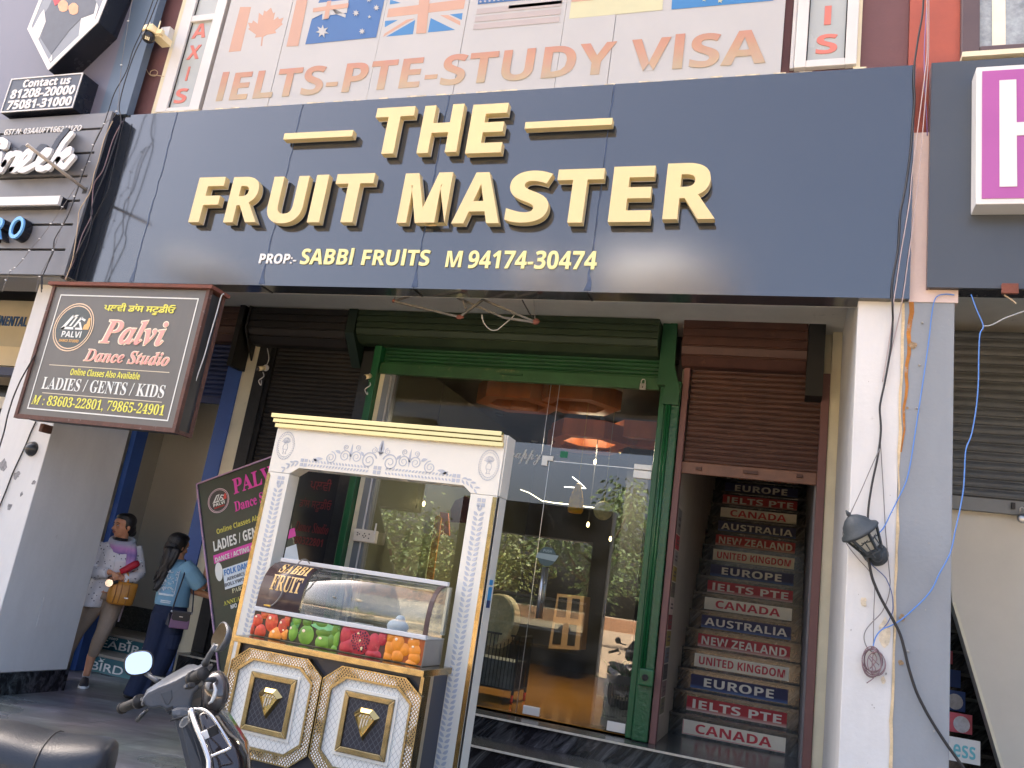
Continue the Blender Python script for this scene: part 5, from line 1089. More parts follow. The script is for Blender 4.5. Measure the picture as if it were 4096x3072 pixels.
def oring(mb, A, B_, y0, y1):
    n = len(A)
    for i in range(n):
        j = (i + 1) % n; mb.prism([(A[i][0], y0, A[i][1]), (A[j][0], y0, A[j][1]), (B_[j][0], y0, B_[j][1]), (B_[i][0], y0, B_[i][1])], (0, y1 - y0, 0))
for x0, x1 in ((CX0, -2.672), (-2.662, CX1)):
    OP = octo(x0, x1, zb, OZ1, .118, .09); i1 = octo(x0 + .055, x1 - .055, zb + .055, OZ1 - .055, .10, .078); i2 = octo(x0 + .068, x1 - .068, zb + .068, OZ1 - .068, .098, .076)
    o1 = octo(x0 + .006, x1 - .006, zb + .006, OZ1 - .006, .117, .089)
    fr_ = MB(); oring(fr_, o1, i1, LYF + .012, LYF + .05); f0 = fr_.build('octagon_frame', M_perf, ctr)
    e = MB(); oring(e, OP, o1, LYF + .006, LYF + .05); oring(e, i1, i2, LYF + .004, LYF + .05); e.build('frame_edge', M_brass2, f0)
    pn = MB(); pn.prism([(x, LYF + .022, z) for x, z in i2], (0, .02, 0)); pn.build('quilted_panel', M_quiltw, ctr)
    cx = (x0 + x1) / 2; hw = .168; q0, q1 = at(G6(300, 825), Y=LYF).z, 0
    bz0, bz1 = zb + .155, OZ1 - .135
    sq = lambda d: [(cx - hw + d, bz0 + d), (cx + hw - d, bz0 + d), (cx + hw - d, bz1 - d), (cx - hw + d, bz1 - d)]
    w_ = MB(); oring(w_, sq(-.018), sq(-.001), LYF + .012, LYF + .024); w_.build('white_border', M_stall, ctr)
    w_ = MB(); oring(w_, sq(0), sq(.034), LYF + .001, LYF + .024); w_.build('box_frame', M_brass2, ctr, bevel=.004)
    w_ = MB(); w_.prism([(x, LYF + .012, z) for x, z in sq(.035)], (0, .012, 0)); w_.build('quilted_panel', M_quiltn, ctr)
    # gem emblem: faceted raised shape
    ez = (bz0 + bz1) / 2 + .012; G = [(-.088, .045), (-.045, .085), (.035, .085), (.088, .045), (.0, -.10)]
    g = MB(); O_ = [(cx + a, LYF + .011, ez + b_) for a, b_ in G]; I_ = [(cx + a * .74, LYF - .014, ez + b_ * .74 - .002) for a, b_ in G]; D_ = [(cx + a * .62, LYF - .002, ez + b_ * .62 - .002) for a, b_ in G]
    for i in range(5):
        j = (i + 1) % 5; g.quad(O_[i], O_[j], I_[j], I_[i]); g.quad(I_[i], I_[j], D_[j], D_[i])
    g.add(D_, [(0, 1, 2, 3, 4)]); em = g.build('gem_emblem', M_brass3, ctr)
    g = MB()
    for i in range(5): g.prism([(cx - .042 + i * .02, LYF - .006, ez + .032), (cx - .034 + i * .02, LYF - .006, ez + .032), (cx - .026 + i * .02, LYF - .006, ez + .046), (cx - .034 + i * .02, LYF - .006, ez + .046)], (0, .003, 0))
    for i in range(3): g.prism([(cx - .028 + i * .018, LYF - .006, ez - .03 + .012 * i), (cx - .021 + i * .018, LYF - .006, ez - .034 + .012 * i), (cx - .014 + i * .019, LYF - .006, ez + .026), (cx - .024 + i * .019, LYF - .006, ez + .026)], (0, .003, 0))
    g.build('facets', M_steel, em)
# ------------------------------------------------------------------ display case
dc = thing('display_case', 'curved glass fruit display case with a fruit photo strip on the stall counter', 'display case', (-2.7, 5.05, .9))
DX0, DX1 = -3.347, -2.085
M_cglass = glass('case_glass', (.88, .91, .90), 1.9, .0, .08)
MB().box(DX0, DX1, 4.935, 5.235, .899, 1.058).build('base', mat('grey_steel_case', (.30, .29, .27), .3, .6, var=.15), dc, bevel=.003)
MB().box(DX0 - .003, DX1 + .003, 4.918, 4.95, 1.059, 1.086).build('rail', M_alu, dc, bevel=.003)
MB().box(DX0, DX1, 4.952, 5.235, 1.06, 1.066).build('tray', mat('pale_tray', (.5, .5, .5), .3, .4, var=.05), dc)
prof = [(4.930, 1.087), (4.931, 1.16), (4.940, 1.23), (4.96, 1.29), (4.995, 1.34), (5.05, 1.378), (5.12, 1.394)]
def sheet(mb, x0, x1, dy=0, th=.004):
    n = len(prof); vs = [(x, y - dy, z + dy) for x in (x0, x1) for y, z in prof] + [(x, y - dy + th, z + dy - th) for x in (x0, x1) for y, z in prof]
    fs = []
    for o_ in (0, 2 * n): fs += [(o_ + i, o_ + i + 1, o_ + n + i + 1, o_ + n + i) for i in range(n - 1)]
    fs += [(0, n, 3 * n, 2 * n), (n - 1, 2 * n - 1, 4 * n - 1, 3 * n - 1)]
    for k in (0, n): fs += [(k + i, k + i + 1, 2 * n + k + i + 1, 2 * n + k + i) for i in range(n - 1)]
    mb.add(vs, fs)
c = MB(); sheet(c, DX0 + .004, DX1 - .004); c.build('curved_glass', M_cglass, dc, smooth=True)
c = MB(); sheet(c, DX0 + .001, DX0 + .335, .0022, .002); vy = c.build('vinyl', mat('dark_brown_vinyl', S(66, 50, 50), .22, var=.08), dc, smooth=True)
MB().box(DX0 - .005, DX1 + .012, 5.115, 5.15, 1.396, 1.424).build('top_bar', M_alu, dc, bevel=.003)
e = MB(); e.prism([(DX1 - .003, y, z) for y, z in prof] + [(DX1 - .003, 5.235, 1.394), (DX1 - .003, 5.235, 1.087)], (.005, 0, 0)); e.build('end_glass', M_cglass, dc)
e = MB()
for i in range(len(prof) - 1): e.bar((DX1 - .012, prof[i][0] + .004, prof[i][1]), (DX1 - .012, prof[i + 1][0] + .004, prof[i + 1][1]), .03, .010, (0, -1, .3))
e.build('end_trim', mat('brown_end_trim', S(70, 52, 50), .5), dc)
c = MB(); c.box(DX1 - .02, DX1 - .004, 5.2, 5.235, 1.087, 1.39); c.box(DX0 + .004, DX0 + .02, 5.2, 5.235, 1.087, 1.39); c.build('rear_post', M_steel, dc)
MB().box(DX0 + .021, DX1 - .021, 5.22, 5.226, 1.09, 1.392).build('rear_glass', M_cglass, dc)
# lettering bent over the curved vinyl
def bend(z):                                     # height along the curved sheet -> y, z on the profile
    L_ = 0
    for i in range(len(prof) - 1):
        a, b_ = prof[i], prof[i + 1]; d = math.hypot(b_[0] - a[0], b_[1] - a[1])
        if z <= L_ + d or i == len(prof) - 2: t = (z - L_) / d; return a[0] + (b_[0] - a[0]) * t, a[1] + (b_[1] - a[1]) * t
        L_ += d
M_goldv = mat('gold_vinyl', S(226, 186, 118), .35, var=.1, vscale=20)
for body, x0, x1, s0, s1 in (('FRUIT', DX0 + .075, DX0 + .305, .115, .225), ('SABBI', DX0 + .085, DX0 + .31, .245, .345)):
    vs, fs, _ = text_geo(serif(body), .006, 4); c = MB(); out = []
    for x, z, t in vs:
        y, zz = bend(s0 + (s1 - s0) * z); out.append((x0 + (x1 - x0) * x, y - .0030 - .0012 * (t + .5), zz + .0030 + .0012 * (t + .5)))
    c.add(out, fs); c.build('lettering', M_goldv, vy)
# photo strip on the base: four printed pictures
PY = 4.934; pz0, pz1 = .905, 1.056
px_ = [DX0 + .002] + [at(G6(*q), Y=PY).x for q in ((660, 450), (1095, 540), (1490, 600))] + [DX1 - .004]
names = ('apple', 'lime', 'pomegranate', 'orange')
bgc = (S(40, 16, 12), S(22, 30, 14), S(60, 14, 24), S(150, 66, 14))
pr = []
for i in range(4):
    o = MB().box(px_[i] + .0005, px_[i + 1] - .0005, PY - .002, PY, pz0, pz1).build('photo_print', mat('print_bg%d' % i, bgc[i], .3, var=.3, vscale=18), dc, label=f'printed picture of {names[i]}s'); pr.append(o)
M_ap = mat('print_apple', S(200, 70, 44), .3, var=.35, vscale=14, dirt=(S(222, 150, 70), .55, 13)); M_ap2 = mat('print_apple_gold', S(240, 150, 60), .3, var=.2, vscale=14, dirt=(S(230, 90, 50), .4, 9))
M_li = mat('print_lime', S(112, 158, 56), .3, var=.3, vscale=12, dirt=(S(96, 150, 60), .3, 30)); M_li2 = mat('print_lime_dark', S(90, 130, 40), .3, var=.25, vscale=12); M_lf = mat('print_leaf', S(70, 130, 66), .35, var=.3, vscale=20)
M_po = mat('print_pomegranate', S(178, 46, 60), .3, var=.35, vscale=14, dirt=(S(216, 120, 112), .4, 12)); M_se = mat('print_seeds', S(78, 22, 54), .2, var=.5, vscale=40); M_or = mat('print_orange', S(226, 138, 36), .3, var=.18, vscale=14, bump=.2, bscale=180); M_pith = mat('print_pith', S(236, 214, 160), .4, var=.1)
def disc(mb, i, fx, fz, rx, rz, lay=0, n=20, th=.0035):
    """flat printed fruit: a shallow domed patch clipped to the picture"""
    x0, x1 = px_[i] + .001, px_[i + 1] - .001; cx = x0 + (x1 - x0) * fx; cz = pz0 + (pz1 - pz0) * fz; y = PY - .0022 - lay * .0012
    rx *= 1.14; rz *= 1.14; th *= 2.2; ring = lambda s, dy: [(min(x1, max(x0, cx + rx * s * cos(2 * pi * k / n))), y - dy, min(pz1, max(pz0, cz + rz * s * sin(2 * pi * k / n)))) for k in range(n)]
    a, b_, d = ring(1, 0), ring(.8, th * .5), ring(.4, th)
    mb.add(a + b_ + d, [(k, (k + 1) % n, n + (k + 1) % n, n + k) for k in range(n)] + [(n + k, n + (k + 1) % n, 2 * n + (k + 1) % n, 2 * n + k) for k in range(n)] + [tuple(range(2 * n, 3 * n))])
M_hl = mat('print_highlight', S(250, 226, 190), .3, var=.05)
def prints(i, m_, nm, lst, smooth=True):
    c = MB()
    for a in lst: disc(c, i, *a)
    if nm == 'printed_fruit' and i != 2 and lst[0][4] + lst[1][4] > 1:
        h = MB()
        for a in lst[:3]: disc(h, i, a[0] - .05, a[1] + .16, a[2] * .22, a[3] * .16, a[4] + 7, 12, .0005)
        h.build('printed_highlight', M_hl, pr[i])
    return c.build(nm, m_, pr[i], smooth=smooth)
prints(0, M_ap, 'printed_fruit', [(.13, .62, .034, .036, 0), (.52, .66, .042, .055, 2), (.83, .55, .03, .045, 1), (.26, .16, .038, .045, 1), (.95, .85, .03, .035, 0), (.3, .95, .03, .03, 0), (.02, .2, .015, .04, 0)])
prints(0, M_ap2, 'printed_fruit', [(.68, .12, .042, .05, 2), (.93, .25, .03, .03, 0)])
prints(1, M_li, 'printed_fruit', [(.36, .38, .05, .055, 2), (.70, .20, .048, .044, 2), (.1, .4, .03, .05, 1), (.12, .9, .03, .035, 0), (.95, .45, .02, .05, 1), (.93, .02, .02, .025, 1)])
prints(1, M_li2, 'printed_fruit', [(.62, .95, .06, .03, 0), (.33, .93, .03, .03, 0), (.68, .6, .05, .03, 0), (.9, .8, .03, .04, 0), (.85, .3, .03, .04, 0)])
def pleaf(i, pts, lay=4):
    x0, x1 = px_[i], px_[i + 1]; c = MB(); c.prism([(x0 + (x1 - x0) * a, PY - .003 - lay * .0012, pz0 + (pz1 - pz0) * b_) for a, b_ in pts], (0, .001, 0)); return c
pleaf(1, [(.42, .84), (.55, .98), (.75, .99), (.98, .86), (.8, .72), (.6, .68), (.45, .78)]).build('printed_leaf', mat('print_leaf_pale', S(120, 186, 128), .35, var=.15, vscale=20), pr[1])
pleaf(1, [(.02, .72), (.08, .98), (.18, .98), (.20, .7), (.14, .4), (.06, .5)], 3).build('printed_leaf', M_lf, pr[1])
pleaf(1, [(.20, .42), (.28, .6), (.44, .66), (.42, .45), (.3, .3)], 5).build('printed_leaf', M_lf, pr[1])
prints(2, M_po, 'printed_fruit', [(.12, .66, .035, .055, 0), (.2, .18, .05, .05, 1), (.75, .5, .04, .06, 1), (.92, .8, .03, .04, 0), (.45, .5, .065, .07, 2), (.78, .08, .05, .03, 1), (.3, .95, .04, .03, 0)])
prints(2, M_se, 'printed_seeds', [(.46 + .20 * math.sqrt((k + .5) / 46) * cos(k * 2.4), .52 + .40 * math.sqrt((k + .5) / 46) * sin(k * 2.4), .0058, .0068, 5, 8, .003) for k in range(46)])
prints(2, M_pith, 'printed_pith', [(.46, .55, .007, .007, 9, 10, .001), (.40, .82, .008, .006, 9, 8, .001), (.52, .25, .008, .01, 9, 8, .001)], False)
prints(3, M_or, 'printed_fruit', [(.32, .70, .038, .048, 2), (.72, .82, .036, .038, 0), (.78, .52, .036, .036, 1), (.1, .45, .03, .045, 0), (.5, .5, .035, .035, 0), (.36, .2, .036, .037, 2), (.8, .25, .036, .035, 2), (.08, .08, .03, .035, 1), (.74, -.02, .035, .028, 3), (.1, .9, .03, .03, 0)])
# cloth bag lying in the case, cable over it
bag = MB(); q = at(G6(1590, 430), Y=5.06); bag.ball((q.x, 5.07, 1.10), (.075, .05, .05), 16, 10); bag.ball((q.x + .01, 5.07, 1.145), (.035, .03, .03), 12, 8)
tag(bag.build('cloth_bundle', mat('pale_blue_cloth', S(206, 210, 222), .8, var=.15, vscale=10, bump=.6, bscale=20), smooth=True), 'crumpled pale cloth bundle inside the display case', 'cloth')
tb = MB(); tb.box(q.x - .32, q.x - .20, 4.99, 5.12, 1.067, 1.082); tag(tb.build('steel_tray', mat('light_tray', (.7, .7, .7), .3, .3)), 'small pale tray lying inside the display case', 'tray')
P_ = [at(G16(990, 228), Y=5.10), at(G16(955, 175), Y=5.08), at(G16(900, 156), Y=5.03), at(G16(840, 180), Y=4.99), at(G16(770, 255), Y=4.96), at(G16(690, 340), Y=4.935), at(G16(600, 450), Y=4.918), at(G16(560, 560), Y=4.912), at(G16(535, 690), Y=4.908), at(G16(480, 800), Y=4.905), at(G16(400, 890), Y=4.905), at(G16(345, 925), Y=4.91)]
def smooth_path(P, n=6):
    out = []
    for i in range(len(P) - 1):
        p0, p1, p2, p3 = P[max(i - 1, 0)], P[i], P[i + 1], P[min(i + 2, len(P) - 1)]
        for k in range(n):
            t = k / n; out.append(.5 * ((2 * p1) + (p2 - p0) * t + (2 * p0 - 5 * p1 + 4 * p2 - p3) * t * t + (3 * p1 - p0 - 3 * p2 + p3) * t ** 3))
    out.append(P[-1]); return out
cw = thing('case_cable', 'grey cable with yellow plug draped over the left end of the display case', 'cable', P_[-1])
c = MB(); c.tube(smooth_path(P_), .0045, 8); c.build('cable', mat('grey_cable', S(120, 118, 116), .45), cw, smooth=True)
a = at(G16(335, 930), Y=4.908); b_ = at(G16(232, 912), Y=4.908); c = MB(); c.tube([a, a * .6 + b_ * .4, b_], [.008, .006, .004], 8); c.build('plug', mat('yellow_plug', S(206, 160, 40), .4), cw)
# ================================================================== people
def fuse(o, vox, it=6, fac=.5):
    m = o.modifiers.new('fuse', 'REMESH'); m.mode = 'VOXEL'; m.voxel_size = vox; m.use_smooth_shade = True
    if it:
        s = o.modifiers.new('soften', 'SMOOTH'); s.iterations = it; s.factor = fac
    return o
def skin_mat(name, col):
    m = mat(name, col, .45, var=.12, vscale=14, bump=.05, bscale=200); b = m.node_tree.nodes['Principled BSDF']
    b.inputs['Subsurface Weight'].default_value = .12; b.inputs['Subsurface Radius'].default_value = (.02, .008, .004); return m
M_skin1 = skin_mat('skin_tan', S(204, 146, 112)); M_skin2 = skin_mat('skin_warm', S(206, 150, 114))
M_hair = mat('black_hair', (.010, .008, .008), .38, var=.3, vscale=30, bump=.5, bscale=120, streak=4)
M_lip = mat('lip', S(168, 92, 84), .4, var=0); M_eye = mat('eye_dark', (.02, .015, .012), .2, var=0); M_eyew = mat('eye_white', (.62, .58, .55), .3, var=0)
def frame_of(fwd, up=Vector((0, 0, 1))):
    f = Vector(fwd).normalized(); r = f.cross(up).normalized(); u = r.cross(f).normalized()
    return r, f, u                                # right-hand side of the figure, forward, up
def head_shapes(mb, c, fwd, up, s=1.0):
    """skull, jaw, cheeks, nose, lips bulge and ears; c is the middle of the head"""
    r, f, u = frame_of(fwd, up); R = Matrix((r, f, u)).transposed()
    P = lambda x, y, z: c + r * x * s + f * y * s + u * z * s
    B = lambda x, y, z, a, b_, d: mb.ball(P(x, y, z), (a * s, b_ * s, d * s), 18, 12, R)
    B(0, -.012, .03, .076, .096, .088); B(0, .022, -.03, .062, .068, .080); B(0, .045, -.085, .036, .036, .030); B(0, .058, .035, .058, .036, .048)
    B(.034, .054, -.026, .028, .028, .028); B(-.034, .054, -.026, .028, .028, .028); B(0, .080, -.058, .026, .016, .020)
    mb.tube([P(0, .086, .012), P(0, .100, -.012), P(0, .113, -.030), P(0, .090, -.042)], [.007 * s, .010 * s, .014 * s, .010 * s], 8)
    B(.013, .094, -.034, .010, .010, .008); B(-.013, .094, -.034, .010, .010, .008)
    for q in (1, -1): B(q * .076, -.012, -.012, .010, .018, .030)
    return P, R
def face_parts(parent, P, R, s=1.0):
    b_ = MB()
    for q in (1, -1):
        b_.tube([P(q * .012, .093, .024), P(q * .030, .092, .031), P(q * .050, .076, .024)], [.0030 * s, .0040 * s, .0022 * s], 6)
    b_.build('eyebrow', M_hair, parent)
    w_ = MB(); e = MB()
    for q in (1, -1):
        w_.ball(P(q * .031, .0815, .004), (.015 * s, .008 * s, .007 * s), 10, 6, R); e.ball(P(q * .030, .0868, .004), (.0072 * s, .0045 * s, .0066 * s), 10, 6, R)
        e.tube([P(q * .016, .088, .008), P(q * .031, .0905, .0125), P(q * .046, .082, .007)], .0016 * s, 5)
    w_.build('eye', M_eyew, parent); e.build('eye', M_eye, parent)
    l = MB(); l.tube([P(-.024, .086, -.060), P(-.008, .0975, -.0555), P(0, .098, -.057), P(.008, .0975, -.0555), P(.024, .086, -.060)], [.002 * s, .0046 * s, .0042 * s, .0046 * s, .002 * s], 6)
    l.tube([P(-.021, .087, -.063), P(0, .0975, -.068), P(.021, .087, -.063)], [.002 * s, .0055 * s, .002 * s], 6); l.build('lips', M_lip, parent)
def hand(mb, w, d, n, side, curl=.5, s=1.0, spread=.12, thumb=.7):
    """w wrist, d direction of the fingers, n back of the hand, side +1: thumb towards d x n"""
    d = Vector(d).normalized(); n = Vector(n); n = (n - d * n.dot(d)).normalized(); t = d.cross(n) * side
    k = w + d * .085 * s
    mb.tube([w - d * .02, w + d * .02 * s, w + d * .055 * s, k], [(.020 * s, .017 * s), (.026 * s, .016 * s), (.034 * s, .015 * s), (.034 * s, .012 * s)], 10)
    for x in (-.022, 0, .022): mb.ball(w + d * .06 * s + t * x * s, (.017 * s, .017 * s, .014 * s), 8, 6)
    for i, (x, L_) in enumerate(((.027, .070), (.009, .078), (-.009, .072), (-.026, .056))):
        p = k + t * x * s - d * .004 * abs(x) / .01 * s; dd = (d + t * (x / .027) * spread).normalized(); pts = [p - d * .02 * s, p]; a = 0
        for j, fr_ in enumerate((.45, .30, .25)):
            a += curl * (.55, .9, .7)[j]; q = dd * cos(a) - n * sin(a); p = p + q * L_ * fr_ * s; pts.append(p)
        mb.tube(pts, [.0090 * s, .0088 * s, .0080 * s, .0074 * s, .0056 * s], 8)
    b0 = w + d * .028 * s + t * .026 * s; q = (d * .62 + t * thumb - n * .35).normalized(); p1 = b0 + q * .036 * s; q2 = (d * .9 + t * .25 - n * (.3 + curl * .4)).normalized(); p2 = p1 + q2 * .030 * s; p3 = p2 + (q2 - n * curl * .4).normalized() * .024 * s
    mb.tube([b0 - t * .012 * s, b0, p1, p2, p3], [.012 * s, .012 * s, .0105 * s, .0092 * s, .0066 * s], 8)
def limb(mb, pts, rad, n=12): mb.tube(pts, rad, n)

# ------------------------------------------------------------------ first woman, facing the street with folded arms
W1 = Vector((-6.17, 6.63, 0)); F1 = Vector((.683, -.73, 0)); R1 = Vector((.73, .683, 0)); UZ = Vector((0, 0, 1))
def w1(x, z, d=0): return W1 + R1 * x + UZ * z + F1 * d      # x to the right of the picture, d towards the viewer
p1 = thing('person', 'standing woman in pale dotted long shirt and lilac scarf looking aside with folded arms', 'person', W1)
sk = MB(); hc = w1(-.012, 1.50, .02)
P_, R_ = head_shapes(sk, hc, -R1 * .86 + F1 * .52 - UZ * .06, UZ, .98)
limb(sk, [w1(.0, 1.27, -.02), w1(.005, 1.36, -.01), w1(.0, 1.44, .0)], [.060, .052, .054])
limb(sk, [w1(0, 1.29, 0), w1(0, 1.10, .02), w1(0, .95, 0), w1(0, .86, 0)], [(.11, .08), (.115, .09), (.12, .10), (.13, .10)])
for a in ((-.15, 1.30, .0, -.19, 1.06, .02), (.15, 1.30, .0, .215, 1.08, .02)): limb(sk, [w1(*a[:3]), w1(*a[3:])], [.045, .038])
limb(sk, [w1(-.19, 1.06, .02), w1(-.11, 1.045, .12), w1(-.02, 1.06, .17)], [.036, .032, .024]); limb(sk, [w1(.215, 1.08, .02), w1(.15, 1.03, .13), w1(.07, 1.02, .155)], [.036, .032, .024])
hand(sk, w1(-.015, 1.06, .175), R1 * 1 - UZ * .32 + F1 * .05, F1 * .8 + UZ * .6, 1, .35, .95); hand(sk, w1(.07, 1.015, .165), -R1 * .9 - UZ * .35, F1 * .9 + UZ * .3, -1, .6, .92)
for a in (((.06, .90, -.01), (.035, .50, .03), (-.002, .26, .0), (-.005, .09, .01)), ((-.05, .90, -.02), (-.17, .48, -.08), (-.215, .25, -.16), (-.24, .08, -.2))): limb(sk, [w1(*q) for q in a], [.075, .048, .042, .030])
body = fuse(sk.build('body', M_skin1, p1, smooth=True), .0065, 4)
face_parts(p1, P_, R_, .98)
hr = MB(); r_, f_, u_ = frame_of(-R1 * .86 + F1 * .52 - UZ * .06)
for x, y, z, a, b2, d in ((0, -.030, .050, .083, .092, .082), (0, .0, .085, .070, .085, .045), (0, -.075, -.02, .070, .050, .075), (.05, -.03, .03, .036, .065, .07), (-.05, -.03, .03, .036, .065, .07), (0, -.10, -.055, .052, .042, .045)): hr.ball(P_(x, y, z), (a, b2, d), 16, 10, R_)
fuse(hr.build('hair', M_hair, p1, smooth=True), .008, 4)
M_dots = mat('dotted_cotton', S(226, 224, 226), .85, var=.05, vscale=10, bump=.5, bscale=18)
nt = M_dots.node_tree; b = nt.nodes['Principled BSDF']; vo = nt.nodes.new('ShaderNodeTexVoronoi'); vo.inputs['Scale'].default_value = 30; tcn = nt.nodes.new('ShaderNodeTexCoord'); nt.links.new(tcn.outputs['Object'], vo.inputs['Vector'])
lt = nt.nodes.new('ShaderNodeMath'); lt.operation = 'LESS_THAN'; lt.inputs[1].default_value = .20; nt.links.new(vo.outputs['Distance'], lt.inputs[0]); mx = nt.nodes.new('ShaderNodeMix'); mx.data_type = 'RGBA'; mx.inputs['A'].default_value = (*S(224, 222, 224), 1); mx.inputs['B'].default_value = (*S(92, 92, 102), 1)
nt.links.new(lt.outputs[0], mx.inputs['Factor']); nt.links.new(mx.outputs['Result'], b.inputs['Base Color'])
k = MB()
def ering(c, a, b_, n=22, wob=0, ph=0): return [c + R1 * (a * cos(2 * pi * i / n) * (1 + wob * sin(5 * 2 * pi * i / n + ph))) + F1 * (b_ * sin(2 * pi * i / n) * (1 + wob * cos(4 * 2 * pi * i / n + ph))) for i in range(n)]
k.loft([ering(w1(.0, 1.345, -.01), .075, .065), ering(w1(-.002, 1.325, -.01), .14, .075), ering(w1(-.002, 1.27, .0), .168, .10), ering(w1(0, 1.17, .02), .165, .122), ering(w1(.005, 1.07, .01), .16, .115), ering(w1(.01, .96, 0), .165, .115, wob=.02), ering(w1(.012, .87, -.005), .178, .125, wob=.03)])
k.loft([ering(w1(-.065, .98, -.0), .105, .105), ering(w1(-.09, .88, .0), .105, .11, wob=.03), ering(w1(-.115, .79, .005), .10, .11, wob=.05), ering(w1(-.135, .715, .005), .10, .11, wob=.07)])
k.loft([ering(w1(.09, .95, -.01), .095, .10), ering(w1(.10, .88, -.01), .095, .105, wob=.03), ering(w1(.105, .80, -.015), .09, .10, wob=.05)])
for s, a in ((-1, ((-.135, 1.31, -.01), (-.175, 1.20, .0), (-.205, 1.06, .02), (-.15, 1.03, .10), (-.045, 1.05, .165))), (1, ((.135, 1.32, -.01), (.185, 1.21, .0), (.232, 1.075, .02), (.19, 1.03, .09), (.10, 1.02, .15)))): limb(k, [w1(*q) for q in a], [.066, .062, .062, .058, .052], 14)
fuse(k.build('kurta', M_dots, p1, smooth=True), .009, 3)
zp = MB(); zp.tube([w1(-.01, 1.25, .108), w1(-.012, 1.15, .143), w1(-.006, 1.08, .135)], .005, 6); zp.build('placket', M_wface, p1)
tr = MB(); M_trs = mat('beige_leggings', S(152, 134, 116), .8, var=.12, vscale=8, bump=.4, bscale=22)
tr.loft([ering(w1(.0, .98, -.01), .13, .10), ering(w1(.0, .88, -.01), .15, .115), ering(w1(.0, .80, -.01), .15, .11)])
for a in (((.075, .84, .0), (.065, .68, .015), (.042, .50, .035), (.022, .40, .02), (.006, .27, .0)), ((-.065, .84, -.02), (-.11, .66, -.05), (-.175, .48, -.08), (-.20, .36, -.12), (-.222, .20, -.17), (-.235, .12, -.19))): limb(tr, [w1(*q) for q in a], [.098, .086, .068, .062, .047, .040][:len(a)], 14)
fuse(tr.build('leggings', M_trs, p1, smooth=True), .009, 3)
for nm, (x, d, yaw) in (('shoe', (-.004, .03, 0)), ('shoe', (-.245, -.2, .3))):
    s = MB(); fd = (F1 + R1 * yaw).normalized(); c0 = w1(x, 0, d); rr = Vector((-fd.y, fd.x, 0))
    rings = []
    for t, wd, hh in ((-.10, .030, .085), (-.06, .036, .095), (0, .038, .085), (.06, .043, .062), (.11, .040, .048), (.145, .022, .034)):
        cc = c0 + fd * t; rings.append([cc + rr * (wd * cos(u)) + UZ * (.022 + max(0, hh - .022) * max(0, sin(u))) if sin(u) > -.01 else cc + rr * (wd * cos(u)) + UZ * .02 for u in [2 * pi * i / 12 for i in range(12)]])
    s.loft(rings); o = s.build('shoe', mat('black_knit', (.02, .02, .026), .7, var=.2, vscale=60), p1, smooth=True)
    s = MB(); s.prism([c0 + fd * t + rr * w_ + UZ * .0 for t, w_ in ((-.108, -.025), (-.108, .025), (-.05, .041), (.05, .048), (.11, .045), (.15, .02), (.15, -.02), (.11, -.045), (.05, -.048), (-.05, -.041))], (0, 0, .024)); s.build('sole', mat('white_sole', (.75, .74, .72), .5), o, bevel=.006)
    s = MB(); s.tube([c0 - fd * .045 + UZ * .085, c0 - fd * .04 + UZ * .125], .036, 12); s.build('sock', mat('white_sock', (.7, .69, .67), .8), o)
M_scarf = ramp_mat('lilac_scarf', 'Z', [(1.10, S(214, 170, 214)), (1.24, S(150, 124, 186)), (1.29, S(206, 150, 206)), (1.33, S(190, 186, 206)), (1.38, S(178, 188, 198))], .85)
sc = MB()
for i, (dz, dd, rad) in enumerate(((0, 0, .030), (-.03, .012, .028), (.028, -.012, .026), (-.055, .02, .022))):
    pts = [w1(.10 * cos(u) + .012, 1.335 + dz + .035 * sin(u + .4) * -1 + .02 * cos(u), -.005 + (.085 + dd) * sin(u)) for u in [2 * pi * j / 18 for j in range(18)]]
    sc.tube(pts, rad, 9, closed=True)
sc.tube([w1(.115, 1.33, .05), w1(.135, 1.25, .10), w1(.14, 1.15, .125), w1(.135, 1.08, .12)], [.03, .036, .034, .02], 9); sc.tube([w1(.09, 1.32, .07), w1(.105, 1.23, .12), w1(.11, 1.12, .14)], [.025, .028, .018], 9)
fuse(sc.build('scarf', M_scarf, p1, smooth=True), .007, 2)
c = MB(); c.loft([ering(w1(-.0, 1.30, .03), .06, .07), ering(w1(-.0, 1.385, .0), .058, .058)]); c.build('undershirt', mat('black_knit_top', (.012, .012, .016), .8), p1)
ts = MB(); ts.tube([w1(.17, .86, -.06), w1(.16, .74, -.05), w1(.155, .60, -.05)], [.02, .014, .006], 6); ts.build('scarf_end', mat('scarf_pink', S(206, 190, 196), .85, var=.2, vscale=20), p1)
# what she holds
M_must = mat('mustard_leather', S(188, 128, 48), .42, var=.18, vscale=9, bump=.4, bscale=16)
hb = thing('handbag', 'mustard leather handbag hanging from the forearm of the standing woman', 'handbag', w1(.12, .78, .16))
g = MB(); 
g.loft([[w1(cx_ + a * cos(u), z, .165 + b_ * sin(u)) for u in [2 * pi * i / 16 for i in range(16)]] for cx_, z, a, b_ in ((.125, .775, .10, .045), (.12, .79, .118, .06), (.118, .87, .125, .062), (.125, .955, .122, .045), (.128, .985, .115, .028))]); g.build('body', M_must, hb, smooth=True)
g = MB(); g.tube(smooth_path([w1(.04, .97, .17), w1(.06, 1.06, .175), w1(.10, 1.095, .165), w1(.135, 1.05, .17), w1(.15, .975, .175)]), .010, 8); g.build('strap', M_must, hb, smooth=True)
g = MB()
for x in (.06, .105, .17): g.tube([w1(x, .97, .205), w1(x + .004, .88, .229), w1(x - .004, .79, .225)], .005, 6)
g.build('fold', mat('mustard_dark', S(140, 92, 34), .5, var=.1), hb)
g = MB(); q = w1(.165, .845, .232); g.bar(q - R1 * .018, q + R1 * .018, .004, .010); g.build('clasp', M_steel, hb)
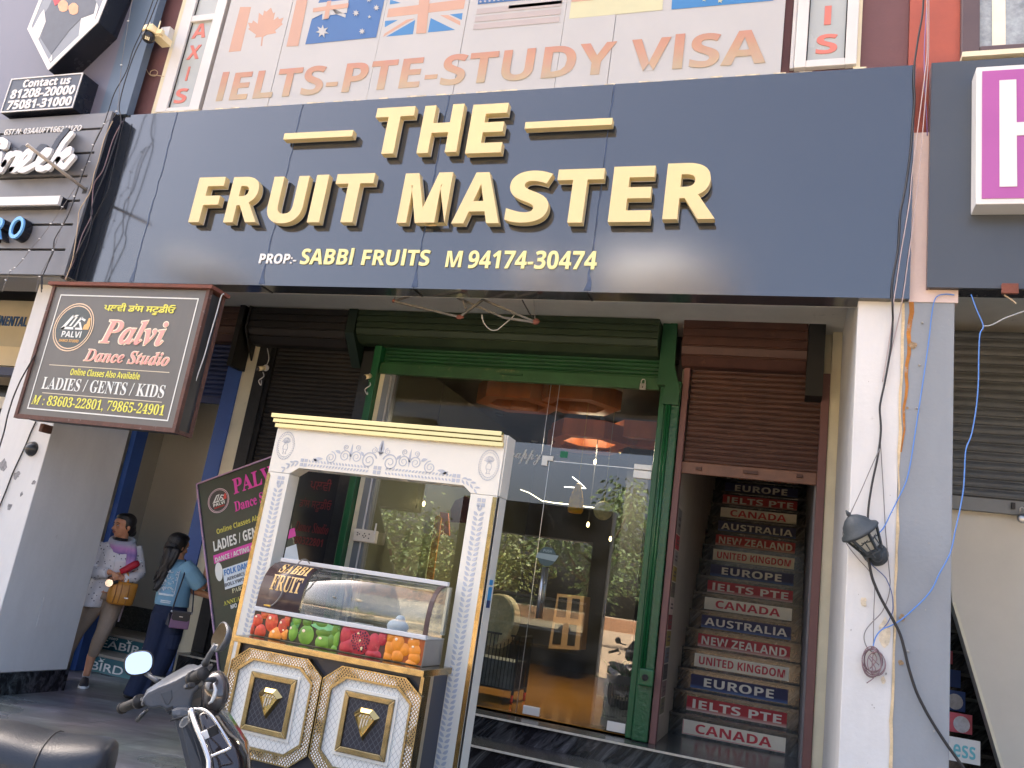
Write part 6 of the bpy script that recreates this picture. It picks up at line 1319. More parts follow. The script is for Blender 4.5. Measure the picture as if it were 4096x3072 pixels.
ru = thing('umbrella', 'folded red umbrella with white grip tucked under the arm of the standing woman', 'umbrella', w1(.1, 1.1, .15))
g = MB(); g.tube([w1(.06, 1.075, .175), w1(.10, 1.10, .18), w1(.18, 1.165, .16), w1(.20, 1.18, .155)], [.026, .034, .036, .026], 12); g.build('canopy', mat('red_nylon', S(186, 34, 52), .5, var=.15, vscale=20, bump=.3, bscale=40), ru, smooth=True)
g = MB(); g.tube([w1(.20, 1.18, .155), w1(.225, 1.20, .15)], [.018, .016], 10); g.build('grip', M_wface, ru, smooth=True)
wt_ = thing('compact_mirror', 'round silver compact dangling from the hands of the standing woman', 'mirror', w1(-.01, .965, .22))
g = MB(); g.lathe([(.001, 0), (.034, 0), (.036, .004), (.034, .009), (.001, .009)], w1(-.012, .962, .215), F1, 24); g.build('disc', mat('silver_disc', (.85, .85, .86), .12, 1, var=.05), wt_)
g = MB(); g.tube([w1(-.012, .99, .215), w1(-.03, 1.015, .20), w1(-.005, 1.02, .18)], .006, 6); g.tube([w1(.02, .965, .21), w1(.06, .985, .20)], .016, 8); g.build('strap', M_blk, wt_)

# ------------------------------------------------------------------ second woman, seen from behind, steadying the poster
W2 = Vector((-5.5, 6.58, 0)); F2 = Vector((-W2.x, -W2.y, 0)).normalized(); R2 = Vector((-F2.y, F2.x, 0))
def w2(x, z, d=0): return W2 + R2 * x + UZ * z + F2 * d
p2 = thing('person', 'dark haired woman in light blue printed tee and navy cargo trousers gripping the poster', 'person', W2)
sk = MB(); hd = R2 * .80 - F2 * .62 - UZ * .12; P_, R_ = head_shapes(sk, w2(.045, 1.385, -.03), hd, UZ, .95)
limb(sk, [w2(.085, 1.20, -.02), w2(.06, 1.33, -.03)], [.05, .048]); limb(sk, [w2(.09, 1.20, -.02), w2(.11, 1.0, -.02), w2(.10, .84, -.02)], [(.10, .08), (.10, .08), (.12, .09)])
limb(sk, [w2(.15, 1.21, .06), w2(.26, 1.11, .08), w2(.335, 1.035, .06)], [.046, .042, .036], 12); limb(sk, [w2(.335, 1.035, .06), w2(.345, 1.14, .03), w2(.345, 1.255, .0)], [.038, .033, .024], 12)
hand(sk, w2(.345, 1.255, .0), UZ * .9 + R2 * .35, F2 * .7 - R2 * .6, -1, .45, .95)
limb(sk, [w2(.13, 1.20, -.08), w2(.22, 1.06, -.06), w2(.28, .99, -.04)], [.044, .040, .034], 12); limb(sk, [w2(.27, 1.0, -.04), w2(.36, .985, -.02), w2(.44, .965, .0)], [.036, .031, .023], 12)
hand(sk, w2(.44, .965, .0), R2 * .75 - UZ * .55, UZ * .55 + R2 * .3 + F2 * .6, 1, .6, .95)
fuse(sk.build('body', M_skin2, p2, smooth=True), .0065, 4); face_parts(p2, P_, R_, .95)
hr = MB()
for x, y, z, a, b2, d in ((0, -.032, .045, .088, .098, .088), (0, -.005, .09, .074, .088, .045), (0, -.08, -.03, .078, .058, .095), (-.055, -.03, .0, .04, .072, .09), (.055, -.03, .01, .03, .062, .08)): hr.ball(P_(x, y, z), (a, b2, d), 16, 10, R_)
rng = random.Random(12)
for i in range(16):
    x0 = rng.uniform(-.045, .05); ph = rng.random() * 6; n = 9; x1_ = rng.uniform(-.075, .02)
    pts = [w2(.0 + x0 * (1 - t) + x1_ * t - .02 * t + .012 * sin(7 * t + ph), 1.36 - .40 * t * rng.uniform(.85, 1.0) if False else 1.36 - (.36 + .06 * sin(ph)) * t, .065 + .03 * sin(5 * t + ph) + (.05 - .06 * t) * .5 + .02 * t) for t in [j / n for j in range(n + 1)]]
    hr.tube(pts, [.030 - .02 * (j / n) for j in range(n + 1)], 7)
fuse(hr.build('hair', M_hair, p2, smooth=True), .007, 2)
q = w2(.005, 1.295, .115); c = MB(); c.ball(q, (.024, .018, .018), 10, 8); c.build('hair_clip', mat('pale_blue_clip', S(150, 196, 206), .3, var=.3, vscale=40), p2)
M_tee = mat('light_blue_tee', S(122, 166, 192), .85, var=.08, vscale=9, bump=.4, bscale=20)
def er2(c, a, b_, n=22): return [c + R2 * (a * cos(2 * pi * i / n)) + F2 * (b_ * sin(2 * pi * i / n)) for i in range(n)]
k = MB(); k.loft([er2(w2(.085, 1.27, -.02), .06, .055), er2(w2(.085, 1.25, -.01), .115, .08), er2(w2(.085, 1.19, .0), .135, .105), er2(w2(.09, 1.07, .01), .145, .11), er2(w2(.095, .95, .01), .15, .115), er2(w2(.105, .845, .0), .155, .12)])
limb(k, [w2(.13, 1.22, .04), w2(.20, 1.165, .075), w2(.275, 1.095, .08), w2(.315, 1.055, .07)], [.075, .082, .078, .074], 14); limb(k, [w2(.13, 1.21, -.07), w2(.2, 1.11, -.07), w2(.235, 1.055, -.06)], [.07, .072, .068], 14)
fuse(k.build('tee', M_tee, p2, smooth=True), .009, 3)
# print on the back of the tee: a pale block with scroll lines, lying on the cloth
M_tp = mat('white_tee_print', S(214, 224, 230), .85, var=.12, vscale=30)
pr_ = MB()
def on_back(x, z): return w2(x, z, .01 + .108 * math.sqrt(max(.02, 1 - ((x - .088) / .146) ** 2)) + .008 - max(0, z - 1.17) * .45)
def bpatch(mb, pts):
    f = [on_back(*q) for q in pts]; mb.prism(f, F2 * .003)
rng = random.Random(4)
for i in range(34):
    x = rng.uniform(-.02, .095); z = rng.uniform(.97, 1.17); a = rng.random() * 6; L_ = rng.uniform(.012, .03)
    pts = [(x + L_ * cos(a + t * 2.4) * t, z + L_ * sin(a + t * 2.4) * t) for t in (0, .25, .5, .75, 1)]
    mb_ = [on_back(*q) + F2 * .002 for q in pts]; pr_.tube(mb_, .0035, 5)
for za, zb_ in ((.935, .952), (.885, .893), (.87, .878)):
    n = 8; xs_ = (-.03, .10) if za > .93 else (.0, .09)
    for i in range(n):
        xa = xs_[0] + (xs_[1] - xs_[0]) * i / n; xb = xs_[0] + (xs_[1] - xs_[0]) * (i + 1) / n; bpatch(pr_, [(xa, za), (xb, za), (xb, zb_), (xa, zb_)])
for xx in (-.035, .10):
    for i in range(8): bpatch(pr_, [(xx, .95 + i * .027), (xx + .006, .95 + i * .027), (xx + .006, .977 + i * .027), (xx, .977 + i * .027)])
pr_.build('tee_print', M_tp, p2)
M_nv = mat('navy_twill', S(24, 36, 64), .85, var=.15, vscale=8, bump=.4, bscale=18)
tr = MB(); tr.loft([er2(w2(.105, .90, .0), .135, .10), er2(w2(.105, .80, .0), .152, .115), er2(w2(.105, .72, .0), .15, .11)])
limb(tr, [w2(.045, .76, .01), w2(.04, .55, .02), w2(.02, .36, .02), w2(-.02, .16, .02), w2(-.045, .03, .02)], [.10, .092, .086, .084, .088], 14); limb(tr, [w2(.165, .76, .0), w2(.165, .56, .03), w2(.14, .36, .02), w2(.09, .15, .0), (w2(.07, .03, .0))], [.10, .094, .088, .086, .09], 14)
fuse(tr.build('trousers', M_nv, p2, smooth=True), .009, 3)
c = MB(); c.loft([[w2(.185 + a * cos(u), z, .075 + b_ * sin(u)) for u in [2 * pi * i / 12 for i in range(12)]] for z, a, b_ in ((.47, .062, .05), (.60, .066, .055))]); c.build('cargo_pocket', M_nv, p2, bevel=.006)
for x, d in ((-.05, -.02), (.065, -.02)):
    c = MB(); c.ball(w2(x, .03, d + .0), (.05, .09, .03), 12, 8); c.build('shoe', mat('dark_sandal', (.05, .045, .045), .6), p2, smooth=True)
c = MB(); c.tube([w2(.345 + .024 * cos(u), 1.16 + .006 * cos(u), .025 + .03 * sin(u)) for u in [2 * pi * i / 14 for i in range(14)]], .0035, 6, closed=True); c.build('bracelet', M_gold, p2)
sb_ = thing('shoulder_bag', 'small plum and black shoulder bag at the hip of the dark haired woman', 'shoulder bag', w2(.19, .75, .17))
g = MB(); g.loft([[w2(.205 + x_, z, .175 + y_) for x_, y_ in ((-a, -.03), (a, -.03), (a, .03), (-a, .03))] for z, a in ((.665, .085), (.72, .085), (.795, .078))]); g.build('body', mat('plum_leather', S(122, 88, 118), .4, var=.1), sb_, bevel=.008)
g = MB(); g.prism([w2(.205 + a, z, .208) for a, z in ((-.078, .81), (.078, .81), (.08, .75), (.06, .735), (-.06, .735), (-.08, .75))], -F2 * .004); g.build('flap', mat('black_leather', (.014, .013, .016), .35), sb_, bevel=.002)
g = MB(); g.loft([[w2(.205 + x_, z, .175 + y_) for x_, y_ in ((-.082, -.033), (.082, -.033), (.082, .03), (-.082, .03))] for z in (.797, .82)]); g.prism([w2(.118, .68, .145), w2(.118, .80, .15), w2(.095, .79, .17), w2(.085, .69, .17), w2(.118, .68, .205)], R2 * .004); g.build('side_panel', mat('charcoal_leather', (.045, .045, .055), .45), sb_, bevel=.004)
g = MB(); g.bar(w2(.19, .772, .2105), w2(.222, .772, .2105), .003, .006); g.ball(w2(.118, .81, .19), .011, 8, 6); g.ball(w2(.292, .81, .19), .009, 8, 6); g.build('metal_fitting', M_steel, sb_)
g = MB(); g.tube(smooth_path([w2(.118, .82, .185), w2(.128, .95, .165), w2(.145, 1.10, .15), w2(.15, 1.22, .10), w2(.13, 1.275, .03)], 5), .007, 6); g.tube(smooth_path([w2(.292, .82, .185), w2(.275, .95, .14), w2(.25, 1.06, .06)], 5), .006, 6); g.build('strap', mat('navy_strap', (.014, .016, .03), .5), sb_, smooth=True)

# ------------------------------------------------------------------ the tilted poster she holds
PYY = 6.33
po = thing('poster_board', 'tilted dark green dance class poster being carried behind the stall', 'poster', at(G15(245, 1450), Y=PYY))
ptl = at(G15(18, 285), Y=PYY); pu = (at(G15(655, 52), Y=PYY) - ptl).normalized(); pv = Vector((pu.z, 0, -pu.x)); pw, ph_ = .883, 2.02
M_pg = mat('poster_green', S(20, 40, 30), .35, var=.6, vscale=3)
c = MB(); c.prism([ptl, ptl + pu * pw, ptl + pu * pw + pv * ph_, ptl + pv * ph_], (0, .012, 0)); c.build('sheet', M_pg, po)
c = MB(); e = .012
c.bar(ptl + pv * -.006, ptl + pv * (ph_ + .006), e, .03, (0, 1, 0)); c.bar(ptl, ptl + pu * pw, e, .03, (0, 1, 0)); c.build('frame', mat('mauve_frame', S(170, 140, 168), .5, var=.2, vscale=12), po)
py_ = PYY - .002
def ptext(body, bl, br, tl, m_, ofs=0):
    c = MB(); b0, b1, t0 = at(G15(*bl), Y=py_), at(G15(*br), Y=py_), at(G15(*tl), Y=py_)
    L_ = min((b1 - b0).dot(pu), pw - .025 - (b0 - ptl).dot(pu)); H_ = (t0 - b0).dot(-pv); put_text(c, body, b0, b0 + pu * L_, b0 - pv * H_, (0, -.0025, 0), ofs); return c.build('lettering', m_, po)
M_mag = mat('magenta_print', S(206, 58, 160), .45, var=.05); M_wpr = mat('white_print', S(222, 226, 222), .45, var=.05); M_ypr = mat('olive_yellow_print', S(196, 192, 84), .45, var=.05); M_bpr = mat('blue_print', S(48, 120, 190), .45, var=.05); M_gpr = mat('grey_print', S(86, 96, 108), .45)
ptext(serif('PALVI'), (325, 372), (690, 240), (315, 240), M_mag, .01); ptext(serif('Dance Studio'), (335, 515), (790, 345), (326, 430), M_mag, .008); ptext(bold('Online Classes Also Available'), (183, 700), (820, 462), (180, 655), M_ypr)
ptext(bold('LADIES / GENTS / KIDS'), (160, 845), (900, 570), (148, 755), M_wpr, .006)
c = MB(); b0 = at(G15(160, 945), Y=py_); c.prism([b0, b0 + pu * (pw - .045), b0 + pu * (pw - .045) - pv * .075, b0 - pv * .075], (0, .001, 0)); c.build('print_band', M_mag, po)
py_ = PYY - .004
ptext(bold('DANCE ! ACTING ! MODELLING'), (172, 935), (700, 745), (172, 892), M_wpr)
py_ = PYY - .002
c = MB(); b0 = at(G15(250, 1160), Y=py_); b1 = at(G15(236, 985), Y=py_); H_ = (b1 - b0).dot(-pv); c.prism([b0, b0 + pu * (pw - .13), b0 + pu * (pw - .13) - pv * H_, b0 - pv * H_], (0, .001, 0)); c.build('print_box', mat('pale_blue_print', S(204, 218, 228), .45), po)
c = MB(); q = at(G15(198, 1010), Y=py_); c.prism([q + pu * .038 * cos(t) - pv * .085 * sin(t) for t in [i * pi / 10 for i in range(20)]], (0, .001, 0)); c.build('print_badge', M_wpr, po)
py_ = PYY - .004
ptext(bold('FOLK DANCES : BHANGRA'), (246, 1045), (740, 870), (244, 995), M_bpr); ptext(bold('AEROBICS, ZUMBA, YOGA'), (268, 1090), (640, 960), (266, 1057), M_gpr); ptext(bold('BOLLYWOOD, CONTEMPORARY'), (250, 1142), (760, 962), (248, 1108), M_gpr)
py_ = PYY - .002
ptext(serif('PARTY'), (310, 1188), (440, 1142), (308, 1152), mat('cream_print', S(206, 200, 160), .45)); ptext(serif('ANNUAL'), (240, 1295), (400, 1235), (236, 1258), M_ypr); ptext(bold('MO'), (300, 1320), (350, 1302), (298, 1285), M_wpr)
q = at(G15(195, 420), Y=py_)
def ring(mb, q, r0, r1, y, n=36):
    vs = [(q.x + r * cos(2 * pi * i / n), y, q.z + r * sin(2 * pi * i / n)) for r in (r0, r1) for i in range(n)]; mb.add(vs, [(i, (i + 1) % n, n + (i + 1) % n, n + i) for i in range(n)])
rad = .113
c = MB(); c.prism([(q.x + rad * cos(t), PYY - .0012, q.z + rad * sin(t)) for t in [i * pi / 18 for i in range(36)]], (0, .001, 0)); lg = c.build('logo_disc', mat('logo_black', (.02, .018, .02), .4), po)
c = MB(); ring(c, q, rad, rad - .006, PYY - .0024); ring(c, q, rad - .012, rad - .016, PYY - .0024); c.build('logo_ring', mat('logo_pink_ring', S(206, 180, 190), .4), lg)
def logo_mark(mb, c0, u, v, s, y):
    """white monogram of slanted bars above the name"""
    A = lambda a, b_: Vector((c0.x, y, c0.z)) + u * (a * s) - v * (b_ * s)
    for pts in (((-.72, -.12), (-.5, -.12), (.0, .62), (-.16, .62)), ((-.72, -.12), (.1, -.12), (.05, -.0), (-.55, .0)), ((-.16, .62), (.22, .62), (.16, .5), (-.08, .5)), ((.22, .62), (-.1, .05), (-.22, .05), (.06, .5)), ((.02, .0), (.14, .0), (.5, .52), (.36, .52)), ((.36, .52), (.7, .40), (.66, .3), (.42, .4)), ((.30, .25), (.42, .28), (.66, -.12), (.2, -.12), (.2, -.02), (.48, -.02))):
        mb.prism([A(*p) for p in pts], (0, .0012, 0))
c = MB(); logo_mark(c, q + pv * .0, pu, pv, rad * .8, PYY - .003); put_text(c, bold('PALVI'), q - pu * .058 + pv * .045, q + pu * .062 + pv * .045, q - pu * .058 + pv * .016, (0, -.003, 0)); c.build('logo_print', M_wpr, lg)
c = MB(); put_text(c, bold('DANCE STUDIO'), q - pu * .05 + pv * .066, q + pu * .055 + pv * .066, q - pu * .05 + pv * .052, (0, -.003, 0)); c.prism([Vector((q.x, PYY - .003, q.z)) + pu * a - pv * b_ for a, b_ in ((.055, -.005), (.085, -.005), (.088, .035), (.076, .05), (.06, .03))], (0, .001, 0)); c.build('logo_print', mat('logo_red', S(196, 60, 50), .45), lg)
# ================================================================== parked scooters
M_smat = mat('scooter_matte_grey', S(70, 75, 82), .36, var=.12, vscale=6, bump=.08, bscale=160, dirt=(S(120, 116, 108), .12, 9)); M_sblk = mat('scooter_gloss_black', (.018, .014, .016), .08, var=.1, coat=.6)
M_rub = mat('rubber', (.02, .02, .021), .65, var=.15); M_chr = mat('chrome', (.55, .55, .56), .08, 1, var=.05); M_mir = mat('mirror_glass', (.9, .92, .93), .01, 1, var=0); M_lens = mat('smoked_lens', (.05, .045, .045), .06, var=.1, coat=.8); M_clens = mat('clear_lens', (.6, .62, .63), .12, .2, var=.1)
sc_ = thing('scooter', 'grey and black scooter with round mirrors and chrome front guard parked before the stall', 'scooter', (-2.0, 2.5, 0))
HN = at(K(3, 0, 1075, 1140), d=3.55); HF = at(K(3, 0, 1765, 845), d=3.0); HC = (HN + HF) / 2
ax = (HF - HN).normalized(); fw = Vector((-ax.y, ax.x, 0)).normalized(); up_ = ax.cross(fw).normalized(); HW = (HF - HN).length / 2
def sl(x, y, z): return HC + ax * x + fw * y + up_ * z
def ringx(x, ry, rz, zc=0, yc=0, n=18): return [sl(x, yc + ry * cos(2 * pi * i / n), zc + rz * sin(2 * pi * i / n)) for i in range(n)]
def slab(mb, g, pts, d, th, lean=None):
    """an outline at its own distance, pushed back by th to a solid body"""
    P = [at(g(*p[:2]), d=(p[2] if len(p) > 2 else d)) for p in pts]; mb.prism(P, Vector((CF.x, CF.y, 0)).normalized() * th); return mb
g14 = lambda x, y: G14(x, y); k30 = lambda x, y: K(3, 0, x, y)
M_smat_lit = mat('scooter_skylit_grey', S(84, 89, 96), .34, var=.12, vscale=6, bump=.06, bscale=160, dirt=(S(130, 126, 118), .12, 9))  # matte grey lightened: sky light on the top painted into its colour
c = MB(); slab(c, g14, [(205, 1400), (232, 1350), (300, 1290), (480, 1205), (760, 1095), (1000, 965), (1090, 915), (1150, 880), (1215, 830), (1220, 930), (1125, 1000), (1068, 1060), (1078, 1112), (1145, 1180), (1130, 1235), (1062, 1300), (1018, 1420), (1005, 1560), (985, 1640), (600, 1640), (560, 1560), (500, 1535), (330, 1556), (232, 1515)], 3.16, .11)
hc_ = c.build('handle_cover', M_smat, sc_, bevel=.012)
c = MB(); ridge = [(205, 1392), (285, 1232), (470, 1108), (620, 1008), (760, 928), (950, 822), (1050, 812), (1130, 838), (1212, 798)]; low = [(212, 1396), (300, 1284), (484, 1196), (620, 1146), (762, 1086), (1000, 955), (1090, 906), (1150, 872), (1216, 826)]
A_ = [at(G14(*p), d=3.255) for p in ridge]; B_ = [at(G14(*p), d=3.158) for p in low]; n_ = len(A_)
c.add(A_ + B_ + [p - UZ * .02 for p in A_] + [p - UZ * .02 for p in B_], [(k, k + 1, n_ + k + 1, n_ + k) for k in range(n_ - 1)] + [(2 * n_ + k, 2 * n_ + k + 1, 3 * n_ + k + 1, 3 * n_ + k) for k in range(n_ - 1)] + [(k, k + 1, 2 * n_ + k + 1, 2 * n_ + k) for k in range(n_ - 1)] + [(n_ + k, n_ + k + 1, 3 * n_ + k + 1, 3 * n_ + k) for k in range(n_ - 1)] + [(0, n_, 3 * n_, 2 * n_), (n_ - 1, 2 * n_ - 1, 4 * n_ - 1, 3 * n_ - 1)])
c.build('handle_top', M_smat_lit, sc_, smooth=True, bevel=.003)
c = MB(); slab(c, g14, [(600, 1550), (700, 1510), (716, 1560), (612, 1600)], 3.155, .01); slab(c, g14, [(640, 1615), (680, 1605), (682, 1650), (642, 1655)], 3.155, .01); c.build('vent_slot', M_rub, hc_)
c = MB(); slab(c, g14, [(500, 1300), (690, 1240), (700, 1380), (640, 1490), (590, 1480)], 3.157, .01); c.build('centre_panel', mat('scooter_dark_panel', S(60, 64, 70), .3, var=.12), hc_, bevel=.002)
for s_, L_ in ((-1, HW), (1, HW)):
    c = MB(); a_ = .17 if s_ < 0 else .222; pts = [sl(s_ * a_, 0, 0), sl(s_ * (L_ - .01), -.006 * 1, .0), sl(s_ * L_, -.006, .0)]; c.tube([pts[0], pts[1], pts[2]], [.0175, .0175, .014], 14); c.tube([sl(s_ * a_, 0, 0), sl(s_ * (a_ + .016), 0, 0)], .025, 14); c.tube([sl(s_ * (L_ - .004), -.006, 0), sl(s_ * (L_ + .006), -.006, 0)], .021, 12)
    c.build('grip', M_rub, sc_, smooth=True)
c = MB(); l_ = [at(K(3, 0, *q), d=dd) for q, dd in (((1265, 1160), 3.42), ((1230, 1195), 3.40), ((1190, 1245), 3.44))]; c.tube(l_, [.008, .0075, .009], 8)
r_ = [at(K(3, 0, *q), d=dd) for q, dd in (((1765, 895), 3.06), ((1850, 893), 3.10), ((1935, 897), 3.16), ((1948, 899), 3.17))]; c.tube(r_, [.008, .0085, .0085, .011], 8); c.build('brake_lever', mat('dark_lever', S(70, 74, 80), .35, .5, var=.1), sc_, smooth=True)
for (cx, cy), dd in (((1270, 1100), 3.32), ((1262, 1060), 3.30), ((1640, 950), 3.00)):
    q = at(K(3, 0, cx, cy), d=dd); t = MB(); t.bar(q - ax * .018, q + ax * .018, .02, .016, up_); t.build('switch', M_rub, sc_, bevel=.003)
    t = MB(); q2 = q - fw * .012 + CF * -.004; t.bar(q2 - ax * .008, q2 + ax * .008, .006, .009, up_); t.build('switch', M_smat, sc_, label='grey switch key')
# seam line of the cover
c = MB(); c.tube(smooth_path([at(G14(*q), d=dd) for q, dd in (((455, 1195), 3.22), ((480, 1300), 3.2), ((540, 1430), 3.2), ((615, 1510), 3.2), ((655, 1480), 3.19), ((690, 1400), 3.18))], 4), .004, 6); c.build('cover_trim', mat('pale_trim', S(128, 132, 138), .4), sc_, smooth=True)
# mirrors
for pc, dd, ctr_, rx, rz, nrm in ((K(3, 0, 1200, 752), 3.40, None, .047, .041, (-.15, -1, .22)), (K(3, 0, 1900, 525), 2.98, None, .042, .05, (-.50, -.82, .22))):
    q = at(pc, d=dd); n_ = Vector(nrm).normalized(); 
    if dd > 3.2: n_ = ((CAM_POS - q).normalized() + Vector((-.22, .0, .1))).normalized()
    e1 = ax if dd > 3.2 else (UZ * .8 + Vector((.55, .2, 0))).normalized(); e1 = (e1 - n_ * e1.dot(n_)).normalized(); e2 = n_.cross(e1)
    def mr(a, b2, h, ph=0, n=24):
        out = []
        for i in range(n):
            u = 2 * pi * i / n; cu, su = cos(u), sin(u); k_ = (abs(cu) ** 2.6 + abs(su) ** 2.6) ** (-1 / 2.6); out.append(q + e1 * (a * cu * k_) + e2 * (b2 * su * k_) + n_ * h)
        return out
    t = MB(); t.loft([mr(rx * .45, rz * .45, -.030), mr(rx * .85, rz * .85, -.020), mr(rx * 1.06, rz * 1.06, -.004), mr(rx * 1.06, rz * 1.06, .002), mr(rx * .97, rz * .97, .003)]); mo = t.build('mirror', M_smat if dd < 3.2 else M_rub, sc_, smooth=True)
    t = MB(); t.loft([mr(rx * .95, rz * .95, .002), mr(rx * .95, rz * .95, .0042)]); t.build('mirror_glass', M_mir, mo)
c = MB(); c.tube([at(K(3, 0, *p_), d=dd) for p_, dd in (((1270, 838), 3.40), ((1300, 870), 3.38), ((1362, 912), 3.32))], [.012, .008, .009], 8); c.tube([at(K(3, 0, *p_), d=dd) for p_, dd in (((1875, 612), 2.98), ((1830, 650), 2.98), ((1790, 720), 3.0), ((1775, 755), 3.02))], [.018, .009, .009, .014], 8); c.build('mirror_stem', M_smat, sc_, smooth=True)
# headlamp, leg shield, front apron
q = at(K(3, 0, 1790, 1000), d=3.12); c = MB(); c.ball(q + fw * .03, (.05, .045, .07), 18, 12, Matrix((ax, fw, up_)).transposed()); c.build('headlamp', M_lens, sc_, smooth=True)
c = MB(); c.tube([at(K(3, 0, *p_), d=3.05) for p_ in ((1845, 925), (1862, 985), (1850, 1040), (1828, 1085), (1800, 1105))], [.003, .006, .007, .005, .003], 8); c.build('indicator_lens', M_clens, sc_, smooth=True)
zz_ = lambda z, xc, yc, rx, ry, n=22: [Vector((HC.x, HC.y, 0)) + Vector((ax.x, ax.y, 0)).normalized() * (xc + rx * cos(2 * pi * i / n)) + fw * (yc + ry * sin(2 * pi * i / n)) + UZ * z for i in range(n)]
c = MB(); slab(c, k30, [(1440, 1150), (1560, 1140), (1660, 1150), (1688, 1200), (1712, 1330), (1770, 1480), (1812, 1659), (1830, 1860), (1640, 1860), (1588, 1659), (1540, 1440), (1482, 1245)], 3.12, .09); c.build('leg_shield', M_smat, sc_, bevel=.02)
c = MB(); c.tube([at(k30(*p), d=3.115) for p in ((1470, 1248), (1560, 1225), (1650, 1190))], .004, 6); c.build('shield_joint', M_rub, sc_)
c = MB(); slab(c, k30, [(1700, 1185, 3.04), (1790, 1160, 3.05), (1870, 1240, 3.04), (1965, 1385, 3.02), (2030, 1490, 3.0), (2062, 1600, 2.99), (2085, 1860, 2.98), (1840, 1860, 2.98), (1810, 1600, 3.0), (1745, 1400, 3.02)], 3.0, .16); c.build('front_apron', M_sblk, sc_, bevel=.035, smooth=True)
q = at(K(3, 0, 1592, 1262), d=3.095); n_ = (CAM_POS - q).normalized(); c = MB(); e1 = (Vector((.6, 0, 1)) - n_ * n_.z).normalized(); e2 = n_.cross(e1); c.prism([q + e1 * (.021 * cos(u)) + e2 * (.013 * sin(u)) for u in [2 * pi * i / 20 for i in range(20)]], n_ * -.012); bd = c.build('badge', mat('silver_badge', S(176, 178, 180), .25, .6, var=.05), sc_, bevel=.001)
c = MB(); c.prism([q + n_ * .0015 + e1 * (.015 * cos(u)) + e2 * (.008 * sin(u)) for u in [2 * pi * i / 16 for i in range(16)]], n_ * -.001); c.build('badge_inset', mat('grey_inset', S(110, 114, 118), .3), bd)
c = MB()
G_ = [((1655, 1155), 2.98), ((1690, 1150), 2.97), ((1762, 1158), 2.95), ((1835, 1215), 2.93), ((1920, 1345), 2.91), ((1985, 1455), 2.90), ((1990, 1480), 2.90), ((1965, 1500), 2.90), ((1900, 1527), 2.90), ((1815, 1562), 2.90)]
c.tube(smooth_path([at(K(3, 0, *p_), d=dd) for p_, dd in G_], 4), .0055, 10)
G_ = [((1655, 1150), 2.96), ((1662, 1200), 2.95), ((1700, 1310), 2.92), ((1760, 1450), 2.89), ((1800, 1570), 2.87), ((1806, 1640), 2.86), ((1800, 1800), 2.84), ((1780, 2000), 2.84)]
c.tube(smooth_path([at(K(3, 0, *p_), d=dd) for p_, dd in G_], 4), .0085, 10)
c.tube([at(K(3, 0, 1650, 1160), d=2.97), at(K(3, 0, 1648, 1255), d=2.99)], .009, 8)
c.build('chrome_guard', M_chr, sc_, smooth=True)
q0, q1 = at(K(3, 0, 1745, 1385), d=2.90), at(K(3, 0, 1800, 1360), d=2.90); c = MB(); c.bar(q0, q1, .006, .026, UZ); c.build('reflector', mat('white_reflector', S(216, 218, 220), .3), sc_, bevel=.002)
q0, q1 = at(K(3, 0, 1790, 1365), d=2.91), at(K(3, 0, 1880, 1320), d=2.92); c = MB(); c.bar(q0, q1, .006, .03, UZ); c.build('guard_clamp', M_rub, sc_)
bx = Vector((ax.x, ax.y, 0)).normalized(); B0 = Vector((HC.x, HC.y, 0)); sb = lambda x, y, z: B0 + bx * x + fw * y + UZ * z
c = MB(); c.lathe([(.10, -.05), (.20, -.05), (.215, -.03), (.215, .03), (.20, .05), (.10, .05)], sb(.19, .30, .215), bx, 30); w_ = c.build('wheel', M_rub, sc_, smooth=False)
c = MB(); c.lathe([(.001, -.04), (.12, -.045), (.13, 0), (.12, .045), (.001, .04)], sb(.19, .30, .215), bx, 24); c.build('rim', M_steel, w_)
c = MB(); c.loft([[sb(.19 + a * cos(u), .30 + d_, .20 + r * 1.0 + b2 * sin(u)) for u in [2 * pi * i / 12 for i in range(12)]] for d_, r, a, b2 in ((-.16, .17, .05, .02), (-.05, .245, .07, .025), (.08, .245, .07, .025), (.2, .12, .05, .02))]); c.build('mudguard', M_sblk, sc_, smooth=True)
c = MB(); c.box(-.5, .5, 0, .1, 0, .1) if False else c.loft([[sb(.14 + a, y, z) for a, z in ((-.17, .24), (.17, .24), (.17, .29), (-.17, .29))] for y in (.08, -.40)]); c.build('footboard', M_smat, sc_, bevel=.01)
c = MB(); c.lathe([(.09, -.05), (.19, -.05), (.21, -.03), (.21, .03), (.19, .05), (.09, .05)], sb(.14, -.93, .21), bx, 28); c.build('wheel', M_rub, sc_)
c = MB(); c.loft([[sb(.14 + a * cos(u), y, zc + b2 * sin(u)) for u in [2 * pi * i / 16 for i in range(16)]] for y, zc, a, b2 in ((-.40, .38, .12, .12), (-.55, .42, .16, .16), (-.9, .46, .16, .14), (-1.15, .5, .09, .08))]); c.build('rear_body', M_sblk, sc_, smooth=True)
c = MB(); c.loft([[sb(.14 + a * cos(u), y, zc + b2 * sin(u)) for u in [2 * pi * i / 16 for i in range(16)]] for y, zc, a, b2 in ((-.42, .53, .08, .03), (-.55, .57, .12, .04), (-.85, .59, .13, .045), (-1.1, .6, .09, .03))]); c.build('seat', M_rub, sc_, smooth=True)

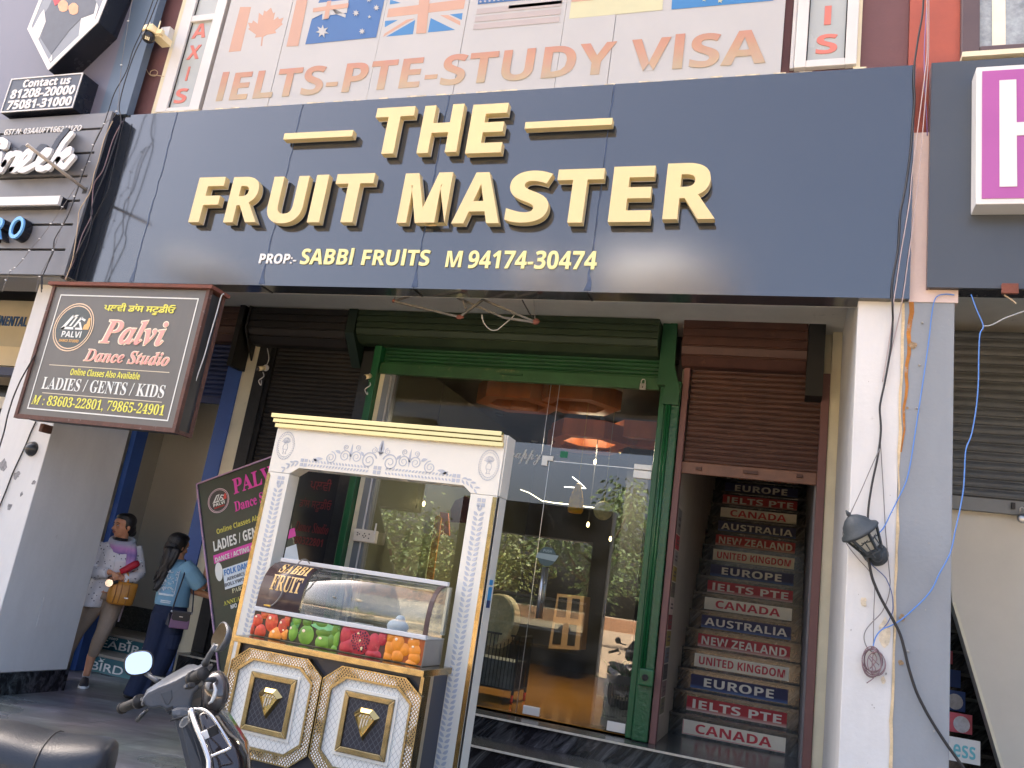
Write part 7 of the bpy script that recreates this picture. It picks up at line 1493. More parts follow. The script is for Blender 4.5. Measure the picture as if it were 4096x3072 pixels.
# second scooter: only its long seat and flank reach into the corner of the picture
s2 = thing('scooter', 'scooter with long dark grey seat cut off by the lower left corner', 'scooter', (-2.2, 1.8, 0))
D0 = 2.75
e0 = at(K(3, 0, 1010, 1500), d=D0); tdir = Vector((-.86, -.50, 0)).normalized(); nd = Vector((-tdir.y, tdir.x, 0)); nd = nd if nd.y < 0 else -nd   # nd points to the viewer side
M_seat = mat('seat_vinyl', S(38, 43, 50), .32, var=.12, vscale=5, bump=.12, bscale=220)
topline = [((1015, 1470), 0), ((975, 1412), .03), ((880, 1388), .09), ((700, 1376), .20), ((480, 1362), .33), ((300, 1310), .45), ((120, 1262), .56), ((0, 1242), .65), ((-250, 1225), .82), ((-500, 1240), 1.0)]
rings = []
for (px, py), dist in topline:
    base = e0 + tdir * dist; n_h = Vector((tdir.y, -tdir.x, 0)).normalized(); tp = onplane(K(3, 0, px, py), e0, n_h); p0 = Vector((tp.x, tp.y, tp.z)); wv = .06 + .075 * min(1, dist / .18 + .25) if dist < .18 else .135
    hh = .10 if dist > .05 else .06
    rings.append([p0 + nd * (wv * cos(u)) + UZ * (-hh + hh * (abs(sin(u)) ** .6) * (1 if sin(u) > 0 else -.9)) for u in [2 * pi * i / 20 for i in range(20)]])
c = MB(); c.loft(rings); so = c.build('seat', M_seat, s2, smooth=True, sub=1)
c = MB(); k_ = 6; cp = []
c.tube([rings[k_ - 2][j] + (rings[k_ - 2][j] - sum(rings[k_ - 2], Vector()) / 20).normalized() * .002 for j in range(0, 11)], .0022, 6); c.build('seat_seam', M_rub, so, smooth=True)
M_flank = mat('mauve_grey_paint', S(98, 86, 94), .18, var=.08, coat=.6)
c = MB(); rr = []
for i, R0 in enumerate(rings):
    cc = sum(R0, Vector()) / 20; t = i / (len(rings) - 1); rr.append([Vector((cc.x, cc.y, 0)) + nd * (.155 * cos(u) * (.75 + .5 * t)) + UZ * (cc.z - .30 + .17 * sin(u)) - tdir * .0 for u in [2 * pi * j / 18 for j in range(18)]])
c.loft(rr[3:]); c.build('rear_body', M_flank, s2, smooth=True)
cw_ = sum(rings[7], Vector()) / 20
for dd_ in (.05, -1.15):
    o_ = Vector((cw_.x, cw_.y, .215)) + tdir * (.1 + dd_); c = MB(); c.lathe([(.09, -.05), (.19, -.05), (.215, -.03), (.215, .03), (.19, .05), (.09, .05)], o_, nd, 28); c.build('wheel', M_rub, s2)
# ================================================================== dance studio box sign
SY_ = 5.0; sx0, sx1, sz0, sz1 = -6.045, -4.412, 2.212, 3.375
M_rust = mat('rusty_frame', S(92, 64, 56), .75, var=.35, vscale=9, bump=.4, bscale=40, dirt=(S(150, 146, 146), .35, 14))
M_rust2 = mat('rusty_cap', S(112, 66, 54), .8, var=.3, vscale=8, bump=.4, bscale=30)
M_face = mat('dusty_grey_face', S(98, 97, 94), .42, var=.08, vscale=2.5, streak=4, dirt=(S(150, 148, 144), .10, 6))
ds = thing('box_sign', 'rusty framed grey box sign of the dance studio hanging in front of the left pillar', 'sign', (-5.2, 5.15, 2.21))
MB().box(sx0 + .025, sx1 - .025, SY_ + .005, SY_ + .02, sz0 + .025, sz1 - .005).build('face', M_face, ds)
MB().box(sx0 + .02, sx1 - .012, SY_ + .03, 5.185, sz0 + .015, sz1 - .02).build('box', mat('dark_sheet', (.035, .037, .042), .45, var=.25, vscale=4), ds)
for a in ((sx0, sx0 + .03, SY_ - .008, SY_ + .03, sz0, sz1), (sx1 - .032, sx1, SY_ - .008, SY_ + .03, sz0, sz1), (sx0 + .03, sx1 - .032, SY_ - .006, SY_ + .03, sz0 + .001, sz0 + .036), (sx1 - .03, sx1 + .001, 5.16, 5.19, sz0, sz1), (sx1 - .031, sx1 + .002, SY_ + .031, 5.159, sz0 + .001, sz0 + .03)):
    MB().box(*a).build('frame_bar', M_rust, ds)
MB().box(sx0 - .035, sx1 + .03, SY_ - .03, 5.20, sz1 + .001, sz1 + .03).build('top_cap', M_rust2, ds)
for x in (sx0 + .12, sx0 + .14): pass
MB().box(sx0 + .1, sx0 + .16, 5.186, 5.409, sz0 + .3, sz0 + .36).build('bracket', M_rust, ds); MB().box(sx0 - .03, sx0 + .019, 5.10, 5.409, sz1 - .3, sz1 - .24).build('bracket', M_rust, ds)
q = at(K(2, 0, 400, 375), Y=5.2); MB().box(q.x - .02, q.x + .02, 5.15, 5.25, sz0 - .07, sz0 - .001).build('bracket', M_rust, ds, bevel=.006)
fy_ = SY_ + .004
c = MB(); e = .010; ix0, ix1, iz0, iz1 = sx0 + .105, sx1 - .095, sz0 + .085, sz1 - .075
c.box(ix0, ix1, fy_ - .002, fy_, iz1 - e, iz1); c.box(ix0, ix1, fy_ - .002, fy_, iz0, iz0 + e); c.box(ix0, ix0 + e, fy_ - .002, fy_, iz0 + e, iz1 - e); c.box(ix1 - e, ix1, fy_ - .002, fy_, iz0 + e, iz1 - e)
c.build('border', M_wpr, ds)
M_ylw = mat('yellow_vinyl', S(226, 222, 96), .5, var=.05); M_pnk = mat('faded_pink_vinyl', S(226, 158, 150), .5, var=.06); M_cre = mat('cream_outline', S(238, 224, 200), .5, var=.03)
def stext(body, L, R, T, B, m_, ofs=0, y=fy_, nm='lettering'):
    c = MB(); text_px(c, body, L, R, T, B, y, .002, ofs); return c.build(nm, m_, ds)
for dx_ in (0, 7): stext('ਪਲਵੀ ਡਾਂਸ ਸਟੂਡੀਓ', K(1, 0, 905 + dx_, 980), K(1, 0, 1513 + dx_, 1010), K(1, 0, 1000, 957 + dx_ * .4), K(1, 0, 1340, 1063 + dx_ * .4), M_ylw, 0, fy_ - dx_ * .0004)
stext(serifi('Palvi'), K(1, 0, 856, 1280), K(1, 0, 1452, 1180), K(1, 0, 1250, 1102), K(1, 0, 1150, 1330), M_cre, .03); stext(serifi('Palvi'), K(1, 0, 866, 1280), K(1, 0, 1444, 1180), K(1, 0, 1250, 1112), K(1, 0, 1150, 1320), M_pnk, .004, fy_ - .0025)
stext(serifi('Dance Studio'), K(1, 0, 722, 1440), K(1, 0, 1468, 1450), K(1, 0, 1130, 1368), K(1, 0, 1400, 1508), M_cre, .03); stext(serifi('Dance Studio'), K(1, 0, 728, 1440), K(1, 0, 1462, 1450), K(1, 0, 1130, 1375), K(1, 0, 1400, 1501), M_pnk, .004, fy_ - .0025)
stext(bold('Online Classes Also Available'), K(1, 0, 612, 1550), K(1, 0, 1208, 1600), K(1, 0, 700, 1528), K(1, 0, 1200, 1622), M_ylw)
stext(serif('LADIES / GENTS / KIDS'), K(1, 0, 372, 1640), K(2, 0, 1420, 80), K(1, 0, 400, 1596), K(2, 0, 1390, 122), M_wpr)
stext(serifi('M : 83603-22801, 79865-24901'), K(2, 0, 280, 130), K(2, 0, 1418, 240), K(2, 0, 310, 90), K(2, 0, 1390, 285), M_ylw)
c = MB()
for a, b2 in ((K(1, 0, 430, 1480), K(1, 0, 1460, 1573)), (K(2, 0, 370, 62), K(2, 0, 1395, 172))):
    p_, q_ = at(a, Y=fy_), at(b2, Y=fy_); zc = (p_.z + q_.z) / 2; c.box(p_.x, q_.x, fy_ - .001, fy_, zc - .003, zc + .003)
c.build('rule_line', mat('pale_gold_line', S(214, 204, 180), .5), ds)
q = at(K(1, 0, 635, 1168), Y=fy_); rad = (at(K(1, 0, 813, 1150), Y=fy_).x - at(K(1, 0, 458, 1190), Y=fy_).x) / 2
c = MB(); c.prism([(q.x + rad * .9 * cos(t), fy_ - .001, q.z + rad * .9 * sin(t)) for t in [i * pi / 18 for i in range(36)]], (0, .001, 0)); lg = c.build('logo_disc', mat('logo_slate', S(74, 82, 82), .45, var=.1), ds)
c = MB(); ring(c, q, rad, rad * .955, fy_ - .0022); ring(c, q, rad * .90, rad * .86, fy_ - .0022); c.build('logo_ring', mat('logo_peach_ring', S(226, 200, 170), .45), lg)
c = MB(); logo_mark(c, Vector((q.x - rad * .05, 0, q.z)), Vector((1, 0, 0)), Vector((0, 0, -1)), rad * .82, fy_ - .003); text_xz(c, bold('PALVI'), q.x - rad * .48, q.x + rad * .5, q.z - rad * .42, q.z - rad * .16, fy_ - .0015, .002); c.build('logo_print', M_wpr, lg)
c = MB(); text_xz(c, bold('DANCE STUDIO'), q.x - rad * .52, q.x + rad * .46, q.z - rad * .62, q.z - rad * .5, fy_ - .0015, .002); c.prism([(q.x + rad * a, fy_ - .0032, q.z + rad * b2) for a, b2 in ((.50, -.08), (.78, -.08), (.82, .10), (.74, .40), (.66, .40), (.62, .16), (.52, .10))], (0, .001, 0)); c.build('logo_print', mat('logo_gold', S(222, 176, 112), .45), lg, label='golden dancer and small name line')

# ================================================================== cables, lamp, cameras and fittings
def cable(name, label, pts, r, m_, cat='cable', group=None, n=5):
    c = MB(); c.tube(smooth_path(pts, n), r, 7); return tag(c.build(name, m_, smooth=True), label, cat, group)
M_cblk = mat('black_cable', (.016, .016, .018), .5, var=.1); M_cpink = mat('pinkish_wire', S(176, 160, 160), .5, var=.05); M_cblue = mat('blue_wire', S(82, 132, 206), .45, var=.05); M_cgrey = mat('grey_wire', S(118, 116, 116), .5, var=.05); M_cbrn = mat('mauve_wire', S(126, 104, 110), .5, var=.05); M_cbei = mat('beige_wire', S(186, 166, 138), .5, var=.05)
def kk(segs, Y):
    out = []
    for r, c, l in segs: out += [at(K(r, c, *p), Y=Y) for p in l]
    return out
cable('power_cable', 'thick black cable running down over the right end of the fascia to the lantern', kk([(0, 3, [(1345, -60), (1335, 120), (1300, 320), (1268, 540), (1262, 700), (1268, 860), (1252, 1080), (1235, 1300), (1200, 1560)]), (1, 3, [(1170, 60), (1145, 190), (1128, 480), (1085, 720), (1072, 860), (1076, 1000)])], 5.325) + kk([(1, 3, [(1078, 1120), (1060, 1350), (1010, 1640)]), (2, 3, [(980, 120), (966, 220), (976, 400), (950, 620), (900, 860), (872, 1040), (862, 1170)])], 5.385), .0065, M_cblk)
cable('power_cable', 'thick black cable sweeping from below the lantern across the grey pillar', kk([(2, 3, [(862, 1470), (892, 1640)]), (3, 3, [(925, 80), (985, 210), (1070, 360), (1140, 500), (1180, 640), (1215, 790), (1275, 980), (1345, 1130), (1430, 1280), (1540, 1450), (1620, 1560), (1720, 1700)])], 5.37), .0085, M_cblk)
cable('thin_wire', 'pinkish wire slanting over the fascia end, left one of the pair', kk([(0, 3, [(1372, -60), (1376, 420), (1358, 620), (1310, 1000), (1245, 1500)]), (1, 3, [(1228, 40), (1195, 260), (1150, 520), (1110, 790), (1085, 960)])], 5.32) + kk([(1, 3, [(1075, 1100), (1030, 1400), (990, 1640)])], 5.39), .0032, M_cpink, group=None)
cable('thin_wire', 'pinkish wire slanting over the fascia end, right one of the pair', kk([(0, 3, [(1390, -60), (1388, 400), (1375, 660), (1340, 1100), (1300, 1560)]), (1, 3, [(1285, 20), (1250, 320), (1215, 560), (1185, 780), (1160, 940)])], 5.325) + kk([(1, 3, [(1125, 1120), (1060, 1400), (1005, 1640)])], 5.392), .0032, M_cpink)
cable('thin_wire', 'violet wire on the orange column', kk([(0, 3, [(1382, -60), (1362, 200), (1350, 500), (1358, 800), (1372, 1050), (1376, 1170)])], 5.395), .003, mat('violet_wire', S(126, 112, 170), .5))
cable('blue_wire', 'pale blue wire hanging across the grey pillar to the coil', kk([(1, 3, [(1610, 890), (1530, 882), (1462, 902), (1432, 960), (1412, 1080), (1390, 1280), (1345, 1600)]), (2, 3, [(1318, 120), (1275, 400), (1235, 660), (1195, 840), (1120, 1000), (1050, 1140), (1000, 1240), (945, 1302)])], 5.385), .0036, M_cblue)
cable('blue_wire', 'bright blue wire hanging before the dark shutter and curving left to the coil', kk([(1, 3, [(1755, 885), (1800, 1010), (1860, 1158), (1832, 1225), (1822, 1400), (1818, 1640)]), (2, 3, [(1800, 200), (1760, 430), (1712, 560), (1700, 720), (1690, 900), (1660, 1080), (1620, 1260), (1575, 1460), (1480, 1640)]), (3, 3, [(1430, 90), (1370, 175), (1270, 275), (1150, 378), (1060, 430), (985, 462), (935, 520), (912, 590), (912, 640)])], 5.375), .0038, M_cblue)
cable('blue_wire', 'short pale wire branching right from the blue wire at the right edge', kk([(1, 3, [(1860, 1158), (1930, 1150), (2030, 1098), (2120, 1062), (2260, 1015)])], 5.375), .0036, mat('pale_wire', S(170, 176, 180), .5))
cable('thin_wire', 'thin grey wire hanging from the cable past the lantern to the coil', kk([(2, 3, [(970, 480), (985, 720), (1000, 980), (1015, 1250), (1035, 1480), (1050, 1640)]), (3, 3, [(1055, 60), (1040, 180), (985, 310), (900, 400), (845, 470), (830, 540), (855, 615), (905, 660)])], 5.392), .0028, M_cgrey)
cable('thin_wire', 'thin grey wire from the cable to the top of the lantern', kk([(2, 3, [(965, 560), (900, 700), (800, 930), (712, 1118)])], 5.34), .0028, M_cgrey)
cable('thin_wire', 'thin dark wire looping left around the lantern and down', kk([(2, 3, [(670, 1215), (648, 1280), (660, 1340), (700, 1410), (780, 1510), (870, 1610)]), (3, 3, [(905, 20), (922, 110), (915, 300), (910, 600)])], 5.375), .0026, M_cgrey)
cable('blue_wire', 'short blue wire below the lantern', kk([(2, 3, [(862, 1460), (890, 1550), (940, 1600), (1000, 1655)]), (3, 3, [(1030, 40), (1070, 150), (1080, 280), (1065, 340), (1030, 410), (985, 462)])], 5.388), .003, mat('slate_blue_wire', S(82, 96, 140), .5))
q = at(K(3, 3, 910, 745), Y=5.385); c = MB(); rng = random.Random(8)
for i in range(7):
    rx, rz = .058 + rng.uniform(-.012, .012), .072 + rng.uniform(-.014, .012); ox, oz = rng.uniform(-.012, .016), rng.uniform(-.01, .01)
    c.tube([(q.x + ox + rx * cos(u), 5.385 + .006 * i * .6 - .012 + .004 * sin(3 * u), q.z + oz + rz * sin(u)) for u in [2 * pi * j / 22 for j in range(22)]], .003, 6, closed=True)
for p_ in (((912, 650), (900, 760), (905, 860)), ((870, 700), (930, 800), (915, 830), (912, 880), (852, 925)), ((880, 690), (960, 770)), ((905, 650), (940, 720), (880, 800))): c.tube(smooth_path([at(K(3, 3, *s_), Y=5.378) for s_ in p_], 4), .003, 6)
c.tube([(q.x - .012, 5.378, q.z + .085), (q.x + .014, 5.372, q.z + .06), (q.x - .008, 5.378, q.z + .05)], .008, 7)
tag(c.build('wire_coil', M_cbrn, smooth=True), 'bundle of mauve wire coiled and hung on the right white pillar', 'wire coil')
# lantern
LT_, LB_ = at(K(2, 3, 703, 1135), Y=5.20), at(K(2, 3, 905, 1440), Y=5.27); la = (LB_ - LT_).normalized(); LL = (LB_ - LT_).length
M_lant = mat('dark_lantern_metal', S(54, 62, 68), .55, var=.2, vscale=14, bump=.2, bscale=60); M_fros = mat('frosted_lantern_glass', S(176, 178, 172), .4, var=.15, vscale=14)
ln = thing('wall_lantern', 'dark grey tilted wall lantern with frosted leaf pattern panes on the right pillar', 'lantern', LB_)
c = MB(); r0 = .105
c.lathe([(.004, -.035), (.010, -.02), (.014, -.005), (.010, .0), (.02, .006), (.045, .02), (.075, .05), (.088, .085), (.112, .10), (.116, .112), (.10, .122)], LT_, la, 28); c.build('roof', M_lant, ln, smooth=True)
def lring(h, r, n=6, ph=.3):
    a_ = Vector((1, 0, 0)); u_ = la.cross(Vector((0, 1, 0))).normalized(); w_ = la.cross(u_); return [LT_ + la * h + u_ * (r * cos(ph + 2 * pi * i / n)) + w_ * (r * sin(ph + 2 * pi * i / n)) for i in range(n)]
A_, B_ = lring(.115, .098), lring(LL - .01, .058)
c = MB(); c.loft([lring(.118, .092), lring(LL - .012, .053)]); gl_ = c.build('pane', M_fros, ln)
c = MB()
for i in range(6):
    j = (i + 1) % 6; c.bar(A_[i], B_[i], .013, .013); c.bar(B_[i], B_[j], .014, .014); c.bar(A_[i], A_[j], .012, .012)
    o_ = (A_[i] + A_[j] + B_[i] + B_[j]) / 4; n_ = (o_ - (LT_ + la * (LL * .55))); n_ = (n_ - la * n_.dot(la)).normalized(); o_ = o_ - n_ * .001; t_ = (A_[j] - A_[i]).normalized()
    c.bar(o_ - la * .07, o_ + la * .09, .005, .005)
    for sg in (-1, 1):
        for a in (.55, 1.35): 
            d_ = (t_ * sg * sin(a) - la * cos(a)); c.tube([o_ - la * .01, o_ + d_ * .018 + t_ * sg * .008, o_ + d_ * .038], [.0025, .004, .0015], 5)
            c.tube([o_ + la * .06, o_ + la * .045 + t_ * sg * .014], .0025, 4)
c.build('cage', M_lant, ln)
c = MB(); c.lathe([(.05, -.012), (.062, 0), (.055, .015), (.03, .03), (.02, .05)], LB_, la, 20)
mq = at(K(2, 3, 935, 1470), Y=5.40); c.lathe([(.001, -.045), (.035, -.045), (.055, -.03), (.066, -.012), (.07, 0), (.001, 0)], (mq.x, 5.408, mq.z), (0, 1, 0), 24); c.tube([LB_ + la * .03, (LB_ + la * .05 + mq) / 2 + Vector((0, -.03, -.01)), mq + Vector((0, -.04, 0))], [.022, .03, .03], 12); c.build('mount', M_lant, ln, smooth=True)
# grey bare frame hanging under the soffit
hf = thing('sign_armature', 'twisted bare metal frame sagging under the soffit with loose wires', 'metal frame', at(K(1, 1, 1760, 925), Y=5.66))
FYY = 5.66; P1 = lambda x, y, Y=FYY: at(K(1, 1, x, y), Y=Y); P2 = lambda x, y, Y=FYY: at(K(1, 2, x, y), Y=Y)
c = MB()
for a, b2 in ((P1(1190, 945), P1(1760, 1082)), (P1(1190, 945), P1(1330, 900, 5.72)), (P1(1760, 1082), P1(1960, 932)), (P1(1740, 915, 5.7), P1(2145, 1088)), (P1(1950, 925), P2(215, 1130)), (P1(2145, 1088), P2(215, 1130)), (P1(1785, 925), P1(1815, 1008))): c.bar(a, b2, .016, .016)
c.build('bars', mat('grey_angle_iron', S(112, 110, 106), .5, .4, var=.3, vscale=14, dirt=(S(70, 44, 36), .25, 10)), hf)
c = MB(); c.ball(P1(1760, 1080), (.035, .012, .02), 8, 6); c.ball(P2(205, 1120), (.03, .012, .025), 8, 6); c.ball(P1(1190, 942), .016, 8, 6); c.build('bracket', M_rust2, hf)
c = MB(); c.tube(smooth_path([P1(1952, 1070), P1(1975, 1140), P1(2030, 1192), P1(2085, 1190), P1(2130, 1155), P1(2212, 1085), P2(20, 1060)], 5), .004, 6); c.tube([P1(1952, 1060), P1(1958, 1100)], .007, 6); c.build('wire', mat('pale_loose_wire', S(170, 168, 160), .5), hf, smooth=True)
c = MB(); c.tube(smooth_path([P2(88, 932), P2(110, 975), P2(130, 1010), P2(155, 1055), P2(185, 1085)], 4), .006, 6); c.build('chain', M_cblk, hf)
c = MB(); 
for a, b2 in (((1190, 945), 3.9), ((1960, 930), 3.9)): 
    p_ = P1(*a); c.tube([p_, (p_.x + .02, 5.70, 3.985)], .004, 5)
p_ = P2(200, 1120); c.tube([p_, (p_.x - .12, 5.70, 3.985)], .003, 5); c.build('hanger', M_cgrey, hf)
# pipe sticking out of the left fascia
pb = at(K(0, 0, 735, 1635), Y=NY - .01); pt_ = at(K(0, 0, 232, 1250), Y=4.60)
c = MB(); c.tube([pb + (pb - pt_).normalized() * .06, pt_], .015, 14); c.tube([pt_ + (pt_ - pb).normalized() * -.001, pt_ + (pt_ - pb).normalized() * .001], .0155, 14)
pi_ = c.build('pipe', mat('weathered_pvc', S(176, 168, 158), .5, var=.12, vscale=12), smooth=True); tag(pi_, 'bare grey pipe sticking out of the left cafe fascia', 'pipe')
MB().box(pb.x - .03, pb.x + .02, NY - .006, NY - .001, pb.z - .04, pb.z + .02).build('pipe_hole', M_blk, nf)
# security camera
cy_ = 5.20; q = at(K(0, 0, 1295, 275), Y=cy_); qb_ = at(K(0, 0, 1425, 285), Y=5.40)
cc_ = thing('security_camera', 'cream dome security camera with two aerials on the maroon wall', 'camera', q)
M_ccr = mat('cream_plastic', S(236, 222, 180), .4, var=.04); M_cbl = mat('camera_black', (.02, .021, .024), .25, var=.1)
c = MB(); c.lathe([(.04, .055), (.062, .035), (.066, .0), (.066, -.015), (.06, -.02)], q, (0, 0, 1), 24); c.box(q.x - .03, q.x + .03, q.y - .02, q.y + .05, q.z + .045, q.z + .075); cb = c.build('housing', M_ccr, cc_, smooth=False)
c = MB(); c.ball((q.x, q.y, q.z - .055), (.060, .060, .062), 20, 14); bl_ = c.build('ball', M_cbl, cc_, smooth=True)
n_ = (CAM_POS - q).normalized(); n_ = (n_ + Vector((-.15, 0, .1))).normalized(); e1 = Vector((n_.y, -n_.x, 0)).normalized() * -1; e2 = n_.cross(e1); o_ = Vector((q.x, q.y, q.z - .055)) + n_ * .057
c = MB(); c.bar(o_ - e1 * .014 + Vector((0, 0, .022)), o_ + e1 * .014 + Vector((0, 0, .022)), .012, .022); c.build('lens', mat('camera_lens', S(62, 70, 72), .1), bl_)
c = MB(); o2 = o_ - Vector((0, 0, .022)); 
for i in range(3):
    for j in (-1, 1): c.bar(o2 + e1 * (i - 1) * .014 - e1 * .005 + Vector((0, 0, j * .008)), o2 + e1 * (i - 1) * .014 + e1 * .005 + Vector((0, 0, j * .008)), .010, .012)
c.build('lamp_array', mat('cream_leds', S(236, 226, 186), .4), bl_)
for dx in (-.055, .07):
    c = MB(); c.tube([(q.x + dx, q.y + .02, q.z + .0), (q.x + dx, q.y + .02, q.z + .13)], [.008, .006], 8); c.build('aerial', M_ccr if dx > 0 else M_alu, cc_, smooth=True)
c = MB(); c.box(q.x + .03, q.x + .13, q.y + .01, q.y + .05, q.z - .02, q.z + .03); c.build('arm', M_ccr, cc_, bevel=.004)
c = MB(); c.box(qb_.x - .055, qb_.x + .055, 5.39, 5.478, qb_.z - .065, qb_.z + .065); c.build('junction_box', M_alu, cc_, bevel=.004)
MB().box(q.x + .10, qb_.x + .03, q.y + .02, 5.389, q.z - .035, q.z + .03).build('arm', M_ccr, cc_, bevel=.003)
cable('camera_lead', 'thin looped camera lead hanging on the maroon wall below the security camera', [at(K(0, 0, *p_), Y=5.455) for p_ in ((1345, 330), (1310, 430), (1270, 520), (1258, 560), (1270, 610), (1300, 650), (1345, 655), (1362, 625), (1340, 605), (1305, 615), (1300, 645), (1350, 650), (1415, 660))], .004, M_cbei)
c = MB(); c.tube([at(K(0, 0, 1265, 500), Y=5.455), at(K(0, 0, 1258, 545), Y=5.455)], [.006, .012], 8); tag(c.build('plug', M_ccr), 'cream plug on the camera lead', 'plug')
# cables and light strings at the left end of the fascia
def gg(l, Y): return [at(G4(*p_), Y=Y) for p_ in l]
up1 = [at(K(0, 0, *p_), Y=5.15) for p_ in ((1345, -60), (1240, 230), (1150, 430), (1090, 620), (990, 800), (930, 980))]
cable('loose_cable', 'black cable snaking down the left fascia edge, outermost', up1 + gg([(1005, 60), (905, 270), (800, 550), (740, 730), (660, 940), (535, 1160), (515, 1270), (440, 1470), (405, 1540), (404, 1680)], 5.15), .0045, M_cblk, group=None)
up2 = [at(K(0, 0, *p_), Y=5.14) for p_ in ((1385, -60), (1260, 260), (1160, 470), (1075, 720), (1030, 920))]
cable('loose_cable', 'black cable over the fascia corner bowing towards the navy panel', up2 + gg([(1180, 30), (1090, 330), (1010, 560), (925, 760), (890, 900), (895, 960), (870, 1060), (780, 1240), (700, 1400), (640, 1560)], 5.14), .005, M_cblk)
cable('loose_cable', 'black cable bulging across the left end of the navy panel', gg([(1215, -20), (1150, 260), (1085, 560), (1050, 700), (985, 830), (915, 970), (890, 1060), (850, 1220), (785, 1380), (740, 1560)], 5.30), .005, M_cblk)
cable('loose_cable', 'grey cable running straight down the fascia corner', gg([(1100, 10), (1020, 180), (960, 400), (920, 520), (880, 700), (780, 870), (765, 960), (750, 1100), (720, 1300), (690, 1420), (640, 1560)], 5.13), .004, M_cbei)
cable('loose_cable', 'thin black cable beside the pillar edge beneath the fascia', gg([(530, 1180), (520, 1290), (460, 1420), (420, 1520), (412, 1650)], 5.12), .0035, M_cblk)
cable('loose_cable', 'mauve cable twisting along the black fascia return', gg([(1195, 10), (1100, 200), (1010, 480), (920, 620), (900, 820), (890, 940), (800, 1130), (720, 1380), (630, 1560)], 5.16), .0045, M_cbrn)
for lab, l1, l2 in (('string of fairy lights slanting across the slatted cafe fascia', [], [(735, 660), (612, 845), (500, 1010), (390, 1156), (290, 1270), (230, 1352), (150, 1440), (108, 1466), (60, 1560), (20, 1680)]), ('string of fairy lights down the fascia corner', [(1150, -40), (1110, 180), (1050, 560), (1010, 960)], [(1020, 35), (910, 240), (875, 405), (805, 485), (728, 742), (610, 1016), (520, 1268), (390, 1525), (350, 1680)])):
    pts = [at(K(0, 0, *p_), Y=5.11) for p_ in l1] + gg(l2, 5.11); t = thing('fairy_lights', lab, 'fairy lights', pts[-1], 'fairy light strings')
    c = MB(); c.tube(smooth_path(pts, 4), .0026, 5); c.build('wire', M_cgrey, t, smooth=True); c = MB()
    for p_ in pts[1:-1]: c.bar(p_ - Vector((.014, 0, 0)), p_ + Vector((.014, -.006, -.006)), .007, .007)
    c.build('bulbs', M_alu, t)
cable('loose_cable', 'black cable dropping down the white left pillar past the black dome', [at(K(2, 0, *p_), Y=5.40) for p_ in ((310, 325), (265, 420), (225, 520), (170, 640), (110, 770), (60, 900), (20, 1000), (-10, 1080), (-60, 1250))], .006, M_cblk)
cable('loose_cable', 'black cable beside the left edge of the dance sign', [at(G17(*p_), Y=4.98) for p_ in ((330, 760), (250, 900), (190, 1010), (130, 1150), (100, 1240), (70, 1340), (40, 1480), (5, 1600), (-40, 1750))], .006, M_cblk)
q = at(K(2, 0, 272, 560), Y=5.40); dm = thing('dome_fitting', 'black dome fitting on the white left pillar under the dance sign', 'dome', q)
c = MB(); c.lathe([(.001, -.055), (.02, -.054), (.04, -.042), (.058, -.02), (.066, 0), (.001, 0)], (q.x, 5.408, q.z), (0, 1, 0), 24); c.build('dome', M_cbl, dm, smooth=True)
cable('sign_chain', 'thin white twisted cord hanging down the right side of the dance sign', [at(K(1, 0, *p_), Y=5.1) for p_ in ((1935, 880), (1910, 905), (1870, 1050), (1820, 1220), (1770, 1400), (1715, 1560), (1680, 1659))] + [at(K(2, 0, *p_), Y=5.1) for p_ in ((1650, 40), (1600, 180), (1545, 330))], .005, M_wface, 'cord')
for nm, g, lab in (('a', (645, 750), 'small white bracket camera on the black post left of the black shutter'), ('b', (1985, 855), 'small white bracket camera on the black post beside the green rail')):
    q = at(G18(*g), Y=YW - .06); t = thing('bracket_camera', lab, 'camera', q, 'small bracket cameras')
    c = MB(); c.lathe([(.001, 0), (.035, 0), (.035, .02), (.001, .02)], (q.x + .015, YW - .058, q.z + .02), (0, 1, 0), 16); c.build('mount', M_wface, t)
    c = MB(); c.tube([(q.x + .01, YW - .06, q.z + .015), (q.x - .02, YW - .12, q.z - .012)], [.024, .026], 12); c.build('body', M_ccr, t, smooth=True)
    c = MB(); c.lathe([(.001, 0), (.024, 0), (.022, .014), (.001, .014)], (q.x - .02, YW - .121, q.z - .014), (-.3, -.9, -.35), 12); c.build('lens', M_cbl, t)
    c = MB(); c.tube(smooth_path([Vector((q.x, YW - .06, q.z - .03)), Vector((q.x + .03, YW - .07, q.z - .08)), Vector((q.x - .02, YW - .07, q.z - .13)), Vector((q.x + .02, YW - .07, q.z - .18)), Vector((q.x + .005, YW - .06, q.z - .12))], 5), .006, 6); c.tube(smooth_path([Vector((q.x + .02, YW - .06, q.z + .03)), Vector((q.x + .03, YW - .05, q.z + .12)), Vector((q.x + (-.02 if nm == 'a' else .06), YW - .05, q.z + .24))], 5), .004, 6); c.build('lead', M_wface, t, smooth=True)
# clips and frayed leads under the right fascia
q = at(K(1, 3, 2090, 835), Y=5.34); MB().box(q.x - .045, q.x + .045, 5.325, 5.348, q.z - .035, q.z + .03).build('clip', M_rust2, rf, bevel=.003)
cable('frayed_lead', 'frayed yellowish lead hanging under the right charcoal fascia', [at(K(1, 3, *p_), Y=5.36) for p_ in ((2040, 890), (2080, 915), (2110, 935), (2145, 965))], .005, M_cbei)
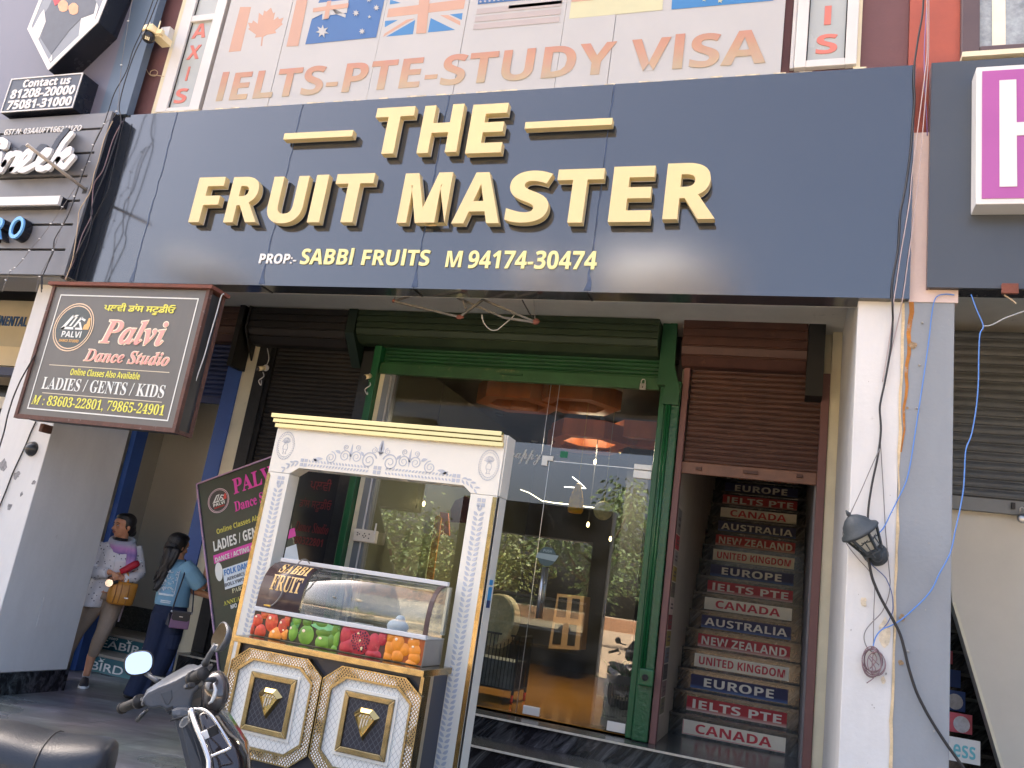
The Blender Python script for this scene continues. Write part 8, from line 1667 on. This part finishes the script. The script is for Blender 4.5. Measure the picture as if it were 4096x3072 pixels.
# ------------------------------------------------------------------ small boards on the risers of the far right stair
M_fb = mat('cream_small_board', S(210, 212, 208), .5, var=.06)
for (b0_, b1_, z0_, z1_), lab, kind in (((1565, 1835, 1590, 1430), 'white riser board with turquoise letters ess at the far right stair', 'w'), ((1565, 1765, 1340, 1205), 'pink riser board with a white dome shape at the far right stair', 'p'), ((1565, 1705, 1155, 1005), 'blue riser board with a round globe at the far right stair', 'b'), ((1575, 1665, 955, 820), 'blue riser board with a faded flag at the far right stair', 'f'), ((1575, 1597, 760, 650), 'narrow pink riser board at the far right stair', 'q')):
    yy = 7.0 if kind == 'w' else 7.25 if kind == 'p' else 7.5 if kind == 'b' else 7.75 if kind == 'f' else 8.0
    yy -= .03
    a = at(K(3, 3, b0_, z0_), Y=yy); b2 = at(K(3, 3, b1_, z1_), Y=yy); x0_ = min(a.x - .25, .92); t = thing('riser_board', lab, 'stair sign', (b2.x - .2, yy, a.z), 'boards on the far right stair')
    zlo, zhi = min(a.z, b2.z), max(a.z, b2.z); x0_ = max(.91, a.x - .02)
    MB().box(x0_ - .25 if x0_ - .25 > .905 else .905, b2.x, yy, yy + .005, zlo, zhi).build('panel', M_fb if kind == 'w' else mat('pink_board', S(206, 92, 112), .5, var=.2, vscale=8) if kind in 'pq' else mat('blue_board', S(44, 84, 158), .5, var=.25, vscale=8), t)
    c = MB()
    if kind == 'w': text_xz(c, bold('ess'), b2.x - .17, b2.x - .03, zlo + .03, zlo + (zhi - zlo) * .72, yy - .001, .002); c.build('lettering', mat('turquoise_vinyl', S(96, 176, 186), .5), t)
    elif kind in 'pb': c.prism([(b2.x - .07 + .055 * cos(u), yy - .002, zlo + (zhi - zlo) * .45 + .058 * sin(u)) for u in [pi * i / 9 for i in range(18)]], (0, .0015, 0)); c.build('print', mat('pale_globe', S(206, 212, 222) if kind == 'p' else S(110, 160, 210), .5, var=.25, vscale=20), t)
# ================================================================== across the street (seen mirrored in the shop glass)
M_bark = mat('bark', S(96, 80, 64), .9, var=.3, vscale=8, bump=.6, bscale=30)
def leafmat(name, col): 
    m = mat(name, col, .55, var=.45, vscale=.9); b = m.node_tree.nodes['Principled BSDF']; b.inputs['Transmission Weight'].default_value = 0
    return m
M_lv = [leafmat('leaves_dark', (.055, .105, .026)), leafmat('leaves_mid', (.10, .16, .04)), leafmat('leaves_olive', (.15, .18, .045))]
def tree(label, x, y, h, r, seed, mi, n=2600, trunk=.14):
    rng = random.Random(seed); t = thing('tree', label, 'tree', (x, y, -.12), 'trees across the street')
    c = MB(); top = h * .62; path = [Vector((x + rng.uniform(-.1, .1) * i, y + rng.uniform(-.1, .1) * i, -.2 + top * i / 5)) for i in range(6)]
    c.tube(path, [trunk * (1 - .12 * i) for i in range(6)], 8); tips = []
    for k in range(11):
        b0 = path[2 + k % 4]; a = k * 2.4 + rng.random(); L_ = r * rng.uniform(.5, .95); e = b0 + Vector((cos(a) * L_, sin(a) * L_, h * rng.uniform(.12, .34)))
        m_ = (b0 + e) / 2 + Vector((0, 0, -.15)); c.tube([b0, m_, e], [trunk * .5, trunk * .3, trunk * .1], 5); tips += [e, (m_ + e) / 2]
    tips += [path[-1], path[-1] + Vector((0, 0, h * .25)), path[-1] + Vector((.3, .1, h * .32))]
    c.build('trunk', M_bark, t, smooth=True)
    c = MB()
    for i in range(n):
        cl = tips[rng.randrange(len(tips))]; v = Vector((rng.gauss(0, 1), rng.gauss(0, 1), rng.gauss(0, .8))) * (r * .24); p = cl + v
        if p.z < .5: p.z = .2 + rng.random() * .8
        d = Vector((v.x + rng.gauss(0, .2), v.y + rng.gauss(0, .2), -abs(rng.gauss(.15, .25)))).normalized(); s = d.cross(Vector((rng.gauss(0, 1), rng.gauss(0, 1), rng.gauss(0, 1)))).normalized(); L_ = rng.uniform(.16, .34); w_ = L_ * .2
        c.add([p, p + d * L_ * .5 + s * w_, p + d * L_ - Vector((0, 0, .03)), p + d * L_ * .5 - s * w_], [(0, 1, 2, 3)])
    c.build('crown', M_lv[mi], t)
for a in (('bushy mango tree across the street, nearest the shop door axis', -7.3, -19, 6.5, 2.0, 3, 1, 3200), ('dark tree behind the mango tree across the street', -5.2, -25, 5.8, 2.4, 4, 0, 2400), ('olive green wide tree across the street at the left', -12.5, -20, 4.6, 2.6, 5, 2, 2600), ('broad low tree at the far left across the street', -17.0, -21, 4.8, 2.9, 6, 1, 2600),
          ('tall pale tree far to the left across the street', -22.5, -24, 5.4, 3.2, 7, 2, 2400), ('round tree across the street beyond the brick wall', -28, -26, 6, 3.4, 8, 0, 2000), ('spreading tree across the street towards the right', 3.5, -24, 6, 3.2, 9, 1, 2200)): tree(*a)
M_brick = mat('brick_wall', S(168, 128, 96), .9, var=.25, vscale=6, bump=.5, bscale=25)
tag(MB().box(-60, 40, -42.3, -42, -.2, .7).build('boundary_wall', M_brick), 'long low brick boundary wall across the open ground', 'wall')

# added unseen clouds far behind the viewer, shaped to reflect as pale fascia patches
M_added_cloud = mat('added_cloud_white', (.9, .9, .9), 1, var=0)
def added_cloud(label, blobs, D=150):
    c = MB(); rng = random.Random(len(label))
    for (px, py), (ex, ey), dep in blobs:
        m0 = at((px, py), Y=YF + D); m1 = at((ex, ey), Y=YF + D); p = Vector((m0.x, 2 * YF - m0.y, m0.z)); rx = abs(m1.x - m0.x); rz = abs(m1.z - m0.z)
        c.ball(p, (rx, 14, max(2, rz)), 24, 14)
        for k in range(6): c.ball(p + Vector((rng.uniform(-.7, .7) * rx, rng.uniform(-6, 6), rng.uniform(-.2, .7) * rz)), (rx * .35, 8, rz * .45), 14, 8)
    o = c.build('added_cloud', M_added_cloud, smooth=True); o['kind'] = 'structure'; return o
added_cloud('a', [((K(1, 2, 1350, 900)), (K(1, 2, 2000, 640)), 0)])
added_cloud('bb', [((K(1, 2, 300, 880)), (K(1, 2, 560, 720)), 0)])
added_cloud('ccc', [((K(1, 0, 1900, 800)), (K(1, 0, 2200, 660)), 0)])
